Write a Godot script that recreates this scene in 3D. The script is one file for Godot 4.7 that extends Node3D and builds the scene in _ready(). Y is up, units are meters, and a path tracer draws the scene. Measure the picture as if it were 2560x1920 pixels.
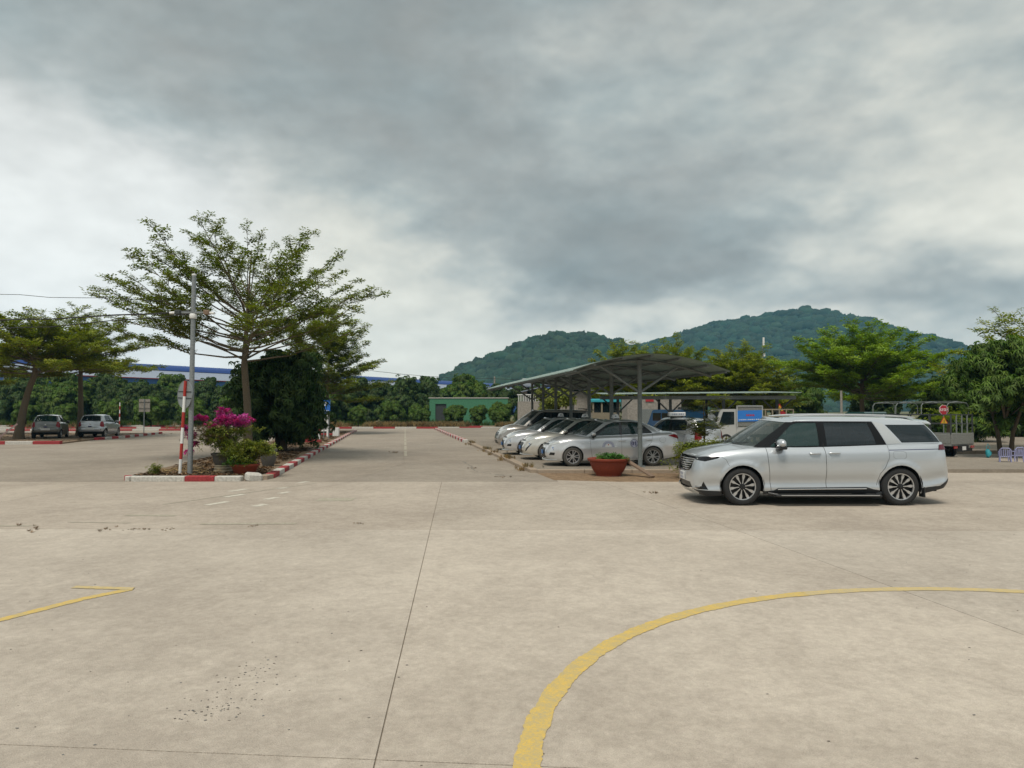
extends Node3D
# A driving-school yard under a heavy sky: plaza, island with trees, car shelter, parked cars, hills.

const SKY_EXPOSURE := 1.62   # display value of the cover over its radiance

var M := {}
var used := {}
var noise := FastNoiseLite.new()
var rng := RandomNumberGenerator.new()


func _ready() -> void:
	rng.seed = 7
	set_camera()
	set_sky()
	make_materials()
	build_ground()
	build_hills()
	build_buildings()
	build_kerbs()
	build_shelter()
	build_trees()
	build_vehicles()
	build_island_things()
	build_right_side_things()
	build_small_things()


func set_camera() -> void:
	var cam := Camera3D.new()
	cam.name = "camera"
	cam.position = Vector3(0, 1.875, 0)
	cam.rotation_degrees = Vector3(1.981, 0, 0)
	cam.fov = 54.86
	cam.near = 0.1
	cam.far = 4000.0
	add_child(cam)
	cam.current = true


func set_sky() -> void:
	var env := Environment.new()
	env.background_mode = Environment.BG_SKY
	env.tonemap_mode = Environment.TONE_MAPPER_LINEAR
	env.tonemap_exposure = 1.74
	env.sdfgi_enabled = true
	env.ssao_enabled = true
	env.ssil_enabled = true
	env.fog_enabled = true
	env.fog_density = 0.00024
	env.fog_light_color = Color(0.48, 0.76, 0.92)
	var sky := Sky.new()
	var mat := PanoramaSkyMaterial.new()
	mat.panorama = ImageTexture.create_from_image(sky_image())
	sky.sky_material = mat
	env.sky = sky
	var we := WorldEnvironment.new()
	we.name = "world_environment"
	we.environment = env
	add_child(we)
	var sun := DirectionalLight3D.new()
	sun.name = "sun"
	sun.light_energy = 0.5
	sun.light_angular_distance = 22.0
	sun.light_color = Color(1.0, 0.965, 0.91)
	sun.shadow_enabled = true
	sun.rotation_degrees = Vector3(-62, -18, 0)
	add_child(sun)


# Clouds: how bright the cover is by bearing and height in degrees, bent and frayed by noise; all round the rest of the sky the same kind of cover comes from noise alone.
const COVER_AZ := [-36, -32, -28, -24, -20, -16, -12, -8, -4, 0, 4, 8, 12, 16, 20, 24, 28, 32, 36]
const COVER_EL := [0, 2, 4, 6, 8, 10, 12, 15, 18, 21, 24, 27, 30]
const COVER := [
	[228, 229, 230, 228, 228, 227, 223, 220, 216, 215, 214, 210, 208, 206, 205, 204, 201, 199, 198],
	[231, 232, 232, 231, 231, 229, 226, 222, 218, 216, 215, 211, 209, 208, 207, 205, 202, 201, 200],
	[233, 234, 234, 234, 233, 231, 227, 222, 220, 220, 218, 213, 209, 210, 209, 207, 202, 198, 195],
	[235, 236, 236, 236, 236, 233, 226, 221, 217, 216, 214, 209, 208, 212, 212, 209, 197, 187, 180],
	[236, 237, 237, 236, 235, 231, 224, 214, 204, 187, 168, 162, 165, 179, 177, 171, 166, 166, 166],
	[237, 238, 238, 236, 235, 231, 221, 206, 190, 166, 147, 148, 149, 156, 167, 181, 187, 192, 196],
	[238, 239, 239, 238, 233, 225, 213, 197, 178, 161, 148, 150, 153, 162, 175, 193, 213, 218, 219],
	[236, 234, 233, 227, 212, 202, 192, 176, 162, 158, 153, 154, 159, 164, 174, 187, 200, 211, 220],
	[214, 209, 197, 188, 182, 174, 165, 160, 157, 159, 159, 162, 163, 167, 173, 180, 187, 196, 191],
	[179, 177, 168, 164, 162, 159, 155, 154, 154, 159, 166, 168, 169, 170, 174, 180, 195, 183, 168],
	[166, 164, 161, 158, 156, 153, 150, 149, 150, 161, 174, 171, 172, 174, 177, 179, 189, 182, 185],
	[165, 161, 156, 152, 152, 151, 150, 150, 152, 162, 176, 171, 171, 171, 171, 173, 174, 181, 190],
	[165, 160, 156, 152, 151, 149, 148, 149, 150, 151, 156, 156, 159, 163, 168, 172, 174, 181, 190],
]


func cover(azd: float, eld: float) -> float:
	azd = clampf(azd, -35.99, 35.99)
	eld = clampf(eld, 0.0, 29.99)
	var fi := (azd + 36.0) / 4.0
	var i := int(fi)
	var u := smoothstep(0.0, 1.0, fi - i) * 0.5 + (fi - i) * 0.5
	var j := 0
	while COVER_EL[j + 1] <= eld:
		j += 1
	var v: float = (eld - COVER_EL[j]) / float(COVER_EL[j + 1] - COVER_EL[j])
	v = smoothstep(0.0, 1.0, v) * 0.5 + v * 0.5
	return lerpf(lerpf(COVER[j][i], COVER[j][i + 1], u), lerpf(COVER[j + 1][i], COVER[j + 1][i + 1], u), v)


func sky_image() -> Image:
	var w := 1536
	var h := 768
	var n1 := FastNoiseLite.new()
	n1.seed = 11
	n1.noise_type = FastNoiseLite.TYPE_SIMPLEX_SMOOTH
	n1.fractal_octaves = 6
	n1.frequency = 2.3
	var n2 := FastNoiseLite.new()
	n2.seed = 23
	n2.noise_type = FastNoiseLite.TYPE_SIMPLEX_SMOOTH
	n2.fractal_octaves = 3
	n2.frequency = 0.9
	var n3 := FastNoiseLite.new()
	n3.seed = 37
	n3.noise_type = FastNoiseLite.TYPE_SIMPLEX_SMOOTH
	n3.fractal_octaves = 5
	n3.frequency = 5.5
	n3.fractal_gain = 0.58
	var data := PackedFloat32Array()
	data.resize(w * h * 3)
	var ground := Vector3(0.24, 0.22, 0.19)
	for j in h:
		var el := PI * (0.5 - (j + 0.5) / h)
		if j >= h / 2:
			for i in w:
				var o := (j * w + i) * 3
				data[o] = ground.x
				data[o + 1] = ground.y
				data[o + 2] = ground.z
			continue
		var y := sin(el)
		var cy := cos(el)
		var eld := rad_to_deg(el)
		var through := exp(-0.00024 * minf(1300.0, 150.0 / maxf(y, 0.02)))
		for i in w:
			var az := wrapf((i + 0.5) / w * TAU, -PI, PI)
			var d := Vector3(sin(az) * cy, y, -cos(az) * cy)
			var q := Vector3(d.x, d.y * 2.2, d.z) * 2.4
			var wx := n1.get_noise_3dv(q)
			var wy := n1.get_noise_3dv(q + Vector3(31.0, 7.0, 3.0))
			var azd := rad_to_deg(az)
			var near := smoothstep(50.0, 36.0, absf(azd)) * smoothstep(46.0, 29.0, eld)
			var far := 0.0
			if near < 1.0:
				far = 182.0 + n2.get_noise_3dv(q * 0.8) * 70.0 + wx * 26.0
			var gray := far
			if near > 0.0:
				var seen := cover(azd + wx * 4.6, eld + wy * 2.6 * smoothstep(0.0, 8.0, eld))
				gray = lerpf(far, seen + 9.0 * smoothstep(225.0, 190.0, seen) - 6.0 * smoothstep(215.0, 235.0, seen) + (wx + wy) * 5.0, near)
			gray += n3.get_noise_3dv(q) * (3.5 + 14.0 * (1.0 - absf(gray - 195.0) / 60.0))
			gray = clampf(gray + maxf(gray - 165.0, 0.0) * 0.06, 132.0, 241.0)
			var l := Color(gray / 255.0, 0, 0).srgb_to_linear().r
			l = maxf(0.05, (l - (1.0 - through) * 0.42) / through)   # what the haze in front takes away and adds
			var t := smoothstep(165.0, 225.0, gray)
			var warm := t * (0.25 + 0.75 * smoothstep(-24.0, -12.0, azd)) * smoothstep(60.0, 34.0, absf(azd))
			var tint := n2.get_noise_3dv(q * 2.1 + Vector3(5.0, 9.0, 1.0)) * 0.05 * (1.0 - t)
			var o := (j * w + i) * 3
			data[o] = l * (lerpf(0.905, 0.965, t) + 0.035 * warm + tint) / SKY_EXPOSURE
			data[o + 1] = l / SKY_EXPOSURE
			data[o + 2] = l * (lerpf(0.99, 1.0, t) - 0.10 * warm - tint * 0.5) / SKY_EXPOSURE
	var im := Image.create_from_data(w, h, false, Image.FORMAT_RGBF, data.to_byte_array())
	im.resize(3072, 1536, Image.INTERPOLATE_CUBIC)
	return im


# ---------------------------------------------------------------- meshes
class Geo:
	var v := PackedVector3Array()
	var n := PackedVector3Array()
	var uv := PackedVector2Array()
	var c := PackedColorArray()
	var ix := PackedInt32Array()
	var x := Transform3D()
	var col := Color(1, 1, 1)

	func add(p: Vector3, nn: Vector3, t := Vector2.ZERO) -> int:
		v.append(x * p)
		n.append((x.basis * nn).normalized())
		uv.append(t)
		c.append(col)
		return v.size() - 1

	func tri_i(a: int, b: int, d: int) -> void:   # anticlockwise as seen from outside
		ix.append(a)
		ix.append(d)
		ix.append(b)

	func quad_i(a: int, b: int, d: int, e: int) -> void:
		tri_i(a, b, d)
		tri_i(a, d, e)

	func poly(ps: Array) -> void:   # flat convex polygon, anticlockwise from outside
		var nn: Vector3 = (ps[1] - ps[0]).cross(ps[2] - ps[0])
		if nn.length_squared() < 1e-14 and ps.size() > 3:
			nn = (ps[2] - ps[0]).cross(ps[3] - ps[0])
		nn = nn.normalized()
		var first := v.size()
		var t1: Vector3 = (ps[1] - ps[0]).normalized()
		var t2 := nn.cross(t1)
		for p in ps:
			add(p, nn, Vector2((p - ps[0]).dot(t1), (p - ps[0]).dot(t2)))
		for k in range(1, ps.size() - 1):
			tri_i(first, first + k, first + k + 1)

	func box(at: Vector3, size: Vector3, ch := 0.0, b := Basis()) -> void:
		var h := size * 0.5
		ch = minf(ch, minf(h.x, minf(h.y, h.z)) * 0.9)
		var keep := x
		x = x * Transform3D(b, at)
		if ch <= 0.0:
			for f in 3:
				for s in [-1.0, 1.0]:
					var a := Vector3.ZERO
					a[f] = h[f] * s
					var e1 := Vector3.ZERO
					e1[(f + 1) % 3] = h[(f + 1) % 3]
					var e2 := Vector3.ZERO
					e2[(f + 2) % 3] = h[(f + 2) % 3] * s
					poly([a - e1 - e2, a + e1 - e2, a + e1 + e2, a - e1 + e2])
		else:
			var pt := func(sx: float, sy: float, sz: float, f: int) -> Vector3:
				var p := Vector3(sx * (h.x - ch), sy * (h.y - ch), sz * (h.z - ch))
				p[f] = [sx, sy, sz][f] * h[f]
				return p
			for f in 3:
				for s in [-1.0, 1.0]:
					var ps := []
					for q in [[-1.0, -1.0], [1.0, -1.0], [1.0, 1.0], [-1.0, 1.0]]:
						var sg := Vector3.ZERO
						sg[f] = s
						sg[(f + 1) % 3] = q[0]
						sg[(f + 2) % 3] = q[1] * s
						ps.append(pt.call(sg.x, sg.y, sg.z, f))
					poly(ps)
			for f in 3:   # edges along axis f
				var g := (f + 1) % 3
				var k := (f + 2) % 3
				for sg in [-1.0, 1.0]:
					for sk in [-1.0, 1.0]:
						var a := Vector3.ZERO
						a[g] = sg
						a[k] = sk
						var lo := a
						lo[f] = -1.0
						var hi := a
						hi[f] = 1.0
						var ps := [pt.call(lo.x, lo.y, lo.z, g), pt.call(hi.x, hi.y, hi.z, g), pt.call(hi.x, hi.y, hi.z, k), pt.call(lo.x, lo.y, lo.z, k)]
						if (ps[1] - ps[0]).cross(ps[2] - ps[0]).dot(a) < 0.0:
							ps.reverse()
						poly(ps)
			for sx in [-1.0, 1.0]:
				for sy in [-1.0, 1.0]:
					for sz in [-1.0, 1.0]:
						var ps := [pt.call(sx, sy, sz, 0), pt.call(sx, sy, sz, 1), pt.call(sx, sy, sz, 2)]
						if (ps[1] - ps[0]).cross(ps[2] - ps[0]).dot(Vector3(sx, sy, sz)) < 0.0:
							ps.reverse()
						poly(ps)
		x = keep

	func bar(a: Vector3, b: Vector3, wide: float, high: float, up := Vector3.UP) -> void:
		var d := (b - a).normalized()
		var s := d.cross(up)
		if s.length() < 0.01:
			s = d.cross(Vector3.RIGHT)
		s = s.normalized()
		var u := s.cross(d)
		box((a + b) * 0.5, Vector3((b - a).length(), high, wide), 0.0, Basis(d, u, s))

	func tube(ps: Array, rs: Array, sides := 6, caps := true) -> void:
		var up := Vector3(0.31, 0.87, 0.2)
		var rows := []
		var along := 0.0
		var side := Vector3.ZERO
		for k in ps.size():
			var d: Vector3 = (ps[mini(k + 1, ps.size() - 1)] - ps[maxi(k - 1, 0)]).normalized()
			if side == Vector3.ZERO:
				side = d.cross(up)
				if side.length() < 0.1:
					side = d.cross(Vector3.RIGHT)
			side = (side - d * side.dot(d)).normalized()
			var other := d.cross(side)
			if k > 0:
				along += (ps[k] - ps[k - 1]).length()
			var row := []
			for s in sides + 1:
				var t := TAU * s / sides
				var nn := side * cos(t) + other * sin(t)
				row.append(add(ps[k] + nn * float(rs[mini(k, rs.size() - 1)]), nn, Vector2(float(s) / sides, along)))
			rows.append(row)
		for k in rows.size() - 1:
			for s in sides:
				quad_i(rows[k][s], rows[k][s + 1], rows[k + 1][s + 1], rows[k + 1][s])
		if caps:
			for e in [0, ps.size() - 1]:
				var d: Vector3 = (ps[0] - ps[1]).normalized() if e == 0 else (ps[e] - ps[e - 1]).normalized()
				var mid := add(ps[e], d)
				var ring := []
				for s in sides:
					ring.append(add(x.affine_inverse() * v[rows[e][s]], d))
				for s in sides:
					if e == 0:
						tri_i(mid, ring[(s + 1) % sides], ring[s])
					else:
						tri_i(mid, ring[s], ring[(s + 1) % sides])

	# profile of (radius, height) from bottom to top turned round y
	func lathe(prof: Array, sides := 24, crease := 40.0) -> void:
		var m := prof.size()
		for k in m - 1:
			var a: Vector2 = prof[k]
			var b: Vector2 = prof[k + 1]
			if a.distance_to(b) < 1e-6:
				continue
			var nk := Vector2(b.y - a.y, a.x - b.x).normalized()
			var na := nk
			var nb := nk
			if k > 0:
				var p: Vector2 = prof[k - 1]
				var np := Vector2(a.y - p.y, p.x - a.x).normalized()
				if absf(rad_to_deg(np.angle_to(nk))) < crease:
					na = (np + nk).normalized()
			if k < m - 2:
				var q: Vector2 = prof[k + 2]
				var nq := Vector2(q.y - b.y, b.x - q.x).normalized()
				if absf(rad_to_deg(nq.angle_to(nk))) < crease:
					nb = (nq + nk).normalized()
			var first := v.size()
			for s in sides + 1:
				var t := TAU * s / sides
				var r := Vector3(cos(t), 0, -sin(t))
				add(r * a.x + Vector3(0, a.y, 0), r * na.x + Vector3(0, na.y, 0), Vector2(float(s) / sides, a.y))
				add(r * b.x + Vector3(0, b.y, 0), r * nb.x + Vector3(0, nb.y, 0), Vector2(float(s) / sides, b.y))
			for s in sides:
				var i := first + s * 2
				if a.x > 1e-6:
					tri_i(i, i + 2, i + 3)
				if b.x > 1e-6:
					tri_i(i, i + 3, i + 1)

	# outline in x, y given anticlockwise, pushed along z from 0 to depth
	func prism(pts: PackedVector2Array, depth: float) -> void:
		if Geometry2D.is_polygon_clockwise(pts):
			pts = pts.duplicate()
			pts.reverse()
		var tr := Geometry2D.triangulate_polygon(pts)
		var f := v.size()
		for p in pts:
			add(Vector3(p.x, p.y, depth), Vector3(0, 0, 1), p)
		for p in pts:
			add(Vector3(p.x, p.y, 0), Vector3(0, 0, -1), p)
		for k in range(0, tr.size(), 3):
			var a := tr[k]
			var b := tr[k + 1]
			var d := tr[k + 2]
			if (pts[b] - pts[a]).cross(pts[d] - pts[a]) < 0.0:
				var t := b
				b = d
				d = t
			tri_i(f + a, f + b, f + d)
			tri_i(f + pts.size() + a, f + pts.size() + d, f + pts.size() + b)
		for k in pts.size():
			var a := pts[k]
			var b := pts[(k + 1) % pts.size()]
			if a.distance_to(b) > 1e-6 and absf(depth) > 1e-6:
				poly([Vector3(a.x, a.y, 0), Vector3(b.x, b.y, 0), Vector3(b.x, b.y, depth), Vector3(a.x, a.y, depth)])

	# grid of points, rows then columns, seen from outside with columns to the right and rows upwards
	func sheet(g: Array, flip := false) -> void:
		var f := v.size()
		var rows := g.size()
		var cols: int = g[0].size()
		for j in rows:
			for i in cols:
				var du: Vector3 = g[j][mini(i + 1, cols - 1)] - g[j][maxi(i - 1, 0)]
				var dv: Vector3 = g[mini(j + 1, rows - 1)][i] - g[maxi(j - 1, 0)][i]
				var nn := du.cross(dv).normalized()
				add(g[j][i], -nn if flip else nn, Vector2(i, j))
		for j in rows - 1:
			for i in cols - 1:
				var a := f + j * cols + i
				if flip:
					quad_i(a, a + cols, a + cols + 1, a + 1)
				else:
					quad_i(a, a + 1, a + cols + 1, a + cols)

	func ball(at: Vector3, r: Vector3, seg := 10, rings := 6) -> void:
		var f := v.size()
		for j in rings + 1:
			var e := PI * (float(j) / rings - 0.5)
			for i in seg + 1:
				var t := TAU * i / seg
				var d := Vector3(cos(e) * cos(t), sin(e), -cos(e) * sin(t))
				add(at + d * r, d / r, Vector2(float(i) / seg, float(j) / rings))
		for j in rings:
			for i in seg:
				var a := f + j * (seg + 1) + i
				quad_i(a, a + 1, a + seg + 2, a + seg + 1)

	func mesh() -> ArrayMesh:
		var arr := []
		arr.resize(Mesh.ARRAY_MAX)
		arr[Mesh.ARRAY_VERTEX] = v
		arr[Mesh.ARRAY_NORMAL] = n
		arr[Mesh.ARRAY_TEX_UV] = uv
		arr[Mesh.ARRAY_COLOR] = c
		arr[Mesh.ARRAY_INDEX] = ix
		var am := ArrayMesh.new()
		am.add_surface_from_arrays(Mesh.PRIMITIVE_TRIANGLES, arr)
		return am


func numbered(called: String) -> String:
	if not used.has(called):
		used[called] = 0
		return called
	used[called] += 1
	return "%s_%03d" % [called, used[called]]


func tag(o: Node, label: String, category: String, group := "") -> Node:
	o.set_meta("label", label)
	o.set_meta("category", category)
	if group != "":
		o.set_meta("group", group)
	return o


func thing(called: String, label: String, category: String, at := Vector3.ZERO, turn := 0.0, group := "") -> Node3D:
	var o := Node3D.new()
	o.name = numbered(called)
	add_child(o)
	o.position = at
	o.rotation_degrees.y = turn
	tag(o, label, category, group)
	return o


func part(called: String, g, mat: Material, parent: Node) -> MeshInstance3D:
	var o := MeshInstance3D.new()
	o.name = called
	o.mesh = g if g is Mesh else g.mesh()
	o.material_override = mat
	parent.add_child(o, true)
	return o


func solo(called: String, g, mat: Material, label: String, category: String, at := Vector3.ZERO, turn := 0.0, group := "") -> MeshInstance3D:
	var o := MeshInstance3D.new()
	o.name = numbered(called)
	o.mesh = g if g is Mesh else g.mesh()
	o.material_override = mat
	add_child(o)
	o.position = at
	o.rotation_degrees.y = turn
	tag(o, label, category, group)
	return o


func structure(called: String, g, mat: Material, at := Vector3.ZERO) -> MeshInstance3D:
	var o := MeshInstance3D.new()
	o.name = numbered(called)
	o.mesh = g if g is Mesh else g.mesh()
	o.material_override = mat
	o.set_meta("kind", "structure")
	add_child(o)
	o.position = at
	return o


func copy_of(o: Node3D, label: String, at: Vector3, turn := 0.0, sc := 1.0) -> Node3D:
	var r: Node3D = o.duplicate()
	var base := String(o.name)
	if base.length() > 4 and base[-4] == "_" and base.right(3).is_valid_int():
		base = base.left(-4)
	r.name = numbered(base)
	add_child(r)
	r.position = at
	r.rotation_degrees.y = turn
	r.scale = Vector3.ONE * sc
	r.set_meta("label", label)
	return r


func text_part(txt: String, size: float, mat: Material, parent: Node, at: Vector3, turn := 0.0, serif := false, depth := 0.004, called := "lettering") -> MeshInstance3D:
	var t := TextMesh.new()
	t.text = txt
	var f := SystemFont.new()
	f.font_names = PackedStringArray(["Droid Serif" if serif else "Droid Sans"])
	f.font_weight = 700
	t.font = f
	t.font_size = 64
	t.pixel_size = size / 64.0
	t.depth = depth
	var o := MeshInstance3D.new()
	o.name = called
	o.mesh = t
	o.material_override = mat
	parent.add_child(o, true)
	o.position = at
	o.rotation_degrees.y = turn
	return o


func tab(t: Array, p: float) -> float:   # smooth look-up in [[x, y], ...]
	if p <= t[0][0]:
		return t[0][1]
	for k in t.size() - 1:
		if p <= t[k + 1][0]:
			var a: float = t[k][0]
			var b: float = t[k + 1][0]
			var f := (p - a) / maxf(b - a, 1e-6)
			var y0: float = t[maxi(k - 1, 0)][1]
			var y1: float = t[k][1]
			var y2: float = t[k + 1][1]
			var y3: float = t[mini(k + 2, t.size() - 1)][1]
			var x0: float = t[maxi(k - 1, 0)][0]
			var x3: float = t[mini(k + 2, t.size() - 1)][0]
			var m1 := (y2 - y0) / maxf(b - x0, 1e-6) * (b - a) if k > 0 else (y2 - y1)
			var m2 := (y3 - y1) / maxf(x3 - a, 1e-6) * (b - a) if k < t.size() - 2 else (y2 - y1)
			if (y2 - y1) * m1 <= 0.0:
				m1 = 0.0
			if (y2 - y1) * m2 <= 0.0:
				m2 = 0.0
			var f2 := f * f
			var f3 := f2 * f
			return y1 * (2 * f3 - 3 * f2 + 1) + m1 * (f3 - 2 * f2 + f) + y2 * (-2 * f3 + 3 * f2) + m2 * (f3 - f2)
	return t[-1][1]


# ---------------------------------------------------------------- materials
func srgb(r: float, g: float, b: float) -> Color:   # from real-world (linear) base colour
	return Color(r, g, b).linear_to_srgb()


func plain(called: String, c: Color, rough := 0.8, metal := 0.0) -> StandardMaterial3D:
	var m := StandardMaterial3D.new()
	m.resource_name = called
	m.albedo_color = c
	m.roughness = rough
	m.metallic = metal
	m.vertex_color_use_as_albedo = true
	M[called] = m
	return m


# a tiling picture of two or three noises mixed between two colours; also returns the height for bump
func noisy(size: int, seeds: int, freqs: Array, gains: Array, ca: Color, cb: Color, speck := 0.0, speck_c := Color(0.2, 0.2, 0.2)) -> Array:
	var layers := []
	for k in freqs.size():
		var fn := FastNoiseLite.new()
		fn.seed = seeds + k * 17
		fn.noise_type = FastNoiseLite.TYPE_SIMPLEX_SMOOTH
		fn.fractal_octaves = 4
		fn.frequency = freqs[k]
		layers.append(fn.get_seamless_image(size, size, false, false, 0.15).get_data())
	var r := RandomNumberGenerator.new()
	r.seed = seeds
	var out := PackedByteArray()
	out.resize(size * size * 3)
	var hgt := PackedByteArray()
	hgt.resize(size * size)
	for i in size * size:
		var t := 0.5
		for k in layers.size():
			t += (layers[k][i] / 255.0 - 0.5) * gains[k]
		t += (r.randf() - 0.5) * 0.16
		t = clampf(t, 0.0, 1.0)
		var c := ca.lerp(cb, t)
		var hh := t
		if speck > 0.0 and layers[-1][i] / 255.0 > 1.0 - speck:
			c = c.lerp(speck_c, 0.55)
			hh *= 0.4
		out[i * 3] = int(c.r * 255.0)
		out[i * 3 + 1] = int(c.g * 255.0)
		out[i * 3 + 2] = int(c.b * 255.0)
		hgt[i] = int(hh * 255.0)
	return [ImageTexture.create_from_image(Image.create_from_data(size, size, false, Image.FORMAT_RGB8, out)), ImageTexture.create_from_image(Image.create_from_data(size, size, false, Image.FORMAT_L8, hgt))]


func tri_mat(called: String, tex: Array, scale: float, rough: float, bump_cm := 0.0, tint := Color.WHITE) -> StandardMaterial3D:
	var m := plain(called, tint, rough)
	m.albedo_texture = tex[0]
	m.uv1_triplanar = true
	m.uv1_world_triplanar = true
	m.uv1_scale = Vector3.ONE / scale
	if bump_cm > 0.0:
		m.heightmap_enabled = true
		m.heightmap_texture = tex[1]
		m.heightmap_scale = bump_cm
	return m


func leaf_mat(called: String, c: Color, back: Color, rough := 0.55) -> StandardMaterial3D:
	var m := plain(called, c, rough)
	m.backlight_enabled = true
	m.backlight = back
	m.cull_mode = BaseMaterial3D.CULL_DISABLED
	return m


func make_materials() -> void:
	var conc := noisy(1024, 3, [0.012, 0.05, 0.22], [0.25, 0.42, 0.95], srgb(0.42, 0.370, 0.312), srgb(0.66, 0.588, 0.498), 0.15, srgb(0.20, 0.18, 0.15))
	var stain := noisy(1024, 41, [0.004, 0.014, 0.06, 0.2], [0.75, 0.5, 0.6, 0.7], srgb(0.72, 0.705, 0.69), srgb(1.0, 1.0, 0.99))
	for spec in [["concrete", Color(1, 1, 1), 2.6], ["mid_concrete", srgb(0.90, 0.885, 0.87), 2.9], ["road_concrete", srgb(0.66, 0.645, 0.625), 3.4], ["lot_concrete", srgb(0.56, 0.545, 0.52), 3.0]]:
		var m := tri_mat(spec[0], conc, spec[2], 0.92, 0.5, spec[1])
		m.detail_enabled = true
		m.detail_blend_mode = BaseMaterial3D.BLEND_MODE_MUL
		m.detail_albedo = stain[0]
		m.detail_uv_layer = BaseMaterial3D.DETAIL_UV_2
		m.uv2_triplanar = true
		m.uv2_world_triplanar = true
		m.uv2_scale = Vector3.ONE / 23.0
	var dirt := noisy(512, 61, [0.02, 0.09, 0.25], [0.8, 0.6, 0.7], srgb(0.13, 0.085, 0.05), srgb(0.34, 0.25, 0.165), 0.2, srgb(0.07, 0.05, 0.03))
	tri_mat("soil", dirt, 1.7, 1.0, 2.0)
	tri_mat("dust", dirt, 3.1, 1.0, 0.6, srgb(1.0, 0.95, 0.86))
	var grassy := noisy(512, 71, [0.02, 0.08, 0.25], [0.9, 0.7, 0.6], srgb(0.05, 0.07, 0.02), srgb(0.24, 0.19, 0.09), 0.0)
	tri_mat("field", grassy, 6.0, 1.0, 2.0)
	var bark := noisy(256, 81, [0.05, 0.2], [0.8, 0.9], srgb(0.10, 0.08, 0.055), srgb(0.30, 0.25, 0.18))
	tri_mat("bark", bark, 0.6, 1.0, 1.2, srgb(0.8, 0.78, 0.74))
	tri_mat("dark_bark", bark, 0.5, 1.0, 1.0, srgb(0.42, 0.4, 0.36))
	var worn := noisy(512, 91, [0.03, 0.12, 0.3], [0.8, 0.7, 0.7], Color(0.72, 0.72, 0.72), Color(1, 1, 1), 0.12, Color(0.55, 0.5, 0.44))
	tri_mat("kerb_white", worn, 1.3, 0.9, 0.4, srgb(0.72, 0.70, 0.64))
	tri_mat("kerb_red", worn, 1.3, 0.9, 0.4, srgb(0.44, 0.052, 0.058))
	tri_mat("kerb_old", conc, 1.1, 0.95, 0.6, srgb(0.66, 0.60, 0.54))
	tri_mat("paint_yellow", noisy(512, 95, [0.02, 0.09, 0.28], [0.9, 0.9, 1.2], srgb(0.45, 0.37, 0.20), srgb(0.66, 0.45, 0.10), 0.16, srgb(0.36, 0.31, 0.24)), 1.4, 0.85, 0.2)
	tri_mat("paint_faded", noisy(512, 97, [0.02, 0.09, 0.28], [0.9, 0.8, 1.0], srgb(0.44, 0.41, 0.33), srgb(0.70, 0.67, 0.59), 0.16, srgb(0.26, 0.24, 0.2)), 1.2, 0.9, 0.2)
	tri_mat("paint_old", noisy(512, 99, [0.02, 0.09, 0.28], [0.9, 0.8, 1.0], srgb(0.29, 0.26, 0.19), srgb(0.45, 0.42, 0.34), 0.14, srgb(0.2, 0.18, 0.15)), 1.2, 0.9, 0.2)
	tri_mat("plaster", worn, 3.0, 0.95, 0.3, srgb(0.42, 0.39, 0.345))
	tri_mat("green_wall", worn, 2.4, 0.9, 0.3, srgb(0.09, 0.30, 0.17))
	tri_mat("steel_paint", worn, 1.2, 0.6, 0.1, srgb(0.25, 0.28, 0.275))
	tri_mat("steel_dark", worn, 1.2, 0.65, 0.1, srgb(0.055, 0.065, 0.065))
	tri_mat("roof_sheet", worn, 3.0, 0.55, 0.1, srgb(0.36, 0.47, 0.43))
	tri_mat("blue_sheet", worn, 5.0, 0.5, 0.1, srgb(0.055, 0.17, 0.50))
	tri_mat("deep_blue_sheet", worn, 5.0, 0.5, 0.1, srgb(0.028, 0.085, 0.33))
	tri_mat("grey_sheet", worn, 5.0, 0.6, 0.1, srgb(0.36, 0.42, 0.52))
	tri_mat("old_wood", worn, 0.7, 0.95, 0.5, srgb(0.30, 0.21, 0.15))
	tri_mat("pink_wood", worn, 0.7, 0.9, 0.4, srgb(0.50, 0.36, 0.34))
	tri_mat("terracotta", worn, 0.8, 0.7, 0.25, srgb(0.33, 0.062, 0.030))
	tri_mat("old_pot", worn, 0.6, 0.95, 0.4, srgb(0.15, 0.145, 0.13))
	tri_mat("cream_pot", worn, 0.6, 0.95, 0.4, srgb(0.42, 0.37, 0.27))
	tri_mat("galvanised", worn, 0.9, 0.45, 0.1, srgb(0.34, 0.37, 0.38))
	tri_mat("truck_bed", worn, 1.1, 0.8, 0.2, srgb(0.27, 0.28, 0.26))
	M["galvanised"].metallic = 0.3
	# vehicles
	for s in [["paint_van", srgb(0.57, 0.61, 0.645)], ["paint_silver", srgb(0.68, 0.695, 0.715)], ["paint_pearl", srgb(0.72, 0.71, 0.66)], ["paint_mpv", srgb(0.42, 0.40, 0.375)], ["paint_dark", srgb(0.16, 0.165, 0.155)], ["paint_white", srgb(0.66, 0.67, 0.66)], ["paint_hatch", srgb(0.50, 0.52, 0.54)], ["paint_blue", srgb(0.035, 0.21, 0.52)], ["paint_green", srgb(0.03, 0.11, 0.10)]]:
		var m := plain(s[0], s[1], 0.28, 0.55)
		m.clearcoat_enabled = true
		m.clearcoat = 1.0
		m.clearcoat_roughness = 0.06
	plain("gap", srgb(0.02, 0.021, 0.023), 0.9)
	plain("trim_black", srgb(0.018, 0.02, 0.022), 0.42)
	plain("gloss_black", srgb(0.008, 0.009, 0.011), 0.08)
	plain("pillar_black", srgb(0.014, 0.016, 0.018), 0.75)
	M["pillar_black"].metallic_specular = 0.2
	plain("under", srgb(0.012, 0.012, 0.012), 1.0)
	plain("tyre", srgb(0.020, 0.021, 0.022), 0.85)
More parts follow.
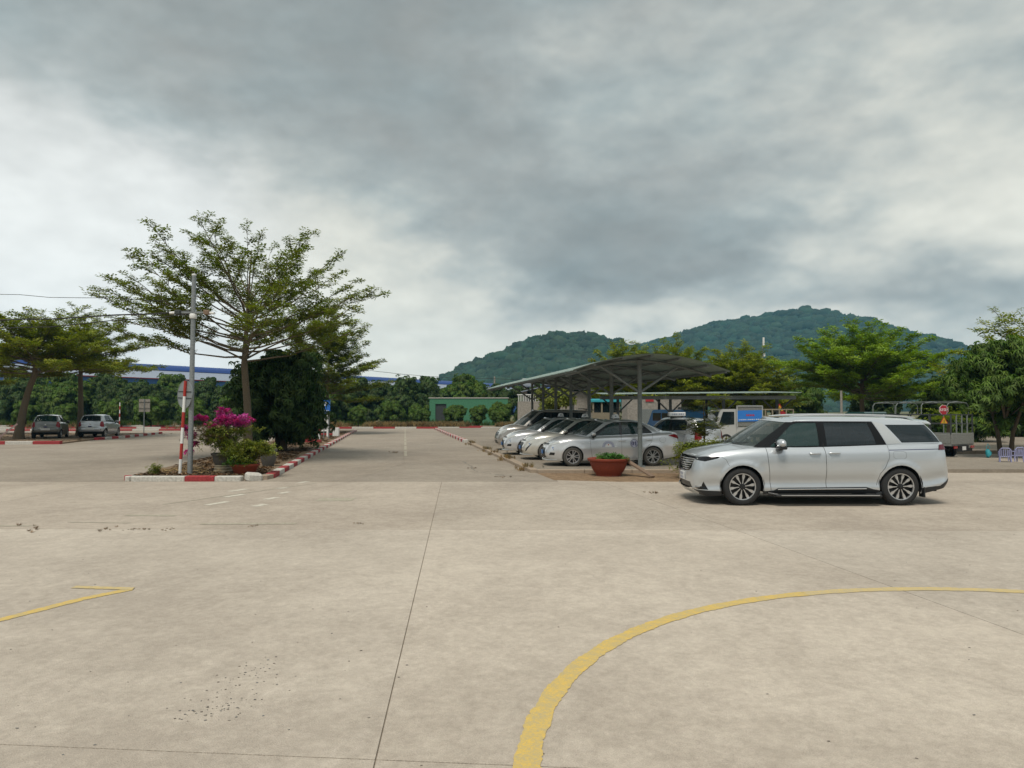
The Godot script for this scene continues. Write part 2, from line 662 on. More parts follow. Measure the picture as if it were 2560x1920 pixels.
	plain("tyre_dusty", srgb(0.075, 0.070, 0.062), 0.95)
	plain("rim_silver", srgb(0.60, 0.61, 0.62), 0.28, 0.75)
	plain("rim_black", srgb(0.015, 0.016, 0.017), 0.35)
	plain("chrome", srgb(0.72, 0.73, 0.74), 0.12, 0.95)
	plain("satin", srgb(0.58, 0.60, 0.60), 0.3, 0.6)
	plain("seat", srgb(0.05, 0.052, 0.055), 0.9)
	plain("lamp_red", srgb(0.26, 0.014, 0.018), 0.12)
	plain("lamp_dark_red", srgb(0.11, 0.018, 0.030), 0.12)
	plain("lamp_white", srgb(0.52, 0.54, 0.53), 0.10, 0.3)
	plain("lamp_amber", srgb(0.5, 0.17, 0.02), 0.15)
	plain("plate_white", srgb(0.66, 0.67, 0.66), 0.4)
	plain("plate_blue", srgb(0.04, 0.16, 0.42), 0.4)
	plain("sticker", srgb(0.52, 0.54, 0.66), 0.4)
	plain("ink_blue", srgb(0.018, 0.022, 0.12), 0.5)
	plain("ink_grey", srgb(0.20, 0.22, 0.32), 0.5)
	plain("ink_red", srgb(0.42, 0.03, 0.04), 0.5)
	plain("white", srgb(0.74, 0.75, 0.74), 0.5)
	plain("sign_red", srgb(0.40, 0.018, 0.032), 0.4)
	plain("sign_yellow", srgb(0.62, 0.36, 0.02), 0.4)
	plain("sign_blue", srgb(0.03, 0.15, 0.50), 0.4)
	plain("sign_back", srgb(0.26, 0.285, 0.29), 0.5, 0.3)
	plain("banner_blue", srgb(0.025, 0.19, 0.60), 0.6)
	plain("post_red", srgb(0.36, 0.028, 0.02), 0.5)
	plain("lavender", srgb(0.30, 0.31, 0.50), 0.4)
	plain("cyan", srgb(0.05, 0.42, 0.50), 0.5)
	plain("cable", srgb(0.03, 0.03, 0.03), 0.8)
	plain("straw", srgb(0.40, 0.29, 0.14), 1.0)
	plain("pebble", srgb(0.17, 0.16, 0.145), 0.95)
	for s in [["glass", srgb(0.020, 0.052, 0.050), 0.72], ["glass_dark", srgb(0.010, 0.018, 0.022), 0.93], ["glass_screen", srgb(0.06, 0.085, 0.08), 0.5]]:
		var m := plain(s[0], s[1], 0.04)
		m.albedo_color.a = s[2]
		m.transparency = BaseMaterial3D.TRANSPARENCY_ALPHA
		m.metallic_specular = 0.55
	leaf_mat("leaf_olive", srgb(0.185, 0.225, 0.026), srgb(0.62, 0.72, 0.08), 0.75)
	leaf_mat("leaf_dark", srgb(0.064, 0.115, 0.024), srgb(0.30, 0.46, 0.05), 0.65)
	leaf_mat("leaf_mango", srgb(0.11, 0.190, 0.024), srgb(0.40, 0.58, 0.04), 0.65)
	leaf_mat("leaf_gold", srgb(0.20, 0.235, 0.032), srgb(0.5, 0.56, 0.06))
	leaf_mat("leaf_fresh", srgb(0.075, 0.20, 0.03), srgb(0.08, 0.2, 0.02))
	leaf_mat("bract", srgb(0.55, 0.045, 0.30), srgb(0.4, 0.02, 0.2))
	leaf_mat("dry_grass", srgb(0.34, 0.25, 0.115), srgb(0.2, 0.14, 0.06), 0.9)
	leaf_mat("litter", srgb(0.22, 0.15, 0.085), srgb(0.08, 0.05, 0.02), 0.95)
	plain("canopy", srgb(0.020, 0.048, 0.025), 0.9)
	plain("hillside", srgb(0.035, 0.058, 0.025), 1.0)


# ---------------------------------------------------------------- vehicles: shells cut into panels
# A shell is a list of small convex pieces; each corner is [place, normal, (length along the outline, height) or (outline number, share of height)].
func corner2(c: Array, mode: int) -> Vector2:
	match mode:
		0:
			return Vector2(c[0].x, c[0].y)
		2:
			return Vector2(c[0].x, c[0].z)
		3:
			return Vector2(c[0].z, c[0].y)
	return c[2]


func cut_convex(frags: Array, cp: PackedVector2Array, mode: int, ins: Array, outs: Array, lo_u := -1e9, hi_u := 1e9) -> void:
	if Geometry2D.is_polygon_clockwise(cp):
		cp = cp.duplicate()
		cp.reverse()
	# make the turn anticlockwise in x right, y up
	var area := 0.0
	for k in cp.size():
		area += cp[k].cross(cp[(k + 1) % cp.size()])
	if area < 0.0:
		cp.reverse()
	var box := Rect2(cp[0], Vector2.ZERO)
	for p in cp:
		box = box.expand(p)
	for f in frags:
		if f[0][2].x < lo_u or f[0][2].x > hi_u:
			outs.append(f)
			continue
		var far := true
		var lo := Vector2(1e9, 1e9)
		var hi := Vector2(-1e9, -1e9)
		for c in f:
			var q := corner2(c, mode)
			lo = lo.min(q)
			hi = hi.max(q)
		far = hi.x < box.position.x or lo.x > box.end.x or hi.y < box.position.y or lo.y > box.end.y
		if not far:
			for k in cp.size():
				var a := cp[k]
				var e := cp[(k + 1) % cp.size()] - a
				var any := false
				for c in f:
					if e.cross(corner2(c, mode) - a) > 1e-7:
						any = true
						break
				if not any:
					far = true
					break
		if far:
			outs.append(f)
			continue
		var cur: Array = f
		for k in cp.size():
			var a := cp[k]
			var e := (cp[(k + 1) % cp.size()] - a).normalized()
			var i_part := []
			var o_part := []
			var m := cur.size()
			for t in m:
				var p: Array = cur[t]
				var q: Array = cur[(t + 1) % m]
				var dp := e.cross(corner2(p, mode) - a)
				var dq := e.cross(corner2(q, mode) - a)
				if dp >= 0.0:
					i_part.append(p)
				if dp <= 0.0:
					o_part.append(p)
				if (dp > 0.0 and dq < 0.0) or (dp < 0.0 and dq > 0.0):
					var s := dp / (dp - dq)
					var mid := [p[0].lerp(q[0], s), p[1].lerp(q[1], s).normalized(), p[2].lerp(q[2], s)]
					i_part.append(mid)
					o_part.append(mid)
			if o_part.size() >= 3:
				outs.append(o_part)
			cur = i_part
			if cur.size() < 3:
				break
		if cur.size() >= 3:
			ins.append(cur)


func cut(frags: Array, poly: PackedVector2Array, mode: int, lo_u := -1e9, hi_u := 1e9) -> Array:
	var ins := []
	var rest := frags
	for cp in Geometry2D.decompose_polygon_in_convex(poly):
		var outs := []
		cut_convex(rest, cp, mode, ins, outs, lo_u, hi_u)
		rest = outs
	return [ins, rest]


func frags_to(g: Geo, frags: Array, off := 0.0, mirror := false) -> Geo:
	for f in frags:
		var first := g.v.size()
		for c in f:
			var p: Vector3 = c[0] + c[1] * off
			var n: Vector3 = c[1]
			if mirror:
				p.z = -p.z
				n.z = -n.z
			g.add(p, n, Vector2(p.x, p.y))
		for k in range(1, f.size() - 1):
			if mirror:
				g.tri_i(first, first + k + 1, first + k)
			else:
				g.tri_i(first, first + k, first + k + 1)
	return g


func spline3(ctrl: Array, per: int) -> Array:   # [[place, number], ...]; the outline is mirrored at both ends
	var out := []
	var m := ctrl.size()
	for k in m - 1:
		var p1: Vector3 = ctrl[k]
		var p2: Vector3 = ctrl[k + 1]
		var p0: Vector3 = ctrl[k - 1] if k > 0 else Vector3(p2.x, p2.y, -p2.z)
		var p3: Vector3 = ctrl[k + 2] if k < m - 2 else Vector3(p1.x, p1.y, -p1.z)
		for s in per:
			var t := float(s) / per
			out.append([p1.cubic_interpolate(p2, p0, p3, t), k + t])
	out.append([ctrl[m - 1], float(m - 1)])
	return out


func grid_frags(g: Array, b: Array) -> Array:
	var rows := g.size()
	var cols: int = g[0].size()
	var nr := []
	for j in rows:
		var row := []
		for i in cols:
			var du: Vector3 = g[j][mini(i + 1, cols - 1)] - g[j][maxi(i - 1, 0)]
			var dv: Vector3 = g[mini(j + 1, rows - 1)][i] - g[maxi(j - 1, 0)][i]
			var n := du.cross(dv)
			row.append(n.normalized() if n.length_squared() > 1e-16 else Vector3.UP)
		nr.append(row)
	var out := []
	for j in rows - 1:
		for i in cols - 1:
			var q := []
			for o in [[0, 0], [0, 1], [1, 1], [1, 0]]:
				q.append([g[j + o[0]][i + o[1]], nr[j + o[0]][i + o[1]], b[j + o[0]][i + o[1]]])
			if q[2][0].distance_squared_to(q[3][0]) < 1e-10:
				q.remove_at(3)
			out.append(q)
	return out


func v2(a: Array) -> PackedVector2Array:
	var out := PackedVector2Array()
	for p in a:
		out.append(Vector2(p[0], p[1]))
	return out


func ring2(cx: float, cy: float, r: float, n := 20, a0 := 0.0, a1 := TAU) -> PackedVector2Array:
	var out := PackedVector2Array()
	for k in (n if is_equal_approx(a1 - a0, TAU) else n + 1):
		var t := a0 + (a1 - a0) * k / n
		out.append(Vector2(cx + cos(t) * r, cy + sin(t) * r))
	return out


func wheel(parent: Node3D, s: Dictionary, at: Vector3, side: float) -> void:
	var r: float = s.r
	var rr: float = s.rim
	var w: float = s.get("wide", 0.2)
	var key := "wheel%s" % s.get("style", "plain") + str(r)
	if not M.has(key):
		var h := w * 0.5
		var t := Geo.new()
		t.x = Transform3D(Basis(Vector3.RIGHT, PI / 2), Vector3.ZERO)
		t.lathe([Vector2(rr, -h * 0.9), Vector2(rr + 0.02, -h), Vector2(r - 0.05, -h), Vector2(r - 0.018, -h * 0.86), Vector2(r, -h * 0.6), Vector2(r, h * 0.6), Vector2(r - 0.018, h * 0.86), Vector2(r - 0.05, h), Vector2(rr + 0.02, h), Vector2(rr, h * 0.9), Vector2(rr - 0.005, h * 0.5)], 40, 50.0)
		var b := Geo.new()
		b.x = t.x
		b.lathe([Vector2(rr * 0.25, -h * 0.2), Vector2(rr - 0.012, -h * 0.1), Vector2(rr - 0.012, h * 0.8)], 32)
		var lip := Geo.new()
		lip.x = t.x
		lip.lathe([Vector2(rr - 0.014, h * 0.7), Vector2(rr - 0.010, h * 0.93), Vector2(rr + 0.004, h * 0.95), Vector2(rr + 0.006, h * 0.8)], 36, 60.0)
		var n: int = s.get("spokes", 10)
		var pr: Array = s.prof   # [radius, half width] along the spoke
		for k in n:
			var tw: float = s.get("pair", 0.0) * (1.0 if k % 2 == 0 else -1.0)
			lip.x = Transform3D(Basis(Vector3(0, 0, 1), TAU * k / n + tw), Vector3(0, 0, h * 0.5))
			var pts := PackedVector2Array()
			for p in pr:
				pts.append(Vector2(p[0], -p[1]))
			for q in range(pr.size() - 1, -1, -1):
				pts.append(Vector2(pr[q][0], pr[q][1]))
			lip.prism(pts, 0.024)
		lip.x = Transform3D(Basis(Vector3.RIGHT, PI / 2), Vector3(0, 0, 0))
		if not s.get("dark_hub", true):
			lip.lathe([Vector2(rr * 0.27, h * 0.45), Vector2(rr * 0.25, h * 0.78), Vector2(0.0, h * 0.8)], 18)
		var hub := Geo.new()
		hub.x = lip.x
		hub.lathe([Vector2(rr * 0.24, h * 0.3), Vector2(rr * 0.22, h * 0.74), Vector2(rr * 0.13, h * 0.78), Vector2(rr * 0.12, h * 0.9), Vector2(0.0, h * 0.92)], 14)
		for k in 5:
			hub.x = Transform3D(Basis(), Vector3(cos(TAU * k / 5) * rr * 0.2, sin(TAU * k / 5) * rr * 0.2, 0)) * Transform3D(Basis(Vector3.RIGHT, PI / 2), Vector3.ZERO)
			hub.lathe([Vector2(0.011, h * 0.6), Vector2(0.010, h * 0.86), Vector2(0.0, h * 0.87)], 6)
		M[key] = [t.mesh(), b.mesh(), lip.mesh(), hub.mesh()]
	var o := part("wheel", M[key][0], M[s.get("tyre", "tyre")], parent)
	o.position = at
	o.rotation.y = 0.0 if side > 0.0 else PI
	o.rotation_degrees.z = s.get("spin", 13.0) + at.x * 21.0
	part("barrel", M[key][1], M["rim_black"], o)
	part("rim", M[key][2], M["rim_silver"], o)
	part("hub", M[key][3], M["rim_black" if s.get("dark_hub", true) else "rim_silver"], o)


func car(called: String, label: String, s: Dictionary, at: Vector3, turn: float, group := "") -> Node3D:
	var root := thing(called, label, s.get("category", "car"), at, turn, group)
	var shift := Vector3(-s.L * 0.5, 0, 0)
	var holder := root
	var paint: Material = M[s.paint]
	# lower shell
	var base := spline3(s.plan.map(func(p): return Vector3(p[0], 0, p[1])), s.get("per", 8))
	var m := base.size()
	var arc := 0.0
	var nv: int = s.get("nv", 20)
	var g := []
	var b := []
	for j in nv + 1:
		g.append([])
		b.append([])
	for i in m:
		var p: Vector3 = base[i][0]
		if i > 0:
			arc += p.distance_to(base[i - 1][0])
		var d: Vector3 = base[mini(i + 1, m - 1)][0] - base[maxi(i - 1, 0)][0]
		var n := Vector2(-d.z, d.x).normalized()   # outward in x, z
		if i == 0:
			n = Vector2(-1, 0)
		elif i == m - 1:
			n = Vector2(1, 0)
		var yb := tab(s.ybot, p.x)
		var yt := tab(s.ytop, p.x)
		for j in nv + 1:
			var v := float(j) / nv
			var y := lerpf(yb, yt, v)
			var q := Vector3(p.x - n.x * (tab(s.front_in, v) if n.x < 0.0 else tab(s.rear_in, v)), y, maxf(p.z - n.y * tab(s.side_in, v), 0.0))
			if n.y > 0.5:
				for wx in s.wheels:
					var r: float = Vector2(q.x - wx, q.y - s.wheel.r).length() - s.arch
					if r > -0.06:
						q.z += n.y * s.get("flare", 0.02) * exp(-pow(maxf(r - 0.035, 0.0) / 0.045, 2.0))
			if i == 0 or i == m - 1:
				q.z = 0.0
			g[j].append(q + shift)
			b[j].append(Vector2(arc, y))
	var low := grid_frags(g, b)
	# the lid over the lower shell: bonnet and boot
	var nt := 8
	var lg := []
	var lb := []
	for t in nt + 1:
		var row := []
		var rb := []
		var f := float(t) / nt
		for i in m:
			var e: Vector3 = g[nv][i]
			row.append(Vector3(e.x, e.y + tab(s.crown, e.x - shift.x) * (1.0 - pow(1.0 - f, 2.2)), e.z * (1.0 - f)))
			rb.append(Vector2(e.x, e.z * (1.0 - f)))
		lg.append(row)
		lb.append(rb)
	var lid := grid_frags(lg, lb)
	# upper shell with the windows
	var gb := spline3(s.gbot.map(func(p): return Vector3(p[0], p[2], p[1])), s.get("gper", 6))
	var gt := spline3(s.gtop.map(func(p): return Vector3(p[0], p[2], p[1])), s.get("gper", 6))
	var ng := 12
	var ug := []
	var ub := []
	for j in ng + 1:
		var v := float(j) / ng
		var row := []
		var rb := []
		for i in gb.size():
			var q: Vector3 = gb[i][0].lerp(gt[i][0], v)
			var bul: float = s.get("bulge", 0.03) * 4.0 * v * (1.0 - v)
			var d: Vector3 = gb[mini(i + 1, gb.size() - 1)][0] - gb[maxi(i - 1, 0)][0]
			var n := Vector3(-d.z, 0, d.x).normalized()
			q += n * bul
			if i == 0 or i == gb.size() - 1:
				q.z = 0.0
			row.append(q + shift)
			rb.append(Vector2(gb[i][1], v))
		ug.append(row)
		ub.append(rb)
	var up := grid_frags(ug, ub)
	var rg := []
	var rbb := []
	for t in nt + 1:
		var row := []
		var rb := []
		var f := float(t) / nt
		for i in gb.size():
			var e: Vector3 = ug[ng][i]
			row.append(Vector3(e.x, e.y + s.get("roof_crown", 0.05) * (1.0 - pow(1.0 - f, 2.4)) * smoothstep(0.0, 0.3, e.z), e.z * (1.0 - f)))
			rb.append(Vector2(e.x, e.z * (1.0 - f)))
		rg.append(row)
		rbb.append(rb)
	var roof := grid_frags(rg, rbb)
	var surf := {"low": low, "lid": lid, "up": up, "roof": roof}
	var move := func(pts: PackedVector2Array, mode: int) -> PackedVector2Array:
		if mode == 1 or mode == 3:
			return pts
		var out := PackedVector2Array()
		for p in pts:
			out.append(p + Vector2(shift.x, 0))
		return out
	# wheel arches and the cabin hole under the windows
	for wx in s.wheels:
		var hole := ring2(wx, s.wheel.r, s.arch, 28)
		surf.low = cut(surf.low, move.call(hole, 0), 0)[1]
	var open := PackedVector2Array()
	var mid := Vector3.ZERO
	for q in gb:
		mid += q[0]
	mid /= gb.size()
	for q in gb:
		open.append(Vector2(mid.x + (q[0].x - mid.x) * 0.95, q[0].z * 0.93))
	open.append(Vector2(open[-1].x, -0.2))
	open.append(Vector2(open[0].x, -0.2))
	surf.lid = cut(surf.lid, move.call(open, 2), 2)[1]
	var made := {}
	for f in s.features:
		var mode: int = f.get("mode", 0)
		var lo_u: float = f.get("lo", -1e9)
		var hi_u: float = f.get("hi", 1e9)
		var ins := []
		var polys := []
		if f.has("line"):
			var w: float = float(f.get("w", 0.007)) * 0.5
			for k in f.line.size() - 1:
				var p := Vector2(f.line[k][0], f.line[k][1])
				var q := Vector2(f.line[k + 1][0], f.line[k + 1][1])
				var d := (q - p).normalized()
				var o := Vector2(-d.y, d.x) * w
				polys.append(PackedVector2Array([p - o - d * w, q - o + d * w, q + o + d * w, p + o - d * w]))
		else:
			polys.append(f.poly if f.poly is PackedVector2Array else v2(f.poly))
		for pl in polys:
			var res := cut(surf[f.surf], move.call(pl, mode), mode, lo_u, hi_u)
			ins += res[0]
			if not f.get("over", false):
				surf[f.surf] = res[1]
		if ins.is_empty():
			continue
		var mat: Material = paint if f.mat == "paint" else M[f.mat]
		var off: float = f.get("off", 0.0)
		var sides: String = f.get("sides", "both")
		var under: Node = made.get(f.get("of", ""), holder)
		if sides == "both":
			made[f.name] = part(f.name, frags_to(frags_to(Geo.new(), ins, off), ins, off, true), mat, under)
		else:
			made[f.name] = part(f.name, frags_to(Geo.new(), ins, off), mat, under)
			if sides == "each":
				part(f.name, frags_to(Geo.new(), ins, off, true), mat, under if under == holder else holder)
	# what is left is the painted body, the bonnet and the roof
	var body := Geo.new()
	frags_to(frags_to(body, surf.low), surf.low, 0.0, true)
	frags_to(frags_to(body, surf.up), surf.up, 0.0, true)
	part("body", body, paint, holder)
	var cowl: float = s.cowl + shift.x
	var front := []
	var back := []
	for f in surf.lid:
		(front if f[0][0].x < cowl else back).append(f)
	if front.size():
		part("bonnet", frags_to(frags_to(Geo.new(), front), front, 0.0, true), paint, holder)
	if back.size():
		part("boot_lid", frags_to(frags_to(Geo.new(), back), back, 0.0, true), paint, holder)
	part("roof", frags_to(frags_to(Geo.new(), surf.roof), surf.roof, 0.0, true), M[s.get("roof_paint", s.paint)], holder)
	# dark floor, wheel housings
	var un := Geo.new()
	var wmax: float = s.plan.map(func(p): return p[1]).max()
	un.box(Vector3(0, s.ybot[s.ybot.size() / 2][1] + 0.10, 0), Vector3(s.L - 0.5, 0.16, wmax * 1.3))
	for wx in s.wheels:
		for sd in [-1.0, 1.0]:
			var low_y: float = s.ybot[s.ybot.size() / 2][1] + 0.03 - s.wheel.r
			var hr: float = s.arch + 0.015
			var rows := [[], []]
			var well := []
			var a0 := asin(clampf(low_y / hr, -0.95, 0.95))
			for k in 19:
				var t := lerpf(a0, PI - a0, k / 18.0)
				var p := Vector3(wx + shift.x + cos(t) * hr, s.wheel.r + sin(t) * hr, 0)
				rows[0].append(p + Vector3(0, 0, sd * (wmax - 0.42)))
				rows[1].append(p + Vector3(0, 0, sd * (wmax - 0.03)))
				well.append(p + Vector3(0, 0, sd * (wmax - 0.42)))
			un.sheet(rows, sd > 0.0)
			if sd < 0.0:
				well.reverse()
			un.poly(well)
	un.x = Transform3D()
	part("underbody", un, M["under"], holder)
	# seats and dashboard
	var st := Geo.new()
	var belt: float = tab(s.ytop, s.L * 0.5)
	for x in s.seats:
		for sd in [-1.0, 1.0]:
			st.box(Vector3(x + shift.x + 0.12, belt - 0.08, sd * wmax * 0.42), Vector3(0.16, 0.62, 0.46), 0.05, Basis(Vector3(0, 0, 1), -0.2))
			st.box(Vector3(x + shift.x + 0.22, belt + 0.29, sd * wmax * 0.42), Vector3(0.10, 0.18, 0.26), 0.04)
	part("seat", st, M["seat"], holder)
	var db := Geo.new()
	db.box(Vector3(s.cowl + shift.x + 0.45, belt - 0.14, 0), Vector3(0.6, 0.26, wmax * 1.6), 0.08)
	part("dashboard", db, M["seat"], holder)
	for wx in s.wheels:
		for sd in [-1.0, 1.0]:
			wheel(holder, s.wheel, Vector3(wx + shift.x, s.wheel.r, sd * (wmax - 0.02 - s.wheel.get("wide", 0.2) * 0.5)), sd)
	# door mirrors
	var mr: Array = s.mirror   # x, y, z, size
	for sd in [-1.0, 1.0]:
		var g1 := Geo.new()
		g1.ball(Vector3(mr[0] + shift.x, mr[1] + 0.02, sd * (mr[2] + 0.11)), Vector3(0.07, 0.07, 0.125) * mr[3], 16, 9)
		var o := part("mirror", g1, paint, holder)
		var g2 := Geo.new()
		g2.box(Vector3(mr[0] + shift.x + 0.01, mr[1] - 0.055 * mr[3], sd * (mr[2] + 0.09)), Vector3(0.13, 0.05, 0.18) * mr[3], 0.02)
		g2.box(Vector3(mr[0] + shift.x + 0.01, mr[1] - 0.09, sd * mr[2]), Vector3(0.07, 0.06, 0.14), 0.015)
		part("mirror_foot", g2, M["trim_black"], o)
	for h in s.get("handles", []):
		for sd in [-1.0, 1.0]:
			var g3 := Geo.new()
			var hz: float = h[2]
			g3.tube([Vector3(h[0] - 0.11 + shift.x, h[1] - 0.004, sd * (hz + 0.004)), Vector3(h[0] - 0.07 + shift.x, h[1], sd * (hz + 0.03)), Vector3(h[0] + 0.07 + shift.x, h[1], sd * (hz + 0.03)), Vector3(h[0] + 0.11 + shift.x, h[1] + 0.002, sd * (hz + 0.004))], [0.014, 0.018, 0.018, 0.012], 8)
			part("door_handle", g3, M[s.get("handle_mat", s.paint)], holder)
	return root


func roof_sign(parent: Node3D, at: Vector3) -> void:
	var pts := ring2(0, 0, 0.085, 12, 0.0, PI)
	for k in pts.size():
		pts[k].y *= 1.35
	var g := Geo.new()
	g.x = Transform3D(Basis(), at + Vector3(0, 0.045, -0.16))
	g.prism(pts, 0.32)
	g.box(Vector3(0, -0.012, 0.16), Vector3(0.20, 0.03, 0.36), 0.008)
	var o := part("roof_sign", g, M["white"], parent)
	var f := Geo.new()
	f.box(at + Vector3(0, 0.012, 0), Vector3(0.05, 0.045, 0.2))
	part("sign_foot", f, M["trim_black"], o)
	var k := Geo.new()
	k.box(at + Vector3(-0.03, 0.085, 0.163), Vector3(0.05, 0.035, 0.003))
	part("sign_print", k, M["ink_grey"], o)


func sedan_spec() -> Dictionary:
	return {
		"L": 4.41, "paint": "paint_silver", "wheels": [0.86, 3.41], "arch": 0.335, "flare": 0.014, "cowl": 1.05, "per": 7, "nv": 18,
		"wheel": {"r": 0.305, "rim": 0.205, "wide": 0.19, "style": "ten", "spokes": 10, "pair": 0.09, "prof": [[0.045, 0.016], [0.10, 0.012], [0.15, 0.014], [0.197, 0.02]], "tyre": "tyre_dusty", "dark_hub": false},
		"plan": [[0.0, 0.0], [0.02, 0.35], [0.10, 0.60], [0.30, 0.76], [0.75, 0.835], [1.5, 0.85], [2.4, 0.85], [3.4, 0.845], [3.95, 0.80], [4.27, 0.68], [4.38, 0.42], [4.41, 0.0]],
		"ybot": [[0.0, 0.20], [0.5, 0.17], [0.9, 0.18], [3.4, 0.20], [3.9, 0.24], [4.41, 0.30]],
		"ytop": [[0.0, 0.70], [0.15, 0.745], [0.5, 0.84], [1.0, 0.905], [1.6, 0.935], [3.0, 0.985], [3.5, 1.02], [4.0, 1.05], [4.41, 1.03]],
		"side_in": [[0.0, 0.07], [0.12, 0.03], [0.3, 0.012], [0.5, 0.0], [0.7, 0.012], [0.82, 0.02], [0.9, 0.035], [0.97, 0.075], [1.0, 0.12]],
		"front_in": [[0.0, 0.10], [0.15, 0.03], [0.4, 0.0], [0.65, 0.03], [0.85, 0.08], [1.0, 0.18]],
		"rear_in": [[0.0, 0.10], [0.2, 0.03], [0.45, 0.0], [0.7, 0.03], [0.9, 0.06], [1.0, 0.12]],
		"crown": [[0.0, 0.01], [0.3, 0.04], [0.9, 0.075], [1.2, 0.06], [3.3, 0.03], [3.8, 0.045], [4.41, 0.03]],
		"gbot": [[0.98, 0.0, 0.985], [1.08, 0.42, 0.97], [1.42, 0.70, 0.93], [1.9, 0.745, 0.945], [2.6, 0.75, 0.965], [3.2, 0.735, 0.995], [3.66, 0.64, 1.04], [3.85, 0.36, 1.085], [3.92, 0.0, 1.095]],
		"gtop": [[1.72, 0.0, 1.435], [1.78, 0.36, 1.42], [1.98, 0.54, 1.375], [2.25, 0.58, 1.40], [2.6, 0.585, 1.41], [2.9, 0.575, 1.395], [3.14, 0.51, 1.355], [3.18, 0.30, 1.385], [3.20, 0.0, 1.40]],
		"bulge": 0.03, "roof_crown": 0.05, "seats": [1.95, 2.75],
		"mirror": [1.50, 1.0, 0.80, 1.0], "handles": [[2.42, 0.80, 0.835], [3.28, 0.83, 0.825]],
		"features": [
			{"name": "windshield", "mat": "glass_screen", "surf": "up", "mode": 1, "poly": [[-0.1, 0.02], [1.72, 0.02], [1.80, 0.95], [-0.1, 0.96]], "off": -0.004},
			{"name": "rear_window", "mat": "glass_dark", "surf": "up", "mode": 1, "poly": [[6.25, 0.1], [8.1, 0.1], [8.1, 0.93], [6.35, 0.93]], "off": -0.004},
			{"name": "side_window", "mat": "glass", "surf": "up", "mode": 0, "lo": 1.85, "hi": 6.3, "poly": [[1.66, 0.965], [2.36, 0.985], [2.36, 1.36], [2.20, 1.355], [2.02, 1.29]], "off": -0.006, "sides": "each"},
			{"name": "rear_side_window", "mat": "glass", "surf": "up", "mode": 0, "lo": 1.85, "hi": 6.3, "poly": [[2.44, 0.985], [3.12, 1.02], [3.10, 1.25], [2.95, 1.34], [2.72, 1.365], [2.44, 1.365]], "off": -0.006, "sides": "each"},
			{"name": "window_frame", "mat": "trim_black", "surf": "up", "mode": 0, "lo": 1.85, "hi": 6.35, "poly": [[1.42, 0.94], [3.42, 1.03], [3.40, 1.075], [3.14, 1.28], [2.98, 1.37], [2.72, 1.39], [2.20, 1.38], [1.98, 1.30]], "off": -0.002, "sides": "each"},
			{"name": "headlight", "mat": "lamp_white", "surf": "low", "mode": 1, "poly": [[0.42, 0.66], [0.62, 0.645], [0.95, 0.70], [1.06, 0.755], [0.78, 0.765], [0.44, 0.715]], "off": 0.004, "sides": "each"},
			{"name": "grille", "mat": "trim_black", "surf": "low", "mode": 1, "poly": [[-0.05, 0.655], [0.40, 0.66], [0.41, 0.70], [-0.05, 0.695]], "off": -0.01},
			{"name": "air_intake", "mat": "trim_black", "surf": "low", "mode": 1, "poly": [[-0.05, 0.27], [0.50, 0.26], [0.44, 0.34], [0.36, 0.56], [-0.05, 0.57]], "off": -0.015},
			{"name": "fog_light", "mat": "trim_black", "surf": "low", "mode": 1, "poly": [[0.66, 0.35], [0.86, 0.35], [0.88, 0.43], [0.72, 0.44]], "off": -0.01, "sides": "each"},
			{"name": "tail_light", "mat": "lamp_red", "surf": "low", "mode": 0, "lo": 3.0, "hi": 5.12, "poly": [[3.92, 0.955], [4.45, 0.80], [4.45, 0.95], [4.1, 0.995]], "off": 0.004, "sides": "each"},
			{"name": "panel_gap", "mat": "gap", "surf": "low", "line": [[1.40, 0.93], [1.42, 0.6], [1.48, 0.24]], "off": -0.008, "sides": "each"},
			{"name": "panel_gap", "mat": "gap", "surf": "low", "line": [[2.40, 0.96], [2.41, 0.24]], "off": -0.008, "sides": "each"},
			{"name": "panel_gap", "mat": "gap", "surf": "low", "line": [[3.42, 1.0], [3.36, 0.75], [3.02, 0.4], [2.98, 0.24]], "off": -0.008, "sides": "each"},
			{"name": "panel_gap", "mat": "gap", "surf": "lid", "mode": 2, "line": [[0.12, 0.66], [0.6, 0.70], [1.02, 0.715]], "off": -0.008, "sides": "each"},
			{"name": "fuel_flap_gap", "mat": "gap", "surf": "low", "line": [[3.63, 0.86], [3.69, 0.91], [3.77, 0.91], [3.83, 0.86], [3.83, 0.79], [3.77, 0.74], [3.69, 0.74], [3.63, 0.79], [3.63, 0.86]], "w": 0.005, "off": -0.004, "sides": "left"},
			{"name": "front_door", "mat": "paint", "surf": "low", "lo": 0.9, "poly": [[1.40, 0.99], [1.42, 0.6], [1.48, 0.24], [2.41, 0.24], [2.40, 0.99]], "sides": "each"},
			{"name": "rear_door", "mat": "paint", "surf": "low", "lo": 0.9, "poly": [[2.41, 0.24], [2.98, 0.24], [3.02, 0.4], [3.36, 0.75], [3.42, 1.04], [2.40, 0.99]], "sides": "each"},
		],
	}


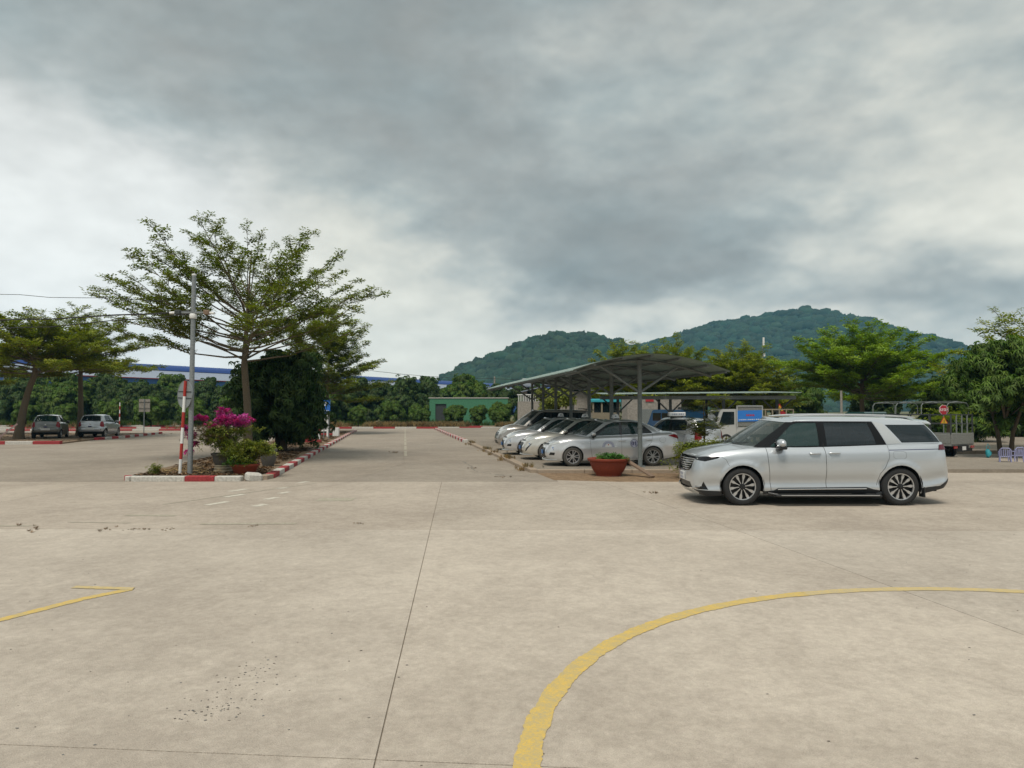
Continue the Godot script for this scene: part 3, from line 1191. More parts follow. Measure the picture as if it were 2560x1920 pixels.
func van_spec() -> Dictionary:
	return {
		"L": 5.155, "category": "van", "paint": "paint_van", "wheels": [0.94, 4.03], "arch": 0.42, "flare": 0.018, "cowl": 1.0, "per": 9, "nv": 26, "gper": 8,
		"wheel": {"r": 0.37, "rim": 0.255, "wide": 0.235, "style": "paddle", "spokes": 10, "prof": [[0.05, 0.007], [0.115, 0.009], [0.14, 0.011], [0.175, 0.022], [0.21, 0.027], [0.247, 0.020]], "spin": 8.0},
		"plan": [[0.0, 0.0], [0.015, 0.40], [0.07, 0.70], [0.22, 0.88], [0.55, 0.965], [1.2, 0.992], [2.4, 0.9975], [3.6, 0.9975], [4.3, 0.985], [4.85, 0.93], [5.08, 0.78], [5.14, 0.45], [5.155, 0.0]],
		"ybot": [[0.0, 0.20], [0.25, 0.175], [0.6, 0.20], [1.5, 0.23], [3.6, 0.23], [4.5, 0.24], [4.8, 0.30], [5.155, 0.36]],
		"ytop": [[0.0, 0.945], [0.1, 0.985], [0.4, 1.03], [0.9, 1.085], [1.45, 1.125], [2.6, 1.15], [3.8, 1.185], [5.155, 1.235]],
		"side_in": [[0.0, 0.075], [0.06, 0.055], [0.12, 0.042], [0.20, 0.058], [0.27, 0.062], [0.33, 0.045], [0.40, 0.020], [0.50, 0.004], [0.66, 0.0], [0.80, 0.010], [0.86, 0.018], [0.875, 0.020], [0.90, 0.036], [0.95, 0.058], [1.0, 0.10]],
		"front_in": [[0.0, 0.12], [0.1, 0.05], [0.2, 0.02], [0.5, 0.0], [0.7, 0.012], [0.9, 0.05], [0.96, 0.09], [1.0, 0.15]],
		"rear_in": [[0.0, 0.09], [0.12, 0.02], [0.3, 0.0], [0.5, 0.04], [0.8, 0.075], [1.0, 0.12]],
		"crown": [[0.0, 0.005], [0.25, 0.045], [0.7, 0.085], [1.1, 0.09], [5.1, 0.03]],
		"gbot": [[0.86, 0.0, 1.165], [0.95, 0.48, 1.15], [1.34, 0.86, 1.115], [1.9, 0.905, 1.13], [2.6, 0.91, 1.145], [3.5, 0.905, 1.175], [4.4, 0.885, 1.205], [4.88, 0.82, 1.22], [5.02, 0.45, 1.23], [5.04, 0.0, 1.23]],
		"gtop": [[1.70, 0.0, 1.675], [1.76, 0.42, 1.665], [1.99, 0.66, 1.645], [2.2, 0.70, 1.665], [2.6, 0.715, 1.68], [3.5, 0.715, 1.68], [4.3, 0.70, 1.655], [4.62, 0.65, 1.63], [4.72, 0.36, 1.645], [4.74, 0.0, 1.65]],
		"bulge": 0.028, "roof_crown": 0.06, "seats": [1.9, 2.8, 3.7], "mirror": [1.67, 1.20, 0.96, 1.25], "handle_mat": "paint_van",
		"handles": [[2.36, 1.02, 0.985], [2.74, 1.03, 0.985]],
		"features": [
			{"name": "windshield", "mat": "glass_screen", "surf": "up", "mode": 1, "poly": [[-0.1, 0.03], [1.70, 0.03], [1.80, 0.955], [-0.1, 0.965]], "off": -0.005},
			{"name": "rear_window", "mat": "glass_dark", "surf": "up", "mode": 1, "poly": [[7.35, 0.1], [9.1, 0.1], [9.1, 0.9], [7.3, 0.9]], "off": -0.005},
			{"name": "front_window", "mat": "glass", "surf": "up", "lo": 1.9, "hi": 7.2, "poly": [[1.50, 1.145], [2.47, 1.165], [2.47, 1.615], [2.10, 1.612], [1.98, 1.575]], "off": -0.008, "sides": "each"},
			{"name": "sliding_door_window", "mat": "glass_dark", "surf": "up", "lo": 1.9, "hi": 7.2, "poly": [[2.62, 1.165], [3.60, 1.195], [3.565, 1.34], [3.49, 1.612], [2.62, 1.615]], "off": -0.008, "sides": "each"},
			{"name": "window_frame", "mat": "pillar_black", "surf": "up", "lo": 1.5, "hi": 7.2, "poly": [[1.30, 1.10], [2.55, 1.14], [3.80, 1.18], [3.585, 1.64], [2.05, 1.645], [1.88, 1.56]], "off": -0.003, "sides": "each"},
			{"name": "a_pillar_trim", "mat": "pillar_black", "surf": "up", "mode": 1, "poly": [[1.68, -0.02], [2.6, -0.02], [2.6, 0.965], [1.78, 0.965]], "off": -0.001, "sides": "each"},
			{"name": "quarter_window", "mat": "glass_dark", "surf": "up", "lo": 1.9, "hi": 7.3, "poly": [[4.10, 1.225], [4.90, 1.235], [4.66, 1.575], [3.83, 1.575]], "off": -0.005, "sides": "each"},
			{"name": "rear_pillar_trim", "mat": "satin", "surf": "up", "lo": 1.9, "hi": 7.3, "poly": [[3.81, 1.19], [4.08, 1.215], [3.80, 1.59], [3.60, 1.64]], "off": 0.003, "sides": "each"},
			{"name": "headlight", "mat": "gloss_black", "surf": "low", "mode": 1, "poly": [[0.60, 0.885], [0.95, 0.855], [1.20, 0.915], [1.26, 0.955], [0.95, 0.955], [0.62, 0.935]], "off": -0.006, "sides": "each"},
			{"name": "grille", "mat": "gloss_black", "surf": "low", "mode": 1, "poly": [[-0.05, 0.62], [0.42, 0.63], [0.55, 0.70], [0.66, 0.935], [-0.05, 0.93]], "off": -0.035},
			{"name": "air_intake", "mat": "trim_black", "surf": "low", "mode": 1, "poly": [[-0.05, 0.285], [0.58, 0.285], [0.47, 0.425], [-0.05, 0.435]], "off": -0.03},
			{"name": "fog_light", "mat": "gloss_black", "surf": "low", "mode": 1, "poly": [[0.66, 0.30], [1.02, 0.30], [0.93, 0.46], [0.88, 0.36], [0.70, 0.36]], "off": -0.015, "sides": "each"},
			{"name": "skid_plate", "mat": "satin", "surf": "low", "mode": 1, "poly": [[-0.05, 0.15], [0.60, 0.15], [0.74, 0.235], [0.60, 0.275], [-0.05, 0.275]], "off": 0.006},
			{"name": "bumper_trim", "mat": "trim_black", "surf": "low", "mode": 1, "poly": [[0.60, 0.15], [1.40, 0.15], [1.35, 0.28], [0.60, 0.29]], "off": 0.002, "sides": "each"},
			{"name": "tail_light", "mat": "lamp_dark_red", "surf": "low", "lo": 4.5, "hi": 6.05, "poly": [[4.80, 1.085], [4.84, 1.18], [5.2, 1.21], [5.2, 1.09]], "off": 0.012, "sides": "each"},
			{"name": "rear_bumper_trim", "mat": "trim_black", "surf": "low", "lo": 4.0, "poly": [[4.46, 0.15], [5.25, 0.15], [5.25, 0.57], [5.05, 0.50], [4.85, 0.385], [4.44, 0.345]], "off": 0.006},
			{"name": "side_sill", "mat": "trim_black", "surf": "low", "lo": 1.6, "hi": 5.0, "poly": [[1.30, 0.15], [3.7, 0.15], [3.7, 0.29], [3.50, 0.32], [3.36, 0.365], [1.64, 0.345], [1.55, 0.29], [1.30, 0.28]], "off": 0.004, "sides": "each"},
			{"name": "waist_strip", "mat": "ink_blue", "surf": "low", "lo": 3.0, "poly": [[3.81, 1.075], [4.82, 1.095], [4.82, 1.108], [3.81, 1.09]], "off": -0.006, "sides": "each"},
			{"name": "panel_gap", "mat": "gap", "surf": "low", "line": [[1.42, 1.13], [1.44, 0.9], [1.50, 0.3]], "w": 0.009, "off": -0.008, "sides": "each"},
			{"name": "panel_gap", "mat": "gap", "surf": "low", "line": [[2.55, 1.16], [2.57, 1.0], [2.58, 0.3]], "w": 0.009, "off": -0.008, "sides": "each"},
			{"name": "panel_gap", "mat": "gap", "surf": "low", "line": [[3.80, 1.18], [3.81, 0.95], [3.72, 0.75], [3.62, 0.62], [3.56, 0.4]], "w": 0.007, "off": -0.008, "sides": "each"},
			{"name": "panel_gap", "mat": "gap", "surf": "low", "mode": 1, "line": [[1.26, 0.955], [1.36, 0.90], [1.42, 0.78]], "w": 0.006, "off": -0.006, "sides": "each"},
			{"name": "fuel_flap_gap", "mat": "gap", "surf": "low", "line": [[3.91, 1.055], [4.10, 1.055], [4.14, 1.03], [4.14, 0.95], [4.10, 0.915], [3.92, 0.915], [3.89, 0.95], [3.89, 1.03], [3.91, 1.055]], "w": 0.004, "off": -0.004, "sides": "left"},
			{"name": "panel_gap", "mat": "gap", "surf": "lid", "mode": 2, "line": [[0.12, 0.80], [0.6, 0.83], [0.95, 0.82], [1.16, 0.77]], "w": 0.008, "off": -0.008, "sides": "each"},
			{"name": "front_door", "mat": "paint", "surf": "low", "lo": 1.2, "poly": [[1.42, 1.2], [1.44, 0.9], [1.50, 0.26], [2.58, 0.26], [2.57, 1.0], [2.55, 1.2]], "sides": "each"},
			{"name": "sliding_door", "mat": "paint", "surf": "low", "lo": 1.2, "poly": [[2.55, 1.2], [2.57, 1.0], [2.58, 0.26], [3.56, 0.26], [3.56, 0.4], [3.62, 0.62], [3.72, 0.75], [3.81, 0.95], [3.80, 1.22]], "sides": "each"},
		],
	}


func hatch_spec() -> Dictionary:   # small five-door hatchback
	return {
		"L": 3.60, "paint": "paint_hatch", "wheels": [0.70, 3.08], "arch": 0.32, "flare": 0.018, "cowl": 0.85, "per": 6, "nv": 16,
		"wheel": {"r": 0.285, "rim": 0.19, "wide": 0.17, "style": "five", "spokes": 7, "prof": [[0.04, 0.022], [0.10, 0.015], [0.18, 0.018]], "dark_hub": false},
		"plan": [[0.0, 0.0], [0.02, 0.32], [0.10, 0.58], [0.30, 0.73], [0.8, 0.79], [1.6, 0.80], [2.6, 0.80], [3.2, 0.775], [3.47, 0.69], [3.57, 0.42], [3.60, 0.0]],
		"ybot": [[0.0, 0.22], [0.5, 0.18], [3.0, 0.20], [3.35, 0.28], [3.60, 0.34]],
		"ytop": [[0.0, 0.72], [0.3, 0.82], [0.85, 0.93], [1.6, 0.97], [2.8, 1.03], [3.60, 1.05]],
		"side_in": [[0.0, 0.06], [0.15, 0.02], [0.4, 0.0], [0.7, 0.01], [0.88, 0.03], [0.96, 0.07], [1.0, 0.11]],
		"front_in": [[0.0, 0.08], [0.2, 0.02], [0.5, 0.0], [0.8, 0.05], [1.0, 0.16]],
		"rear_in": [[0.0, 0.05], [0.2, 0.0], [0.42, 0.01], [0.5, 0.05], [0.8, 0.07], [1.0, 0.11]],
		"crown": [[0.0, 0.01], [0.4, 0.05], [0.85, 0.07], [3.6, 0.02]],
		"gbot": [[0.80, 0.0, 1.0], [0.90, 0.42, 0.985], [1.22, 0.68, 0.955], [1.7, 0.72, 0.97], [2.4, 0.72, 1.0], [3.0, 0.70, 1.03], [3.38, 0.63, 1.045], [3.46, 0.36, 1.05], [3.47, 0.0, 1.05]],
		"gtop": [[1.42, 0.0, 1.435], [1.48, 0.36, 1.425], [1.68, 0.53, 1.40], [2.0, 0.57, 1.43], [2.4, 0.575, 1.435], [2.9, 0.565, 1.42], [3.14, 0.52, 1.405], [3.20, 0.32, 1.42], [3.21, 0.0, 1.425]],
		"bulge": 0.025, "roof_crown": 0.045, "seats": [1.55, 2.4], "mirror": [1.28, 1.0, 0.76, 0.95], "handles": [[2.08, 0.87, 0.79], [2.86, 0.9, 0.785]],
		"features": [
			{"name": "windshield", "mat": "glass_screen", "surf": "up", "mode": 1, "poly": [[-0.1, 0.03], [1.72, 0.03], [1.80, 0.95], [-0.1, 0.96]], "off": -0.004},
			{"name": "rear_window", "mat": "glass_dark", "surf": "up", "mode": 1, "poly": [[6.15, 0.06], [8.1, 0.03], [8.1, 0.92], [6.2, 0.90]], "off": -0.003},
			{"name": "side_window", "mat": "glass", "surf": "up", "lo": 1.85, "hi": 5.9, "poly": [[1.42, 0.985], [2.10, 1.005], [2.10, 1.385], [1.88, 1.375], [1.68, 1.29]], "off": -0.005, "sides": "each"},
			{"name": "rear_side_window", "mat": "glass_dark", "surf": "up", "lo": 1.85, "hi": 5.9, "poly": [[2.18, 1.01], [2.85, 1.05], [2.86, 1.30], [2.74, 1.385], [2.18, 1.385]], "off": -0.005, "sides": "each"},
			{"name": "window_frame", "mat": "trim_black", "surf": "up", "lo": 1.85, "hi": 5.9, "poly": [[1.25, 0.955], [2.9, 1.03], [2.91, 1.31], [2.76, 1.41], [1.86, 1.40], [1.62, 1.28]], "off": -0.002, "sides": "each"},
			{"name": "headlight", "mat": "lamp_white", "surf": "low", "mode": 1, "poly": [[0.45, 0.62], [0.75, 0.60], [1.0, 0.74], [0.95, 0.80], [0.6, 0.74]], "off": 0.004, "sides": "each"},
			{"name": "grille", "mat": "trim_black", "surf": "low", "mode": 1, "poly": [[-0.05, 0.30], [0.45, 0.30], [0.40, 0.46], [-0.05, 0.46]], "off": -0.012},
			{"name": "tail_light", "mat": "lamp_red", "surf": "low", "lo": 3.86, "mode": 3, "poly": [[0.56, 0.76], [0.66, 0.68], [0.9, 0.70], [0.9, 1.04], [0.60, 1.03], [0.57, 0.9]], "off": 0.008, "sides": "each"},
			{"name": "rear_bumper_trim", "mat": "trim_black", "surf": "low", "lo": 3.2, "mode": 0, "poly": [[3.25, 0.15], [3.8, 0.15], [3.8, 0.42], [3.30, 0.37]], "off": 0.004},
			{"name": "panel_gap", "mat": "gap", "surf": "low", "line": [[1.22, 0.97], [1.26, 0.24]], "off": -0.008, "sides": "each"},
			{"name": "panel_gap", "mat": "gap", "surf": "low", "line": [[2.14, 1.0], [2.16, 0.24]], "off": -0.008, "sides": "each"},
			{"name": "panel_gap", "mat": "gap", "surf": "low", "line": [[2.92, 1.04], [2.86, 0.72], [2.66, 0.4], [2.64, 0.24]], "off": -0.008, "sides": "each"},
			{"name": "front_door", "mat": "paint", "surf": "low", "lo": 0.9, "poly": [[1.22, 1.05], [1.26, 0.24], [2.16, 0.24], [2.14, 1.05]], "sides": "each"},
			{"name": "rear_door", "mat": "paint", "surf": "low", "lo": 0.9, "poly": [[2.14, 1.05], [2.16, 0.24], [2.64, 0.24], [2.66, 0.4], [2.86, 0.72], [2.92, 1.07]], "sides": "each"},
		],
	}


func mpv_spec() -> Dictionary:
	var s := sedan_spec()
	s.L = 4.56
	s.paint = "paint_mpv"
	s.wheels = [0.84, 3.55]
	s.arch = 0.35
	s.wheel = s.wheel.duplicate()
	s.wheel.r = 0.32
	s.plan = [[0.0, 0.0], [0.02, 0.36], [0.10, 0.64], [0.32, 0.80], [0.8, 0.87], [1.6, 0.885], [3.4, 0.885], [4.1, 0.86], [4.45, 0.76], [4.54, 0.45], [4.56, 0.0]]
	s.ybot = [[0.0, 0.24], [0.5, 0.22], [3.6, 0.24], [4.1, 0.28], [4.56, 0.34]]
	s.ytop = [[0.0, 0.82], [0.2, 0.92], [0.5, 1.0], [1.0, 1.05], [2.5, 1.08], [4.56, 1.12]]
	s.crown = [[0.0, 0.02], [0.3, 0.06], [0.9, 0.10], [4.5, 0.03]]
	s.gbot = [[0.82, 0.0, 1.13], [0.92, 0.46, 1.12], [1.30, 0.74, 1.055], [1.9, 0.79, 1.065], [2.6, 0.795, 1.075], [3.6, 0.79, 1.095], [4.25, 0.74, 1.11], [4.40, 0.42, 1.12], [4.42, 0.0, 1.12]]
	s.gtop = [[1.68, 0.0, 1.73], [1.74, 0.40, 1.72], [1.96, 0.60, 1.69], [2.3, 0.64, 1.72], [2.8, 0.645, 1.73], [3.6, 0.64, 1.72], [4.02, 0.60, 1.69], [4.14, 0.36, 1.70], [4.16, 0.0, 1.705]]
	s.seats = [1.9, 2.7, 3.5]
	s.mirror = [1.45, 1.13, 0.84, 1.1]
	s.handles = [[2.35, 0.93, 0.865], [3.2, 0.95, 0.865]]
	s.roof_paint = "paint_dark"
	s.features = [
		{"name": "windshield", "mat": "glass_screen", "surf": "up", "mode": 1, "poly": [[-0.1, 0.02], [1.72, 0.02], [1.80, 0.95], [-0.1, 0.96]], "off": -0.004},
		{"name": "rear_window", "mat": "glass_dark", "surf": "up", "mode": 1, "poly": [[6.25, 0.1], [8.1, 0.1], [8.1, 0.9], [6.35, 0.9]], "off": -0.004},
		{"name": "side_window", "mat": "glass_dark", "surf": "up", "lo": 1.85, "hi": 6.1, "poly": [[1.5, 1.09], [2.36, 1.11], [2.36, 1.64], [2.12, 1.64], [1.96, 1.59]], "off": -0.006, "sides": "each"},
		{"name": "rear_side_window", "mat": "glass_dark", "surf": "up", "lo": 1.85, "hi": 6.1, "poly": [[2.44, 1.11], [3.30, 1.13], [3.30, 1.64], [2.44, 1.65]], "off": -0.006, "sides": "each"},
		{"name": "quarter_window", "mat": "glass_dark", "surf": "up", "lo": 1.85, "hi": 6.1, "poly": [[3.38, 1.13], [4.1, 1.15], [3.98, 1.60], [3.38, 1.64]], "off": -0.006, "sides": "each"},
		{"name": "window_frame", "mat": "trim_black", "surf": "up", "lo": 1.85, "hi": 6.1, "poly": [[1.28, 1.06], [4.16, 1.12], [4.0, 1.63], [2.08, 1.665], [1.9, 1.60]], "off": -0.002, "sides": "each"},
		{"name": "headlight", "mat": "lamp_white", "surf": "low", "mode": 1, "poly": [[0.48, 0.70], [0.75, 0.69], [1.05, 0.84], [1.08, 0.93], [0.80, 0.91], [0.52, 0.80]], "off": 0.004, "sides": "each"},
		{"name": "grille", "mat": "trim_black", "surf": "low", "mode": 1, "poly": [[-0.05, 0.62], [0.42, 0.64], [0.46, 0.78], [-0.05, 0.80]], "off": -0.012},
		{"name": "air_intake", "mat": "trim_black", "surf": "low", "mode": 1, "poly": [[-0.05, 0.30], [0.55, 0.30], [0.45, 0.45], [-0.05, 0.46]], "off": -0.012},
		{"name": "panel_gap", "mat": "gap", "surf": "low", "line": [[1.35, 1.05], [1.40, 0.28]], "off": -0.008, "sides": "each"},
		{"name": "panel_gap", "mat": "gap", "surf": "low", "line": [[2.40, 1.08], [2.41, 0.28]], "off": -0.008, "sides": "each"},
		{"name": "front_door", "mat": "paint", "surf": "low", "lo": 0.9, "poly": [[1.35, 1.12], [1.40, 0.28], [2.41, 0.28], [2.40, 1.12]], "sides": "each"},
	]
	return s


# ---------------------------------------------------------------- plants
func leaf(g: Geo, at: Vector3, dir: Vector3, up: Vector3, length: float, wide: float, droop := 0.0) -> void:
	dir = dir.normalized()
	var s := dir.cross(up).normalized()
	var u := s.cross(dir)
	var mid := at + dir * length * 0.45 + u * length * 0.06
	var tip := at + dir * length - up * droop * length
	var a := g.add(at, u)
	var l := g.add(mid - s * wide * 0.5, (u - s * 0.4))
	var r := g.add(mid + s * wide * 0.5, (u + s * 0.4))
	var t := g.add(tip, u)
	g.tri_i(a, r, t)
	g.tri_i(a, t, l)


func sprig(kind: String) -> ArrayMesh:
	var key := "sprig_" + kind
	if M.has(key):
		return M[key]
	var r := RandomNumberGenerator.new()
	r.seed = hash(kind)
	var g := Geo.new()
	match kind:
		"rosette":   # small-leaved flat spray
			for k in 15:
				var a := TAU * k / 15.0 + r.randf_range(-0.3, 0.3)
				var d := Vector3(cos(a), r.randf_range(-0.15, 0.5), sin(a))
				var c := r.randf_range(0.75, 1.25)
				g.col = Color(c * r.randf_range(0.9, 1.15), c, c * 0.9)
				leaf(g, Vector3(cos(a), 0, sin(a)) * r.randf_range(0.01, 0.11) + Vector3(0, r.randf_range(-0.03, 0.05), 0), d, Vector3.UP, r.randf_range(0.07, 0.13), r.randf_range(0.045, 0.07), 0.1)
		"whorl":   # long hanging leaves
			for k in 12:
				var a := TAU * k / 12.0 + r.randf_range(-0.4, 0.4)
				var d := Vector3(cos(a), r.randf_range(-0.9, 0.25), sin(a))
				var c := r.randf_range(0.7, 1.3)
				g.col = Color(c, c, c * 0.9)
				leaf(g, Vector3(0, r.randf_range(-0.06, 0.06), 0), d, Vector3.UP, r.randf_range(0.2, 0.34), r.randf_range(0.06, 0.09), 0.35)
		"broad":   # short broad leaves of shrubs
			for k in 12:
				var a := TAU * k / 12.0 + r.randf_range(-0.4, 0.4)
				var c := r.randf_range(0.7, 1.3)
				g.col = Color(c, c, c * 0.8)
				leaf(g, Vector3(r.randf_range(-0.05, 0.05), r.randf_range(-0.05, 0.05), r.randf_range(-0.05, 0.05)), Vector3(cos(a), r.randf_range(-0.3, 0.8), sin(a)), Vector3.UP, r.randf_range(0.06, 0.10), r.randf_range(0.035, 0.05), 0.15)
		"bloom":
			for k in 14:
				var d := Vector3(r.randf_range(-1, 1), r.randf_range(-0.5, 1), r.randf_range(-1, 1)).normalized()
				var c := r.randf_range(0.7, 1.3)
				g.col = Color(c, c, c)
				leaf(g, d * 0.03, d, Vector3(0.2, 1, 0.1), r.randf_range(0.05, 0.08), r.randf_range(0.04, 0.055), 0.0)
		"tuft":
			for k in 16:
				var a := TAU * r.randf()
				var lean := r.randf_range(0.1, 0.75)
				var c := r.randf_range(0.65, 1.3)
				g.col = Color(c, c * r.randf_range(0.9, 1.05), c * 0.9)
				leaf(g, Vector3(cos(a), 0, sin(a)) * r.randf_range(0.0, 0.08), Vector3(cos(a) * lean, 1, sin(a) * lean), Vector3(cos(a + 1.6), 0.1, sin(a + 1.6)), r.randf_range(0.2, 0.5), 0.016, 0.0)
		"fallen":
			for k in 6:
				var a := TAU * r.randf()
				var c := r.randf_range(0.5, 1.4)
				g.col = Color(c, c * r.randf_range(0.85, 1.0), c * 0.9)
				leaf(g, Vector3(r.randf_range(-0.12, 0.12), r.randf_range(0.0, 0.03), r.randf_range(-0.12, 0.12)), Vector3(cos(a), r.randf_range(0.0, 0.4), sin(a)), Vector3.UP, r.randf_range(0.06, 0.16), r.randf_range(0.02, 0.05), 0.2)
		"frond":
			for k in 16:
				var a := TAU * k / 16.0
				var prev := Vector3.ZERO
				var dirv := Vector3(cos(a), r.randf_range(0.4, 1.4), sin(a)).normalized()
				for q in 7:
					var p := prev + dirv * 0.28
					dirv = (dirv + Vector3(0, -0.16, 0)).normalized()
					var s := dirv.cross(Vector3.UP).normalized()
					for sd in [-1.0, 1.0]:
						leaf(g, p, s * sd + dirv * 0.8 - Vector3(0, 0.25, 0), Vector3.UP, 0.34 - q * 0.03, 0.045, 0.2)
					prev = p
		"crown_blob":
			var nn := FastNoiseLite.new()
			nn.seed = 5
			nn.frequency = 0.9
			g.ball(Vector3.ZERO, Vector3(1, 0.8, 1), 12, 8)
			for k in g.v.size():
				var p := g.v[k]
				g.v[k] = p * (1.0 + nn.get_noise_3dv(p * 2.2) * 0.55)
	M[key] = g.mesh()
	return M[key]


func scatter(called: String, mesh: Mesh, mat: Material, at: Array, cols: Array, parent: Node, stuff := false) -> MultiMeshInstance3D:
	var mm := MultiMesh.new()
	mm.transform_format = MultiMesh.TRANSFORM_3D
	mm.use_colors = true
	mm.mesh = mesh
	mm.instance_count = at.size()
	for k in at.size():
		mm.set_instance_transform(k, at[k])
		mm.set_instance_color(k, cols[k % cols.size()])
	var o := MultiMeshInstance3D.new()
	o.name = called
	o.multimesh = mm
	o.material_override = mat
	if stuff:
		o.set_meta("kind", "stuff")
	parent.add_child(o, true)
	return o


func tones(n: int, spread: float, warm := 0.1, sd := 3) -> Array:
	var r := RandomNumberGenerator.new()
	r.seed = sd
	var out := []
	for k in n:
		var c := r.randf_range(1.0 - spread, 1.0 + spread)
		var w := r.randf_range(-warm, warm)
		out.append(Color(c * (1.0 + w), c, c * (1.0 - w)))
	return out


# tree with tiers of straight limbs that spread out and upwards, small leaves in flat sprays
func tier_tree(label: String, at: Vector3, s: Dictionary) -> Node3D:
	var r := RandomNumberGenerator.new()
	r.seed = s.seed
	var root := thing("umbrella_tree", label, "tree", at, s.get("turn", 0.0), s.get("group", ""))
	var h: float = s.h
	var fork: float = s.fork
	var lean: Vector3 = s.get("lean", Vector3.ZERO)
	var wood := Geo.new()
	var r0: float = s.get("girth", 0.2)
	var top := Vector3(lean.x, 0, lean.z) + Vector3(r.randf_range(-0.2, 0.2), h * 0.93, r.randf_range(-0.2, 0.2))
	var foot := []
	var rad := []
	for k in 9:
		var t := k / 8.0
		var y := -0.1 + (fork + 0.1) * t
		foot.append(Vector3(lean.x * t * t, y, lean.z * t * t) + Vector3(sin(t * 5.0) * 0.04, 0, cos(t * 4.0) * 0.04))
		rad.append(r0 * (1.0 + 0.55 * pow(1.0 - t, 5.0)) * lerpf(1.0, 0.75, t))
	wood.tube(foot, rad, 10)
	part("trunk", wood, M[s.get("bark", "bark")], root)
	var limbs := Geo.new()
	var f0: Vector3 = foot[-1]
	limbs.tube([f0 - Vector3(0, 0.1, 0), f0.lerp(top, 0.35), f0.lerp(top, 0.7), top], [r0 * 0.74, r0 * 0.45, r0 * 0.22, 0.012], 7, false)
	var where := []
	var n: int = s.limbs
	var den: float = s.get("density", 1.0)
	for i in n:
		var t := pow((i + 0.5) / n, s.get("bias", 0.9))
		var a := i * 2.39996 + r.randf_range(-0.35, 0.35)
		var sy := t * 0.55 + r.randf_range(-0.04, 0.04)
		var from := f0.lerp(top, clampf(sy, 0.0, 0.9))
		var rr: float = s.spread * pow(maxf(1.0 - pow(t, s.get("round", 2.4)), 0.02), 0.62) * r.randf_range(0.78, 1.08)
		var ey := lerpf(fork + s.get("low", 0.9), h, pow(t, 0.85)) + r.randf_range(-0.35, 0.35)
		var end := Vector3(f0.x + cos(a) * rr, ey, f0.z + sin(a) * rr)
		var length := from.distance_to(end)
		var ps := []
		var rs := []
		var bow := Vector3(0, -0.09 * length, 0) if r.randf() < 0.6 else Vector3(0, 0.05 * length, 0)
		for k in 8:
			var q := k / 7.0
			ps.append(from.lerp(end, q) + bow * 4.0 * q * (1.0 - q) * 0.6 + Vector3(r.randf_range(-1, 1), r.randf_range(-1, 1), r.randf_range(-1, 1)) * 0.04 * length * 0.25)
			rs.append(lerpf(r0 * 0.26, 0.008, pow(q, 0.7)) * clampf(length / 4.0, 0.5, 1.1))
		limbs.tube(ps, rs, 5, false)
		var d := (end - from).normalized()
		var flat := Vector3(d.x, d.y * 0.75, d.z).normalized()
		var side := flat.cross(Vector3.UP).normalized()
		var steps := int(length / 0.42)
		for k in range(1, steps + 1):
			var q := float(k) / steps
			if q < s.get("bare", 0.28):
				continue
			var p0: Vector3 = ps[mini(int(q * 7.0), 6)].lerp(ps[mini(int(q * 7.0) + 1, 7)], fmod(q * 7.0, 1.0)) if q < 1.0 else end
			var sd := 1.0 if k % 2 == 0 else -1.0
			var ln := length * 0.30 * (1.15 - 0.75 * q) * r.randf_range(0.6, 1.25) + 0.12
			var bd := (flat * 0.85 + side * sd * r.randf_range(0.5, 1.0) + Vector3(0, r.randf_range(-0.05, 0.32), 0)).normalized()
			if k == steps:
				bd = flat
			var p1 := p0 + bd * ln + Vector3(0, 0.06 * ln, 0)
			limbs.tube([p0, p0.lerp(p1, 0.5) + Vector3(0, 0.03, 0), p1], [0.014, 0.010, 0.005], 4, false)
			var nodes := maxi(4, int(ln / 0.055 * den))
			for m in nodes:
				var u := (m + r.randf() * 0.8) / nodes
				if u < 0.18:
					continue
				var p := p0.lerp(p1, u) + Vector3(r.randf_range(-1, 1) * 0.14, r.randf_range(-0.06, 0.10), r.randf_range(-1, 1) * 0.14)
				var tilt := Basis(Vector3(r.randf_range(-1, 1), 0, r.randf_range(-1, 1)).normalized(), r.randf_range(0.0, 0.6)) * Basis(Vector3.UP, r.randf() * TAU)
				where.append(Transform3D(tilt.scaled(Vector3.ONE * r.randf_range(0.75, 1.45) * s.get("leaf", 1.0)), p))
	part("limb", limbs, M[s.get("bark", "bark")], root)
	scatter("crown", sprig("rosette"), M[s.get("mat", "leaf_olive")], where, s.get("tones", tones(40, 0.3, 0.12, s.seed)), root, true)
	return root


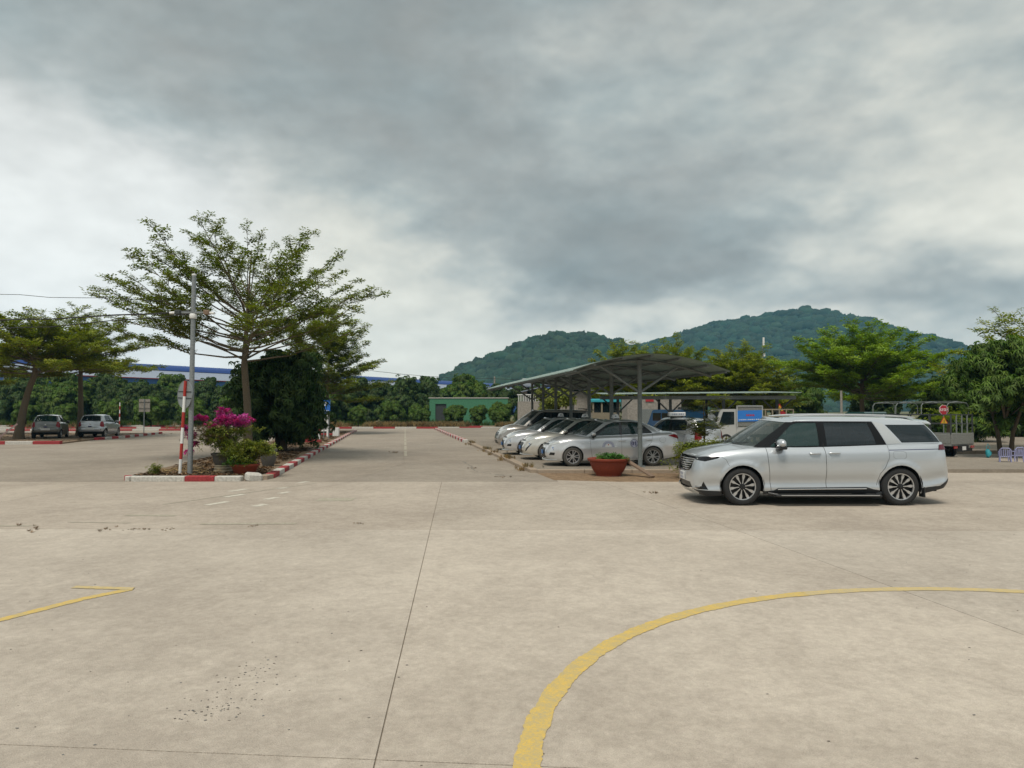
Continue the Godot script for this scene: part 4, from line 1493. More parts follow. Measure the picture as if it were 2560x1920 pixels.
# dense round-headed tree of overlapping clumps
func dense_tree(called: String, label: String, at: Vector3, s: Dictionary) -> Node3D:
	var r := RandomNumberGenerator.new()
	r.seed = s.seed
	var root := thing(called, label, s.get("category", "tree"), at, s.get("turn", 0.0), s.get("group", ""))
	var h: float = s.h
	var rx: float = s.r
	var y0: float = s.get("bottom", 0.5)
	var wood := Geo.new()
	var n_st: int = s.get("stems", 1)
	for k in n_st:
		var a := TAU * k / n_st + 0.7
		var out := Vector3(cos(a), 0, sin(a)) * (0.05 + 0.1 * n_st if n_st > 1 else 0.0)
		wood.tube([out * 0.6 - Vector3(0, 0.1, 0), out + Vector3(0, h * 0.2, 0), out * 2.2 + Vector3(0.05, h * 0.45, 0.03), out * 3.0 + Vector3(0.1, h * 0.72, 0)], [s.get("girth", 0.11) * 1.4, s.get("girth", 0.11), s.get("girth", 0.11) * 0.7, 0.02], 7)
	var where := []
	var lumps: int = s.get("lumps", 22)
	var mid := Vector3(0, (h + y0) * 0.5, 0)
	var half := (h - y0) * 0.5
	for i in lumps:
		var d := Vector3(r.randf_range(-1, 1), r.randf_range(-0.8, 1), r.randf_range(-1, 1)).normalized()
		var rad := r.randf_range(0.20, 0.42)
		var c := mid + Vector3(d.x * rx, d.y * half, d.z * rx) * (1.0 - rad * 0.8) * r.randf_range(0.55, 1.16)
		var lr := rad * minf(rx, half)
		if i % 3 == 0:
			wood.tube([Vector3(0, h * 0.3, 0), Vector3(0, h * 0.35, 0).lerp(c, 0.6), c], [s.get("girth", 0.11) * 0.5, 0.03, 0.012], 5, false)
		var cnt := int(s.get("count", 70) * r.randf_range(0.8, 1.2) * pow(rad / 0.36, 1.6))
		for k in cnt:
			var e := Vector3(r.randf_range(-1, 1), r.randf_range(-0.7, 1), r.randf_range(-1, 1)).normalized()
			var p := c + Vector3(e.x, e.y * 0.8, e.z) * lr * (r.randf_range(0.5, 1.08) if r.randf() < 0.88 else r.randf_range(1.0, 1.4))
			var ax := Vector3.UP.cross(e)
			var b := Basis(Vector3.UP, r.randf() * TAU)
			if ax.length() > 0.05:
				b = Basis(ax.normalized(), Vector3.UP.angle_to(e) * 0.55) * b
			where.append(Transform3D(b.scaled(Vector3.ONE * r.randf_range(0.7, 1.3) * s.get("leaf", 1.0)), p))
	part("trunk", wood, M[s.get("bark", "dark_bark")], root)
	scatter(s.get("foliage", "crown"), sprig(s.get("sprig", "whorl")), M[s.get("mat", "leaf_dark")], where, s.get("tones", tones(40, 0.35, 0.12, s.seed)), root, true)
	return root


func build_trees() -> void:
	# on the island
	tier_tree("tall spreading tree with open fan of limbs on kerbed island", Vector3(-10.0, 0.08, -28.0), {"seed": 4, "h": 8.5, "fork": 3.6, "spread": 4.7, "lean": Vector3(-0.12, 0, 0), "limbs": 48, "girth": 0.155, "low": 1.0, "bias": 1.0, "round": 3.2, "density": 1.15, "bare": 0.32, "bark": "bark", "leaf": 0.85, "mat": "leaf_olive"})
	tier_tree("smaller layered tree beside the blue parking sign", Vector3(-14.2, 0.08, -57.0), {"seed": 9, "h": 9.0, "fork": 2.6, "spread": 4.2, "limbs": 40, "girth": 0.17, "low": 0.1, "density": 1.0, "bare": 0.2, "leaf": 1.35})
	dense_tree("mango_tree", "dark bushy mango tree with hanging leaves on kerbed island", Vector3(-10.15, 0.08, -32.6), {"seed": 12, "h": 4.75, "r": 2.15, "bottom": -0.45, "lumps": 58, "count": 85, "girth": 0.13, "stems": 2, "mat": "leaf_dark", "leaf": 0.8})
	# behind the two hatchbacks
	var pale := tones(40, 0.3, 0.14, 76)
	for k in pale.size():
		pale[k] = Color(pale[k].r * 1.4, pale[k].g * 1.3, pale[k].b)
	tier_tree("layered tree leaning beside the dark hatchback", Vector3(-30.2, 0.08, -45.4), {"seed": 21, "h": 8.0, "fork": 3.9, "spread": 4.9, "limbs": 42, "girth": 0.23, "low": 0.1, "lean": Vector3(0.9, 0, 0), "bare": 0.2, "density": 0.95, "leaf": 1.25, "round": 2.0, "tones": pale})
	tier_tree("layered tree with straight mossy trunk between two hatchbacks", Vector3(-29.4, 0.08, -50.4), {"seed": 23, "h": 8.6, "fork": 4.2, "spread": 5.0, "limbs": 42, "girth": 0.19, "low": -0.2, "bare": 0.2, "density": 0.8, "leaf": 1.25, "round": 2.2, "tones": pale})
	tier_tree("layered tree standing farthest out past the timber barrier", Vector3(-40.5, 0.08, -54.0), {"seed": 27, "h": 8.2, "fork": 3.4, "spread": 4.6, "limbs": 34, "girth": 0.18, "low": 0.0, "bare": 0.2, "leaf": 1.3})
	# behind the van and the shelter
	var fresh := tones(40, 0.28, 0.1, 77)
	for k in fresh.size():
		fresh[k] = Color(fresh[k].r * 1.35, fresh[k].g * 1.65, fresh[k].b * 1.2)
	tier_tree("bright green layered tree rising behind the silver van", Vector3(21.8, 0.05, -46.0), {"seed": 31, "h": 7.0, "fork": 2.5, "spread": 5.0, "limbs": 60, "girth": 0.17, "low": 0.3, "bare": 0.18, "density": 1.05, "leaf": 1.3, "tones": fresh, "round": 2.2})
	var olive := tones(40, 0.28, 0.14, 78)
	for k in olive.size():
		olive[k] = Color(olive[k].r * 1.5, olive[k].g * 1.45, olive[k].b * 1.0)
	tier_tree("olive layered tree behind the stake-sided lorry", Vector3(16.6, 0.05, -54.0), {"seed": 33, "h": 6.3, "fork": 2.0, "spread": 4.6, "limbs": 56, "girth": 0.15, "low": 0.2, "bare": 0.15, "leaf": 1.4, "tones": olive})
	tier_tree("olive layered tree overhanging the flat-roofed shelter", Vector3(12.4, 0.05, -57.0), {"seed": 35, "h": 6.9, "fork": 2.2, "spread": 4.4, "limbs": 56, "girth": 0.15, "low": 0.2, "bare": 0.15, "leaf": 1.4, "tones": olive})
	tier_tree("layered tree topping out above the arched shelter roof", Vector3(9.6, 0.05, -62.0), {"seed": 37, "h": 7.2, "fork": 2.4, "spread": 3.8, "limbs": 50, "girth": 0.15, "low": 0.2, "bare": 0.15, "leaf": 1.4, "tones": olive})
	var gold := tones(40, 0.3, 0.1, 79)
	dense_tree("garden_tree", "lime green tree seen through the shelter posts", Vector3(3.4, 0.0, -58.0), {"seed": 39, "h": 4.1, "r": 1.6, "bottom": 0.6, "lumps": 20, "count": 60, "sprig": "broad", "leaf": 2.6, "mat": "leaf_gold", "tones": gold})
	# right edge
	dense_tree("broadleaf_tree", "leafy tree with two thin trunks beside the lavender chair", Vector3(19.5, 0.02, -29.3), {"seed": 41, "h": 4.7, "r": 2.3, "bottom": 1.25, "lumps": 54, "count": 115, "stems": 2, "girth": 0.075, "mat": "leaf_mango", "leaf": 0.66})
	tier_tree("tall thin-crowned tree reaching above the leafy right-hand tree", Vector3(24.4, 0.02, -34.0), {"seed": 43, "h": 6.7, "fork": 2.4, "spread": 3.9, "limbs": 30, "girth": 0.15, "low": 0.4, "bare": 0.3, "leaf": 1.2, "density": 0.9, "tones": olive})
	dense_tree("broadleaf_tree", "low leafy tree at the yard edge beyond the lavender chair", Vector3(22.6, 0.02, -30.5), {"seed": 44, "h": 4.6, "r": 2.4, "bottom": 0.5, "lumps": 46, "count": 115, "girth": 0.09, "mat": "leaf_mango", "leaf": 0.68})
	# dark wood behind everything: a few shapes, each placed several times
	var protos := []
	for k in 4:
		protos.append({"seed": 50 + k, "h": 6.2, "r": [3.0, 3.4, 2.8, 3.8][k], "bottom": -0.9, "lumps": 50, "count": 150, "leaf": 1.15, "girth": 0.16, "mat": ["leaf_dark", "leaf_mango", "leaf_dark", "leaf_dark"][k], "tones": tones(40, 0.45, 0.2, 50 + k), "group": "dark trees along the yard boundary"})
	var spots := [   # x, z, size, words
		[-64, -96, 1.18, "dark round tree behind the timber barrier's layered tree"], [-58.5, -96, 1.12, "dark round tree behind the leaning layered tree"], [-54, -99, 1.15, "dark round tree between leaning trunk and dark hatchback"], [-50, -96, 1.06, "dark round tree behind the dark hatchback"], [-46.3, -96, 0.84, "dark round tree left of the warehouse wall's blue bays"], [-50.5, -110, 1.2, "dark tree behind the pale hatchback's young mangoes"],
		[-39, -94, 1.0, "dark round tree in front of the warehouse's cream pilaster"], [-33.5, -92, 0.96, "dark round tree seen left of the tall pole"], [-28.5, -90, 0.98, "dark tree right of the tall pole behind the island"], [-23.5, -88, 0.98, "dark tree behind the bougainvillea island"],
		[-18.6, -90, 0.96, "dark tree starting the row beyond the road end"], [-14.4, -92, 1.0, "dark tree behind the young mango at the road end"], [-11.4, -96, 1.0, "dark tree hiding part of the warehouse beyond the road"], [-7.0, -98, 1.1, "dark tree directly behind the green wall's left end"], [-2.0, -100, 0.9, "dark tree behind the green wall's right end"], [2.6, -97, 0.95, "dark tree behind the grey house"],
		[19.0, -62, 0.7, "dark tree behind the warning sign"], [24.5, -64, 0.72, "dark tree behind the bright green layered tree's left limbs"], [29.5, -60, 0.74, "dark tree behind the bright green layered tree's right limbs"], [33.0, -56, 0.72, "dark tree behind the hooped lorry"], [36.5, -52, 0.8, "dark tree behind the red stop sign"], [27.0, -44, 0.68, "dark tree close behind the hooped lorry's front"], [15.0, -66, 0.75, "dark tree between the two olive trees"], [7.2, -70, 0.8, "dark tree right of the grey house"], [38.0, -44, 0.9, "dark tree at the far right boundary"],
		[-22, 46, 1.5, "dark tree across the plaza facing the van's flank"], [-10, 50, 1.6, "dark tree across the plaza facing the van's flank"], [0, 47, 1.5, "dark tree across the plaza facing the van's flank"], [9, 50, 1.7, "dark tree across the plaza facing the van's flank"], [18, 46, 1.5, "dark tree across the plaza facing the van's flank"], [28, 49, 1.6, "dark tree across the plaza facing the van's flank"], [39, 45, 1.5, "dark tree across the plaza facing the van's flank"],
	]
	var first := {}
	for i in spots.size():
		var s: Array = spots[i]
		var k := i % 4
		if not first.has(k):
			first[k] = dense_tree("boundary_tree", s[3], Vector3(s[0], 0, s[1]), protos[k])
			first[k].scale = Vector3.ONE * s[2]
		else:
			copy_of(first[k], s[3], Vector3(s[0], 0, s[1]), i * 77.0, s[2])
	# young mangoes in front of it
	var pm := []
	for k in 3:
		pm.append({"seed": 60 + k, "h": 3.2, "r": [1.5, 1.9, 1.3][k], "bottom": 0.25, "lumps": 34, "count": 84, "leaf": 0.85, "girth": 0.07, "mat": "leaf_mango", "group": "young mango trees in front of the boundary"})
	var young := [
		[-58, -78, 0.95, "young mango tree behind the timber barrier"], [-52.5, -80, 0.9, "young mango tree behind the leaning trunk"], [-46.3, -77, 0.85, "young mango tree between the leaning trunk and dark hatchback"], [-43.2, -80, 1.0, "young mango tree above the dark hatchback"], [-38.5, -79, 1.08, "young mango tree above the pale hatchback"], [-34.8, -80, 1.12, "young mango tree right of the pale hatchback"], [-31.6, -74, 0.8, "young mango tree behind the square sign back"], [-29.3, -78, 1.12, "young mango tree right of the square sign back"], [-26.0, -77, 1.05, "young mango tree left of the round sign back"], [-22.8, -80, 1.0, "young mango tree behind the pole on the island"],
		[-13.6, -84, 0.95, "young mango tree at the road end"], [-16.6, -80, 0.8, "low young mango tree by the layered tree at the road end"], [-10.4, -83, 0.85, "young mango tree left of the green wall's doorway"], [-6.3, -82, 0.78, "young mango tree in front of the green wall"], [-3.6, -81, 0.8, "second young mango tree in front of the green wall"], [-1.2, -79, 0.9, "young mango tree between green wall and grey house"],
	]
	first = {}
	for i in young.size():
		var s: Array = young[i]
		var k := i % 3
		if not first.has(k):
			first[k] = dense_tree("young_mango_tree", s[3], Vector3(s[0], 0, s[1]), pm[k])
			first[k].scale = Vector3.ONE * s[2]
		else:
			copy_of(first[k], s[3], Vector3(s[0], 0, s[1]), i * 101.0, s[2])
	# a young palm behind the van
	var pr := thing("palm", "young palm with arching fronds behind the van roof", "palm", Vector3(23.6, 0, -40.0))
	var st := Geo.new()
	st.tube([Vector3(0, -0.1, 0), Vector3(0, 1.3, 0)], [0.16, 0.1], 8)
	part("trunk", st, M["dark_bark"], pr)
	scatter("crown", sprig("frond"), M["leaf_olive"], [Transform3D(Basis().scaled(Vector3.ONE * 1.0), Vector3(0, 1.2, 0)), Transform3D(Basis(Vector3.UP, 0.3).scaled(Vector3.ONE * 0.8), Vector3(0, 1.25, 0))], [Color(1.3, 1.4, 1.2)], pr, true)


func build_hills() -> void:
	# ridge lines: distance, [bearing as x per metre of distance, height per metre of distance]
	var px := func(a: Array, dist: float) -> Array:
		var out := []
		for p in a:
			out.append([p[0] * dist, p[1] * dist])
		return out
	var near_ridge: Array = px.call([[-0.20, 0.0], [-0.110, 0.012], [-0.076, 0.0470], [-0.04, 0.0640], [0.0, 0.0828], [0.034, 0.0945], [0.068, 0.1010], [0.106, 0.0995], [0.14, 0.0905], [0.178, 0.079], [0.24, 0.06], [0.34, 0.03]], 650.0)
	var far_ridge: Array = px.call([[0.02, 0.02], [0.10, 0.05], [0.178, 0.0855], [0.216, 0.0968], [0.284, 0.1155], [0.334, 0.1230], [0.372, 0.1318], [0.409, 0.1268], [0.466, 0.1175], [0.497, 0.108], [0.56, 0.088], [0.612, 0.0628], [0.68, 0.04], [0.85, 0.012]], 1050.0)
	for spec in [["hill", near_ridge, 650.0, 150.0, 3.7, 15000, 5], ["hill", far_ridge, 1050.0, 320.0, 5.6, 26000, 6]]:
		var ridge: Array = spec[1]
		var dist: float = spec[2]
		var deep: float = spec[3]
		var nz := FastNoiseLite.new()
		nz.seed = spec[6]
		nz.frequency = 0.012
		nz.fractal_octaves = 4
		var height := func(x: float, z: float) -> float:
			var f := clampf((z + dist + deep) / (2.0 * deep), 0.0, 1.0)   # 0 far foot, 1 near foot, 0.5 ridge
			var e := 1.0 - pow(absf(f - 0.5) * 2.0, 1.5)
			return maxf(0.0, tab(ridge, x)) * e + nz.get_noise_2d(x, z) * 14.0 * e * (1.0 - absf(e - 0.5) * 1.2) - 1.0
		var g := Geo.new()
		var x0: float = ridge[0][0]
		var x1: float = ridge[-1][0]
		var rows := []
		for j in 31:
			var row := []
			for i in 81:
				var x := lerpf(x0, x1, i / 80.0)
				var z := -dist + deep - 2.0 * deep * j / 30.0
				row.append(Vector3(x, height.call(x, z), z))
			rows.append(row)
		g.sheet(rows)
		var o := structure(spec[0], g, M["hillside"])
		var r := RandomNumberGenerator.new()
		r.seed = 100 + spec[6]
		var where := []
		var shade := []
		for k in spec[5]:
			var x := r.randf_range(x0, x1)
			var z := r.randf_range(-dist - deep * 0.12, -dist + deep)
			var s: float = spec[4] * r.randf_range(0.55, 1.1)
			if r.randf() < 0.04:
				s *= 1.7
			where.append(Transform3D(Basis(Vector3.UP, r.randf() * TAU).scaled(Vector3(s, s * r.randf_range(0.8, 1.3), s)), Vector3(x, height.call(x, z) + s * 0.1, z)))
			var lum := r.randf_range(0.6, 1.4)
			var hue := r.randf_range(-0.25, 0.25)
			shade.append(Color(lum * (1.0 + hue), lum, lum * (1.0 - hue * 0.4)))
		scatter("forest", sprig("crown_blob"), M["canopy"], where, shade, o, true)


# ---------------------------------------------------------------- ground
func slab(parent: Node, pts: PackedVector2Array, mat: Material, top := 0.0, deep := 0.05, gap := 0.008, called := "slab") -> void:
	for q in Geometry2D.offset_polygon(pts, -gap, Geometry2D.JOIN_MITER):
		var g := Geo.new()
		g.x = Transform3D(Basis(Vector3.RIGHT, PI / 2), Vector3(0, top, 0))   # prism depth runs down
		var age := sin(pts[0].x * 3.7 + pts[0].y * 1.9)
		g.col = Color(1.0 + 0.03 * age, 1.0 + 0.022 * age, 1.0 + 0.012 * age)
		g.prism(q, deep)
		part(called, g, mat, parent)


func lerp2(a: Vector2, b: Vector2, t: float) -> Vector2:
	return a.lerp(b, t)


func strip(line: Array, wide: Array, y: float) -> Geo:   # flat ribbon along points (x, z) with its width at each
	var g := Geo.new()
	var prev := []
	for k in line.size():
		var p: Vector2 = line[k]
		var d: Vector2 = (line[mini(k + 1, line.size() - 1)] - line[maxi(k - 1, 0)]).normalized()
		var o := Vector2(-d.y, d.x) * float(wide[mini(k, wide.size() - 1)]) * 0.5
		var a := g.add(Vector3(p.x - o.x, y, p.y - o.y), Vector3.UP)
		var b := g.add(Vector3(p.x + o.x, y, p.y + o.y), Vector3.UP)
		if prev.size():
			g.tri_i(prev[0], prev[1], b)
			g.tri_i(prev[0], b, a)
		prev = [a, b]
	return g


func build_ground() -> void:
	var g := Geo.new()
	var rows := []
	for j in 41:
		var row := []
		for i in 41:
			row.append(Vector3(-1000.0 + 50.0 * i, -0.06, 100.0 - 38.0 * j))
		rows.append(row)
	g.sheet(rows)
	structure("ground", g, M["field"])
	# the plaza in front: slabs with open joints
	var dark := Geo.new()
	dark.poly([Vector3(-60, -0.009, 12), Vector3(60, -0.009, 12), Vector3(60, -0.009, -73.2), Vector3(-60, -0.009, -73.2)])
	structure("subgrade", dark, M["lot_concrete"])
	var plaza := Node3D.new()
	plaza.name = "plaza"
	plaza.set_meta("kind", "structure")
	add_child(plaza)
	# joints run across (rows) and away from the camera (columns)
	var zrow := func(k: int, x: float) -> float:
		match k:
			0:
				return 4.0
			1:
				return -3.97 - (x + 0.01) * -0.085
			2:
				return -11.62 + 0.012 * x
		return -19.3
	var xcol := [-36.0, -28.0, -19.0, -9.8, 0.0, 1.0, 12.5, 22.0, 34.0]
	var xat := func(k: int, z: float) -> float:
		if k == 4:
			return -0.73 + (z + 3.96) * 0.0715
		if k == 5:
			return 4.95 + (z + 2.0) * 0.152
		return xcol[k] + (z + 8.0) * 0.07
	for r in 3:
		for c in 8:
			var pts := PackedVector2Array()
			for q in [[0, 0], [1, 0], [1, 1], [0, 1]]:
				var z: float = zrow.call(r + q[1], 0.0)
				var x: float = xat.call(c + q[0], z)
				z = zrow.call(r + q[1], x)
				pts.append(Vector2(x, z))
			slab(plaza, pts, M[["concrete", "concrete", "mid_concrete"][r]], 0.0, 0.04, 0.0045)
	# the road to the far end, the lanes left of the island and the car park
	var road := Node3D.new()
	road.name = "road"
	road.set_meta("kind", "structure")
	add_child(road)
	var rl := func(z: float) -> float: return -6.62 + (z + 20.3) * 0.158
	var rr := func(z: float) -> float: return 0.62 + (z + 22.0) * 0.158
	var zs := [-19.3, -26.0, -34.0, -43.0, -52.0, -61.0, -73.0]
	for k in zs.size() - 1:
		var a: float = zs[k]
		var b: float = zs[k + 1]
		for half in 2:
			var pts := PackedVector2Array()
			for q in [[0, a], [1, a], [1, b], [0, b]]:
				var z: float = q[1]
				var t := (half + float(q[0])) * 0.5
				var far_l: float = rl.call(z) if z < -20.0 else -9.7
				var far_r: float = rr.call(z) if z < -21.0 else 1.2
				pts.append(Vector2(lerpf(far_l, far_r, t), z))
			slab(road, pts, M["road_concrete"], 0.0, 0.04, 0.004)
	var lanes := [[-46.0, -36.0], [-36.0, -28.0], [-28.0, -20.0], [-20.0, -12.0]]
	for k in zs.size() - 1:
		for l in lanes.size():
			var pts := PackedVector2Array()
			for q in [[0, zs[k]], [1, zs[k]], [1, zs[k + 1]], [0, zs[k + 1]]]:
				var z: float = q[1]
				var x: float = lanes[l][q[0]]
				if l == 3 and q[0] == 1:
					x = minf(-9.7, rl.call(z) - 3.4)
				elif x < -12.0:
					x += (z + 20.0) * 0.12
				pts.append(Vector2(x, z))
			slab(road, pts, M["road_concrete"], 0.0, 0.04, 0.005)
	# dusty apron between plaza and car park
	var ap := PackedVector2Array([Vector2(0.6, -20.0), Vector2(3.0, -19.3), Vector2(7.0, -19.0), Vector2(10.6, -19.3), Vector2(10.6, -21.75), Vector2(0.75, -21.9)])
	var apron := Geo.new()
	apron.x = Transform3D(Basis(Vector3.RIGHT, PI / 2), Vector3(0, -0.002, 0))
	apron.prism(ap, 0.04)
	structure("dirt_apron", apron, M["dust"])
	for q in [[1.2, -19.3, 10.7, -21.9], [10.7, -19.3, 24.0, -27.0], [24.0, -19.3, 44.0, -27.0], [10.9, -27.0, 24.0, -34.5], [24.0, -27.0, 44.0, -34.5]]:
		slab(plaza, PackedVector2Array([Vector2(q[0], q[1]), Vector2(q[2], q[1]), Vector2(q[2], q[3]), Vector2(q[0], q[3])]), M["mid_concrete"], -0.006, 0.03, 0.004)
	var lot := Node3D.new()
	lot.name = "car_park"
	lot.set_meta("kind", "structure")
	add_child(lot)
	var lz := [-22.1, -25.2, -28.2, -31.2, -34.2, -37.2, -40.2, -44.0, -50.0, -60.0, -72.0]
	for k in lz.size() - 1:
		for c in 3:
			var pts := PackedVector2Array()
			for q in [[0, lz[k]], [1, lz[k]], [1, lz[k + 1]], [0, lz[k + 1]]]:
				var z: float = q[1]
				pts.append(Vector2(rr.call(z) + 0.15 + [0.0, 5.2, 10.4, 17.0][c + q[0]], z))
			slab(lot, pts, M["lot_concrete"], 0.10, 0.14, 0.004)
	# paint
	var arc := []
	var aw := []
	var er := RandomNumberGenerator.new()
	er.seed = 17
	for k in 361:
		var t := deg_to_rad(lerpf(200.0, 55.0, k / 360.0))
		var off := er.randf_range(-0.005, 0.005)
		arc.append(Vector2(4.27 + cos(t) * (4.20 + off), -3.68 - sin(t) * (4.12 + off)))
		aw.append(0.143 + 0.012 * sin(k * 0.34) + er.randf_range(-0.012, 0.010))
	if not M.has("paint_yellow_worn"):
		tri_mat("paint_yellow_worn", noisy(512, 96, [0.02, 0.09, 0.28], [0.9, 0.9, 1.2], srgb(0.45, 0.38, 0.24), srgb(0.60, 0.45, 0.17), 0.16, srgb(0.38, 0.33, 0.26)), 1.4, 0.85, 0.2)
	var paint := Node3D.new()
	paint.name = "road_marking"
	paint.set_meta("kind", "structure")
	add_child(paint)
	part("yellow_arc", strip(arc.slice(0, 230), aw.slice(0, 230), 0.004), M["paint_yellow"], paint)
	part("yellow_arc", strip(arc.slice(229), aw.slice(229), 0.004), M["paint_yellow_worn"], paint)
	for q in [["arrow_shaft", [Vector2(-5.6, -5.0), Vector2(-4.56, -6.66), Vector2(-4.25, -7.40), Vector2(-3.97, -7.80)], 0.118, 0.004], ["arrow_barb", [Vector2(-3.96, -7.80), Vector2(-4.28, -7.84), Vector2(-4.64, -7.88)], 0.10, 0.0055]]:
		var line := []
		var wide := []
		for s in q[1].size() - 1:
			for k in 24:
				var jit := Vector2(er.randf_range(-0.004, 0.004), er.randf_range(-0.004, 0.004))
				line.append(q[1][s].lerp(q[1][s + 1], k / 24.0) + jit)
				wide.append(q[2] + er.randf_range(-0.012, 0.010))
		part(q[0], strip(line, wide, q[3]), M["paint_yellow_worn" if q[0] == "arrow_barb" else "paint_yellow"], paint)
	for d in [[-6.47, -17.0, 0.5], [-6.15, -15.9, 0.52], [-6.0, -14.6, 0.5], [-5.55, -17.6, 0.28], [-5.2, -16.6, 0.3], [-5.15, -15.5, 0.34], [-5.0, -14.4, 0.3], [-5.45, -19.0, 0.3]]:
		part("dash", strip([Vector2(d[0], d[1]), Vector2(d[0] + d[2] * 0.42, d[1] - d[2] * 1.1)], [0.17], 0.004), M["paint_faded"], paint)
	for d in [[-6.85, -13.2, -5.95, -13.15, 0.14], [-9.2, -12.0, -7.75, -12.0, 0.09], [-5.1, -12.2, -3.55, -12.25, 0.14], [-4.05, -15.5, -3.3, -15.5, 0.5], [-7.4, -12.4, -6.3, -12.3, 0.05], [-6.9, -14.7, -5.0, -18.9, 0.05]]:
		part("faded_line", strip([Vector2(d[0], d[1]), Vector2(d[2], d[3])], [d[4]], 0.004), M["paint_old"], paint)
	for k in 9:
		var z := -30.0 - k * 4.6
		part("centre_dash", strip([Vector2(-4.3 + (z + 30.0) * 0.145, z), Vector2(-4.3 + (z - 3.6 + 30.0) * 0.145, z - 3.6)], [0.11], 0.004), M["paint_old"], paint)
	# earth of the islands
	var isl := PackedVector2Array([Vector2(-10.2, -19.75), Vector2(-7.2, -19.75), Vector2(-6.75, -20.3), Vector2(-13.6, -64.6), Vector2(-17.2, -64.6), Vector2(-10.35, -20.2)])
	var soil := Geo.new()
	soil.x = Transform3D(Basis(Vector3.RIGHT, PI / 2), Vector3(0, 0.075, 0))
	soil.prism(isl, 0.12)
	structure("island_earth", soil, M["soil"])
	var isl2 := PackedVector2Array([Vector2(-45.0, -40.2), Vector2(-24.6, -40.6), Vector2(-25.8, -46.0), Vector2(-27.2, -57.5), Vector2(-48.0, -57.5)])
	var soil2 := Geo.new()
	soil2.x = soil.x
	soil2.prism(isl2, 0.12)
	structure("verge_earth", soil2, M["soil"])
	var far := Geo.new()
	far.poly([Vector3(-120, -0.02, -73.3), Vector3(60, -0.02, -73.3), Vector3(60, -0.02, -120), Vector3(-120, -0.02, -120)])
	structure("rough_ground", far, M["soil"])


func kerb_run(parent: Node, pts: Array, each: float, high: float, wide: float, mats: Array, from := 0, bury := 0.05) -> void:
	var k := from
	for s in pts.size() - 1:
		var a: Vector2 = pts[s]
		var b: Vector2 = pts[s + 1]
		var n := maxi(1, roundi(a.distance_to(b) / each))
		for i in n:
			var p := a.lerp(b, float(i) / n)
			var q := a.lerp(b, float(i + 1) / n)
			var d := (q - p).normalized()
			var g := Geo.new()
			var len := p.distance_to(q) - 0.006
			var sk := sin(k * 12.9) * 0.006
			g.box(Vector3(0, high * 0.5 - bury * 0.5, 0), Vector3(len, high + bury, wide), 0.018)
			var o := part("kerb_stone", g, M[mats[k % mats.size()]], parent)
			o.position = Vector3((p.x + q.x) * 0.5 + sk, sk * 0.4, (p.y + q.y) * 0.5)
			o.rotation.y = -atan2(d.y, d.x) + sin(k * 7.7) * 0.006
			k += 1


func kerb(label: String, pts: Array, each: float, high: float, wide: float, mats: Array, from := 0) -> Node3D:
	var o := thing("kerb", label, "kerb", Vector3.ZERO, 0.0, "painted kerbs of the yard")
	kerb_run(o, pts, each, high, wide, mats, from)
	return o


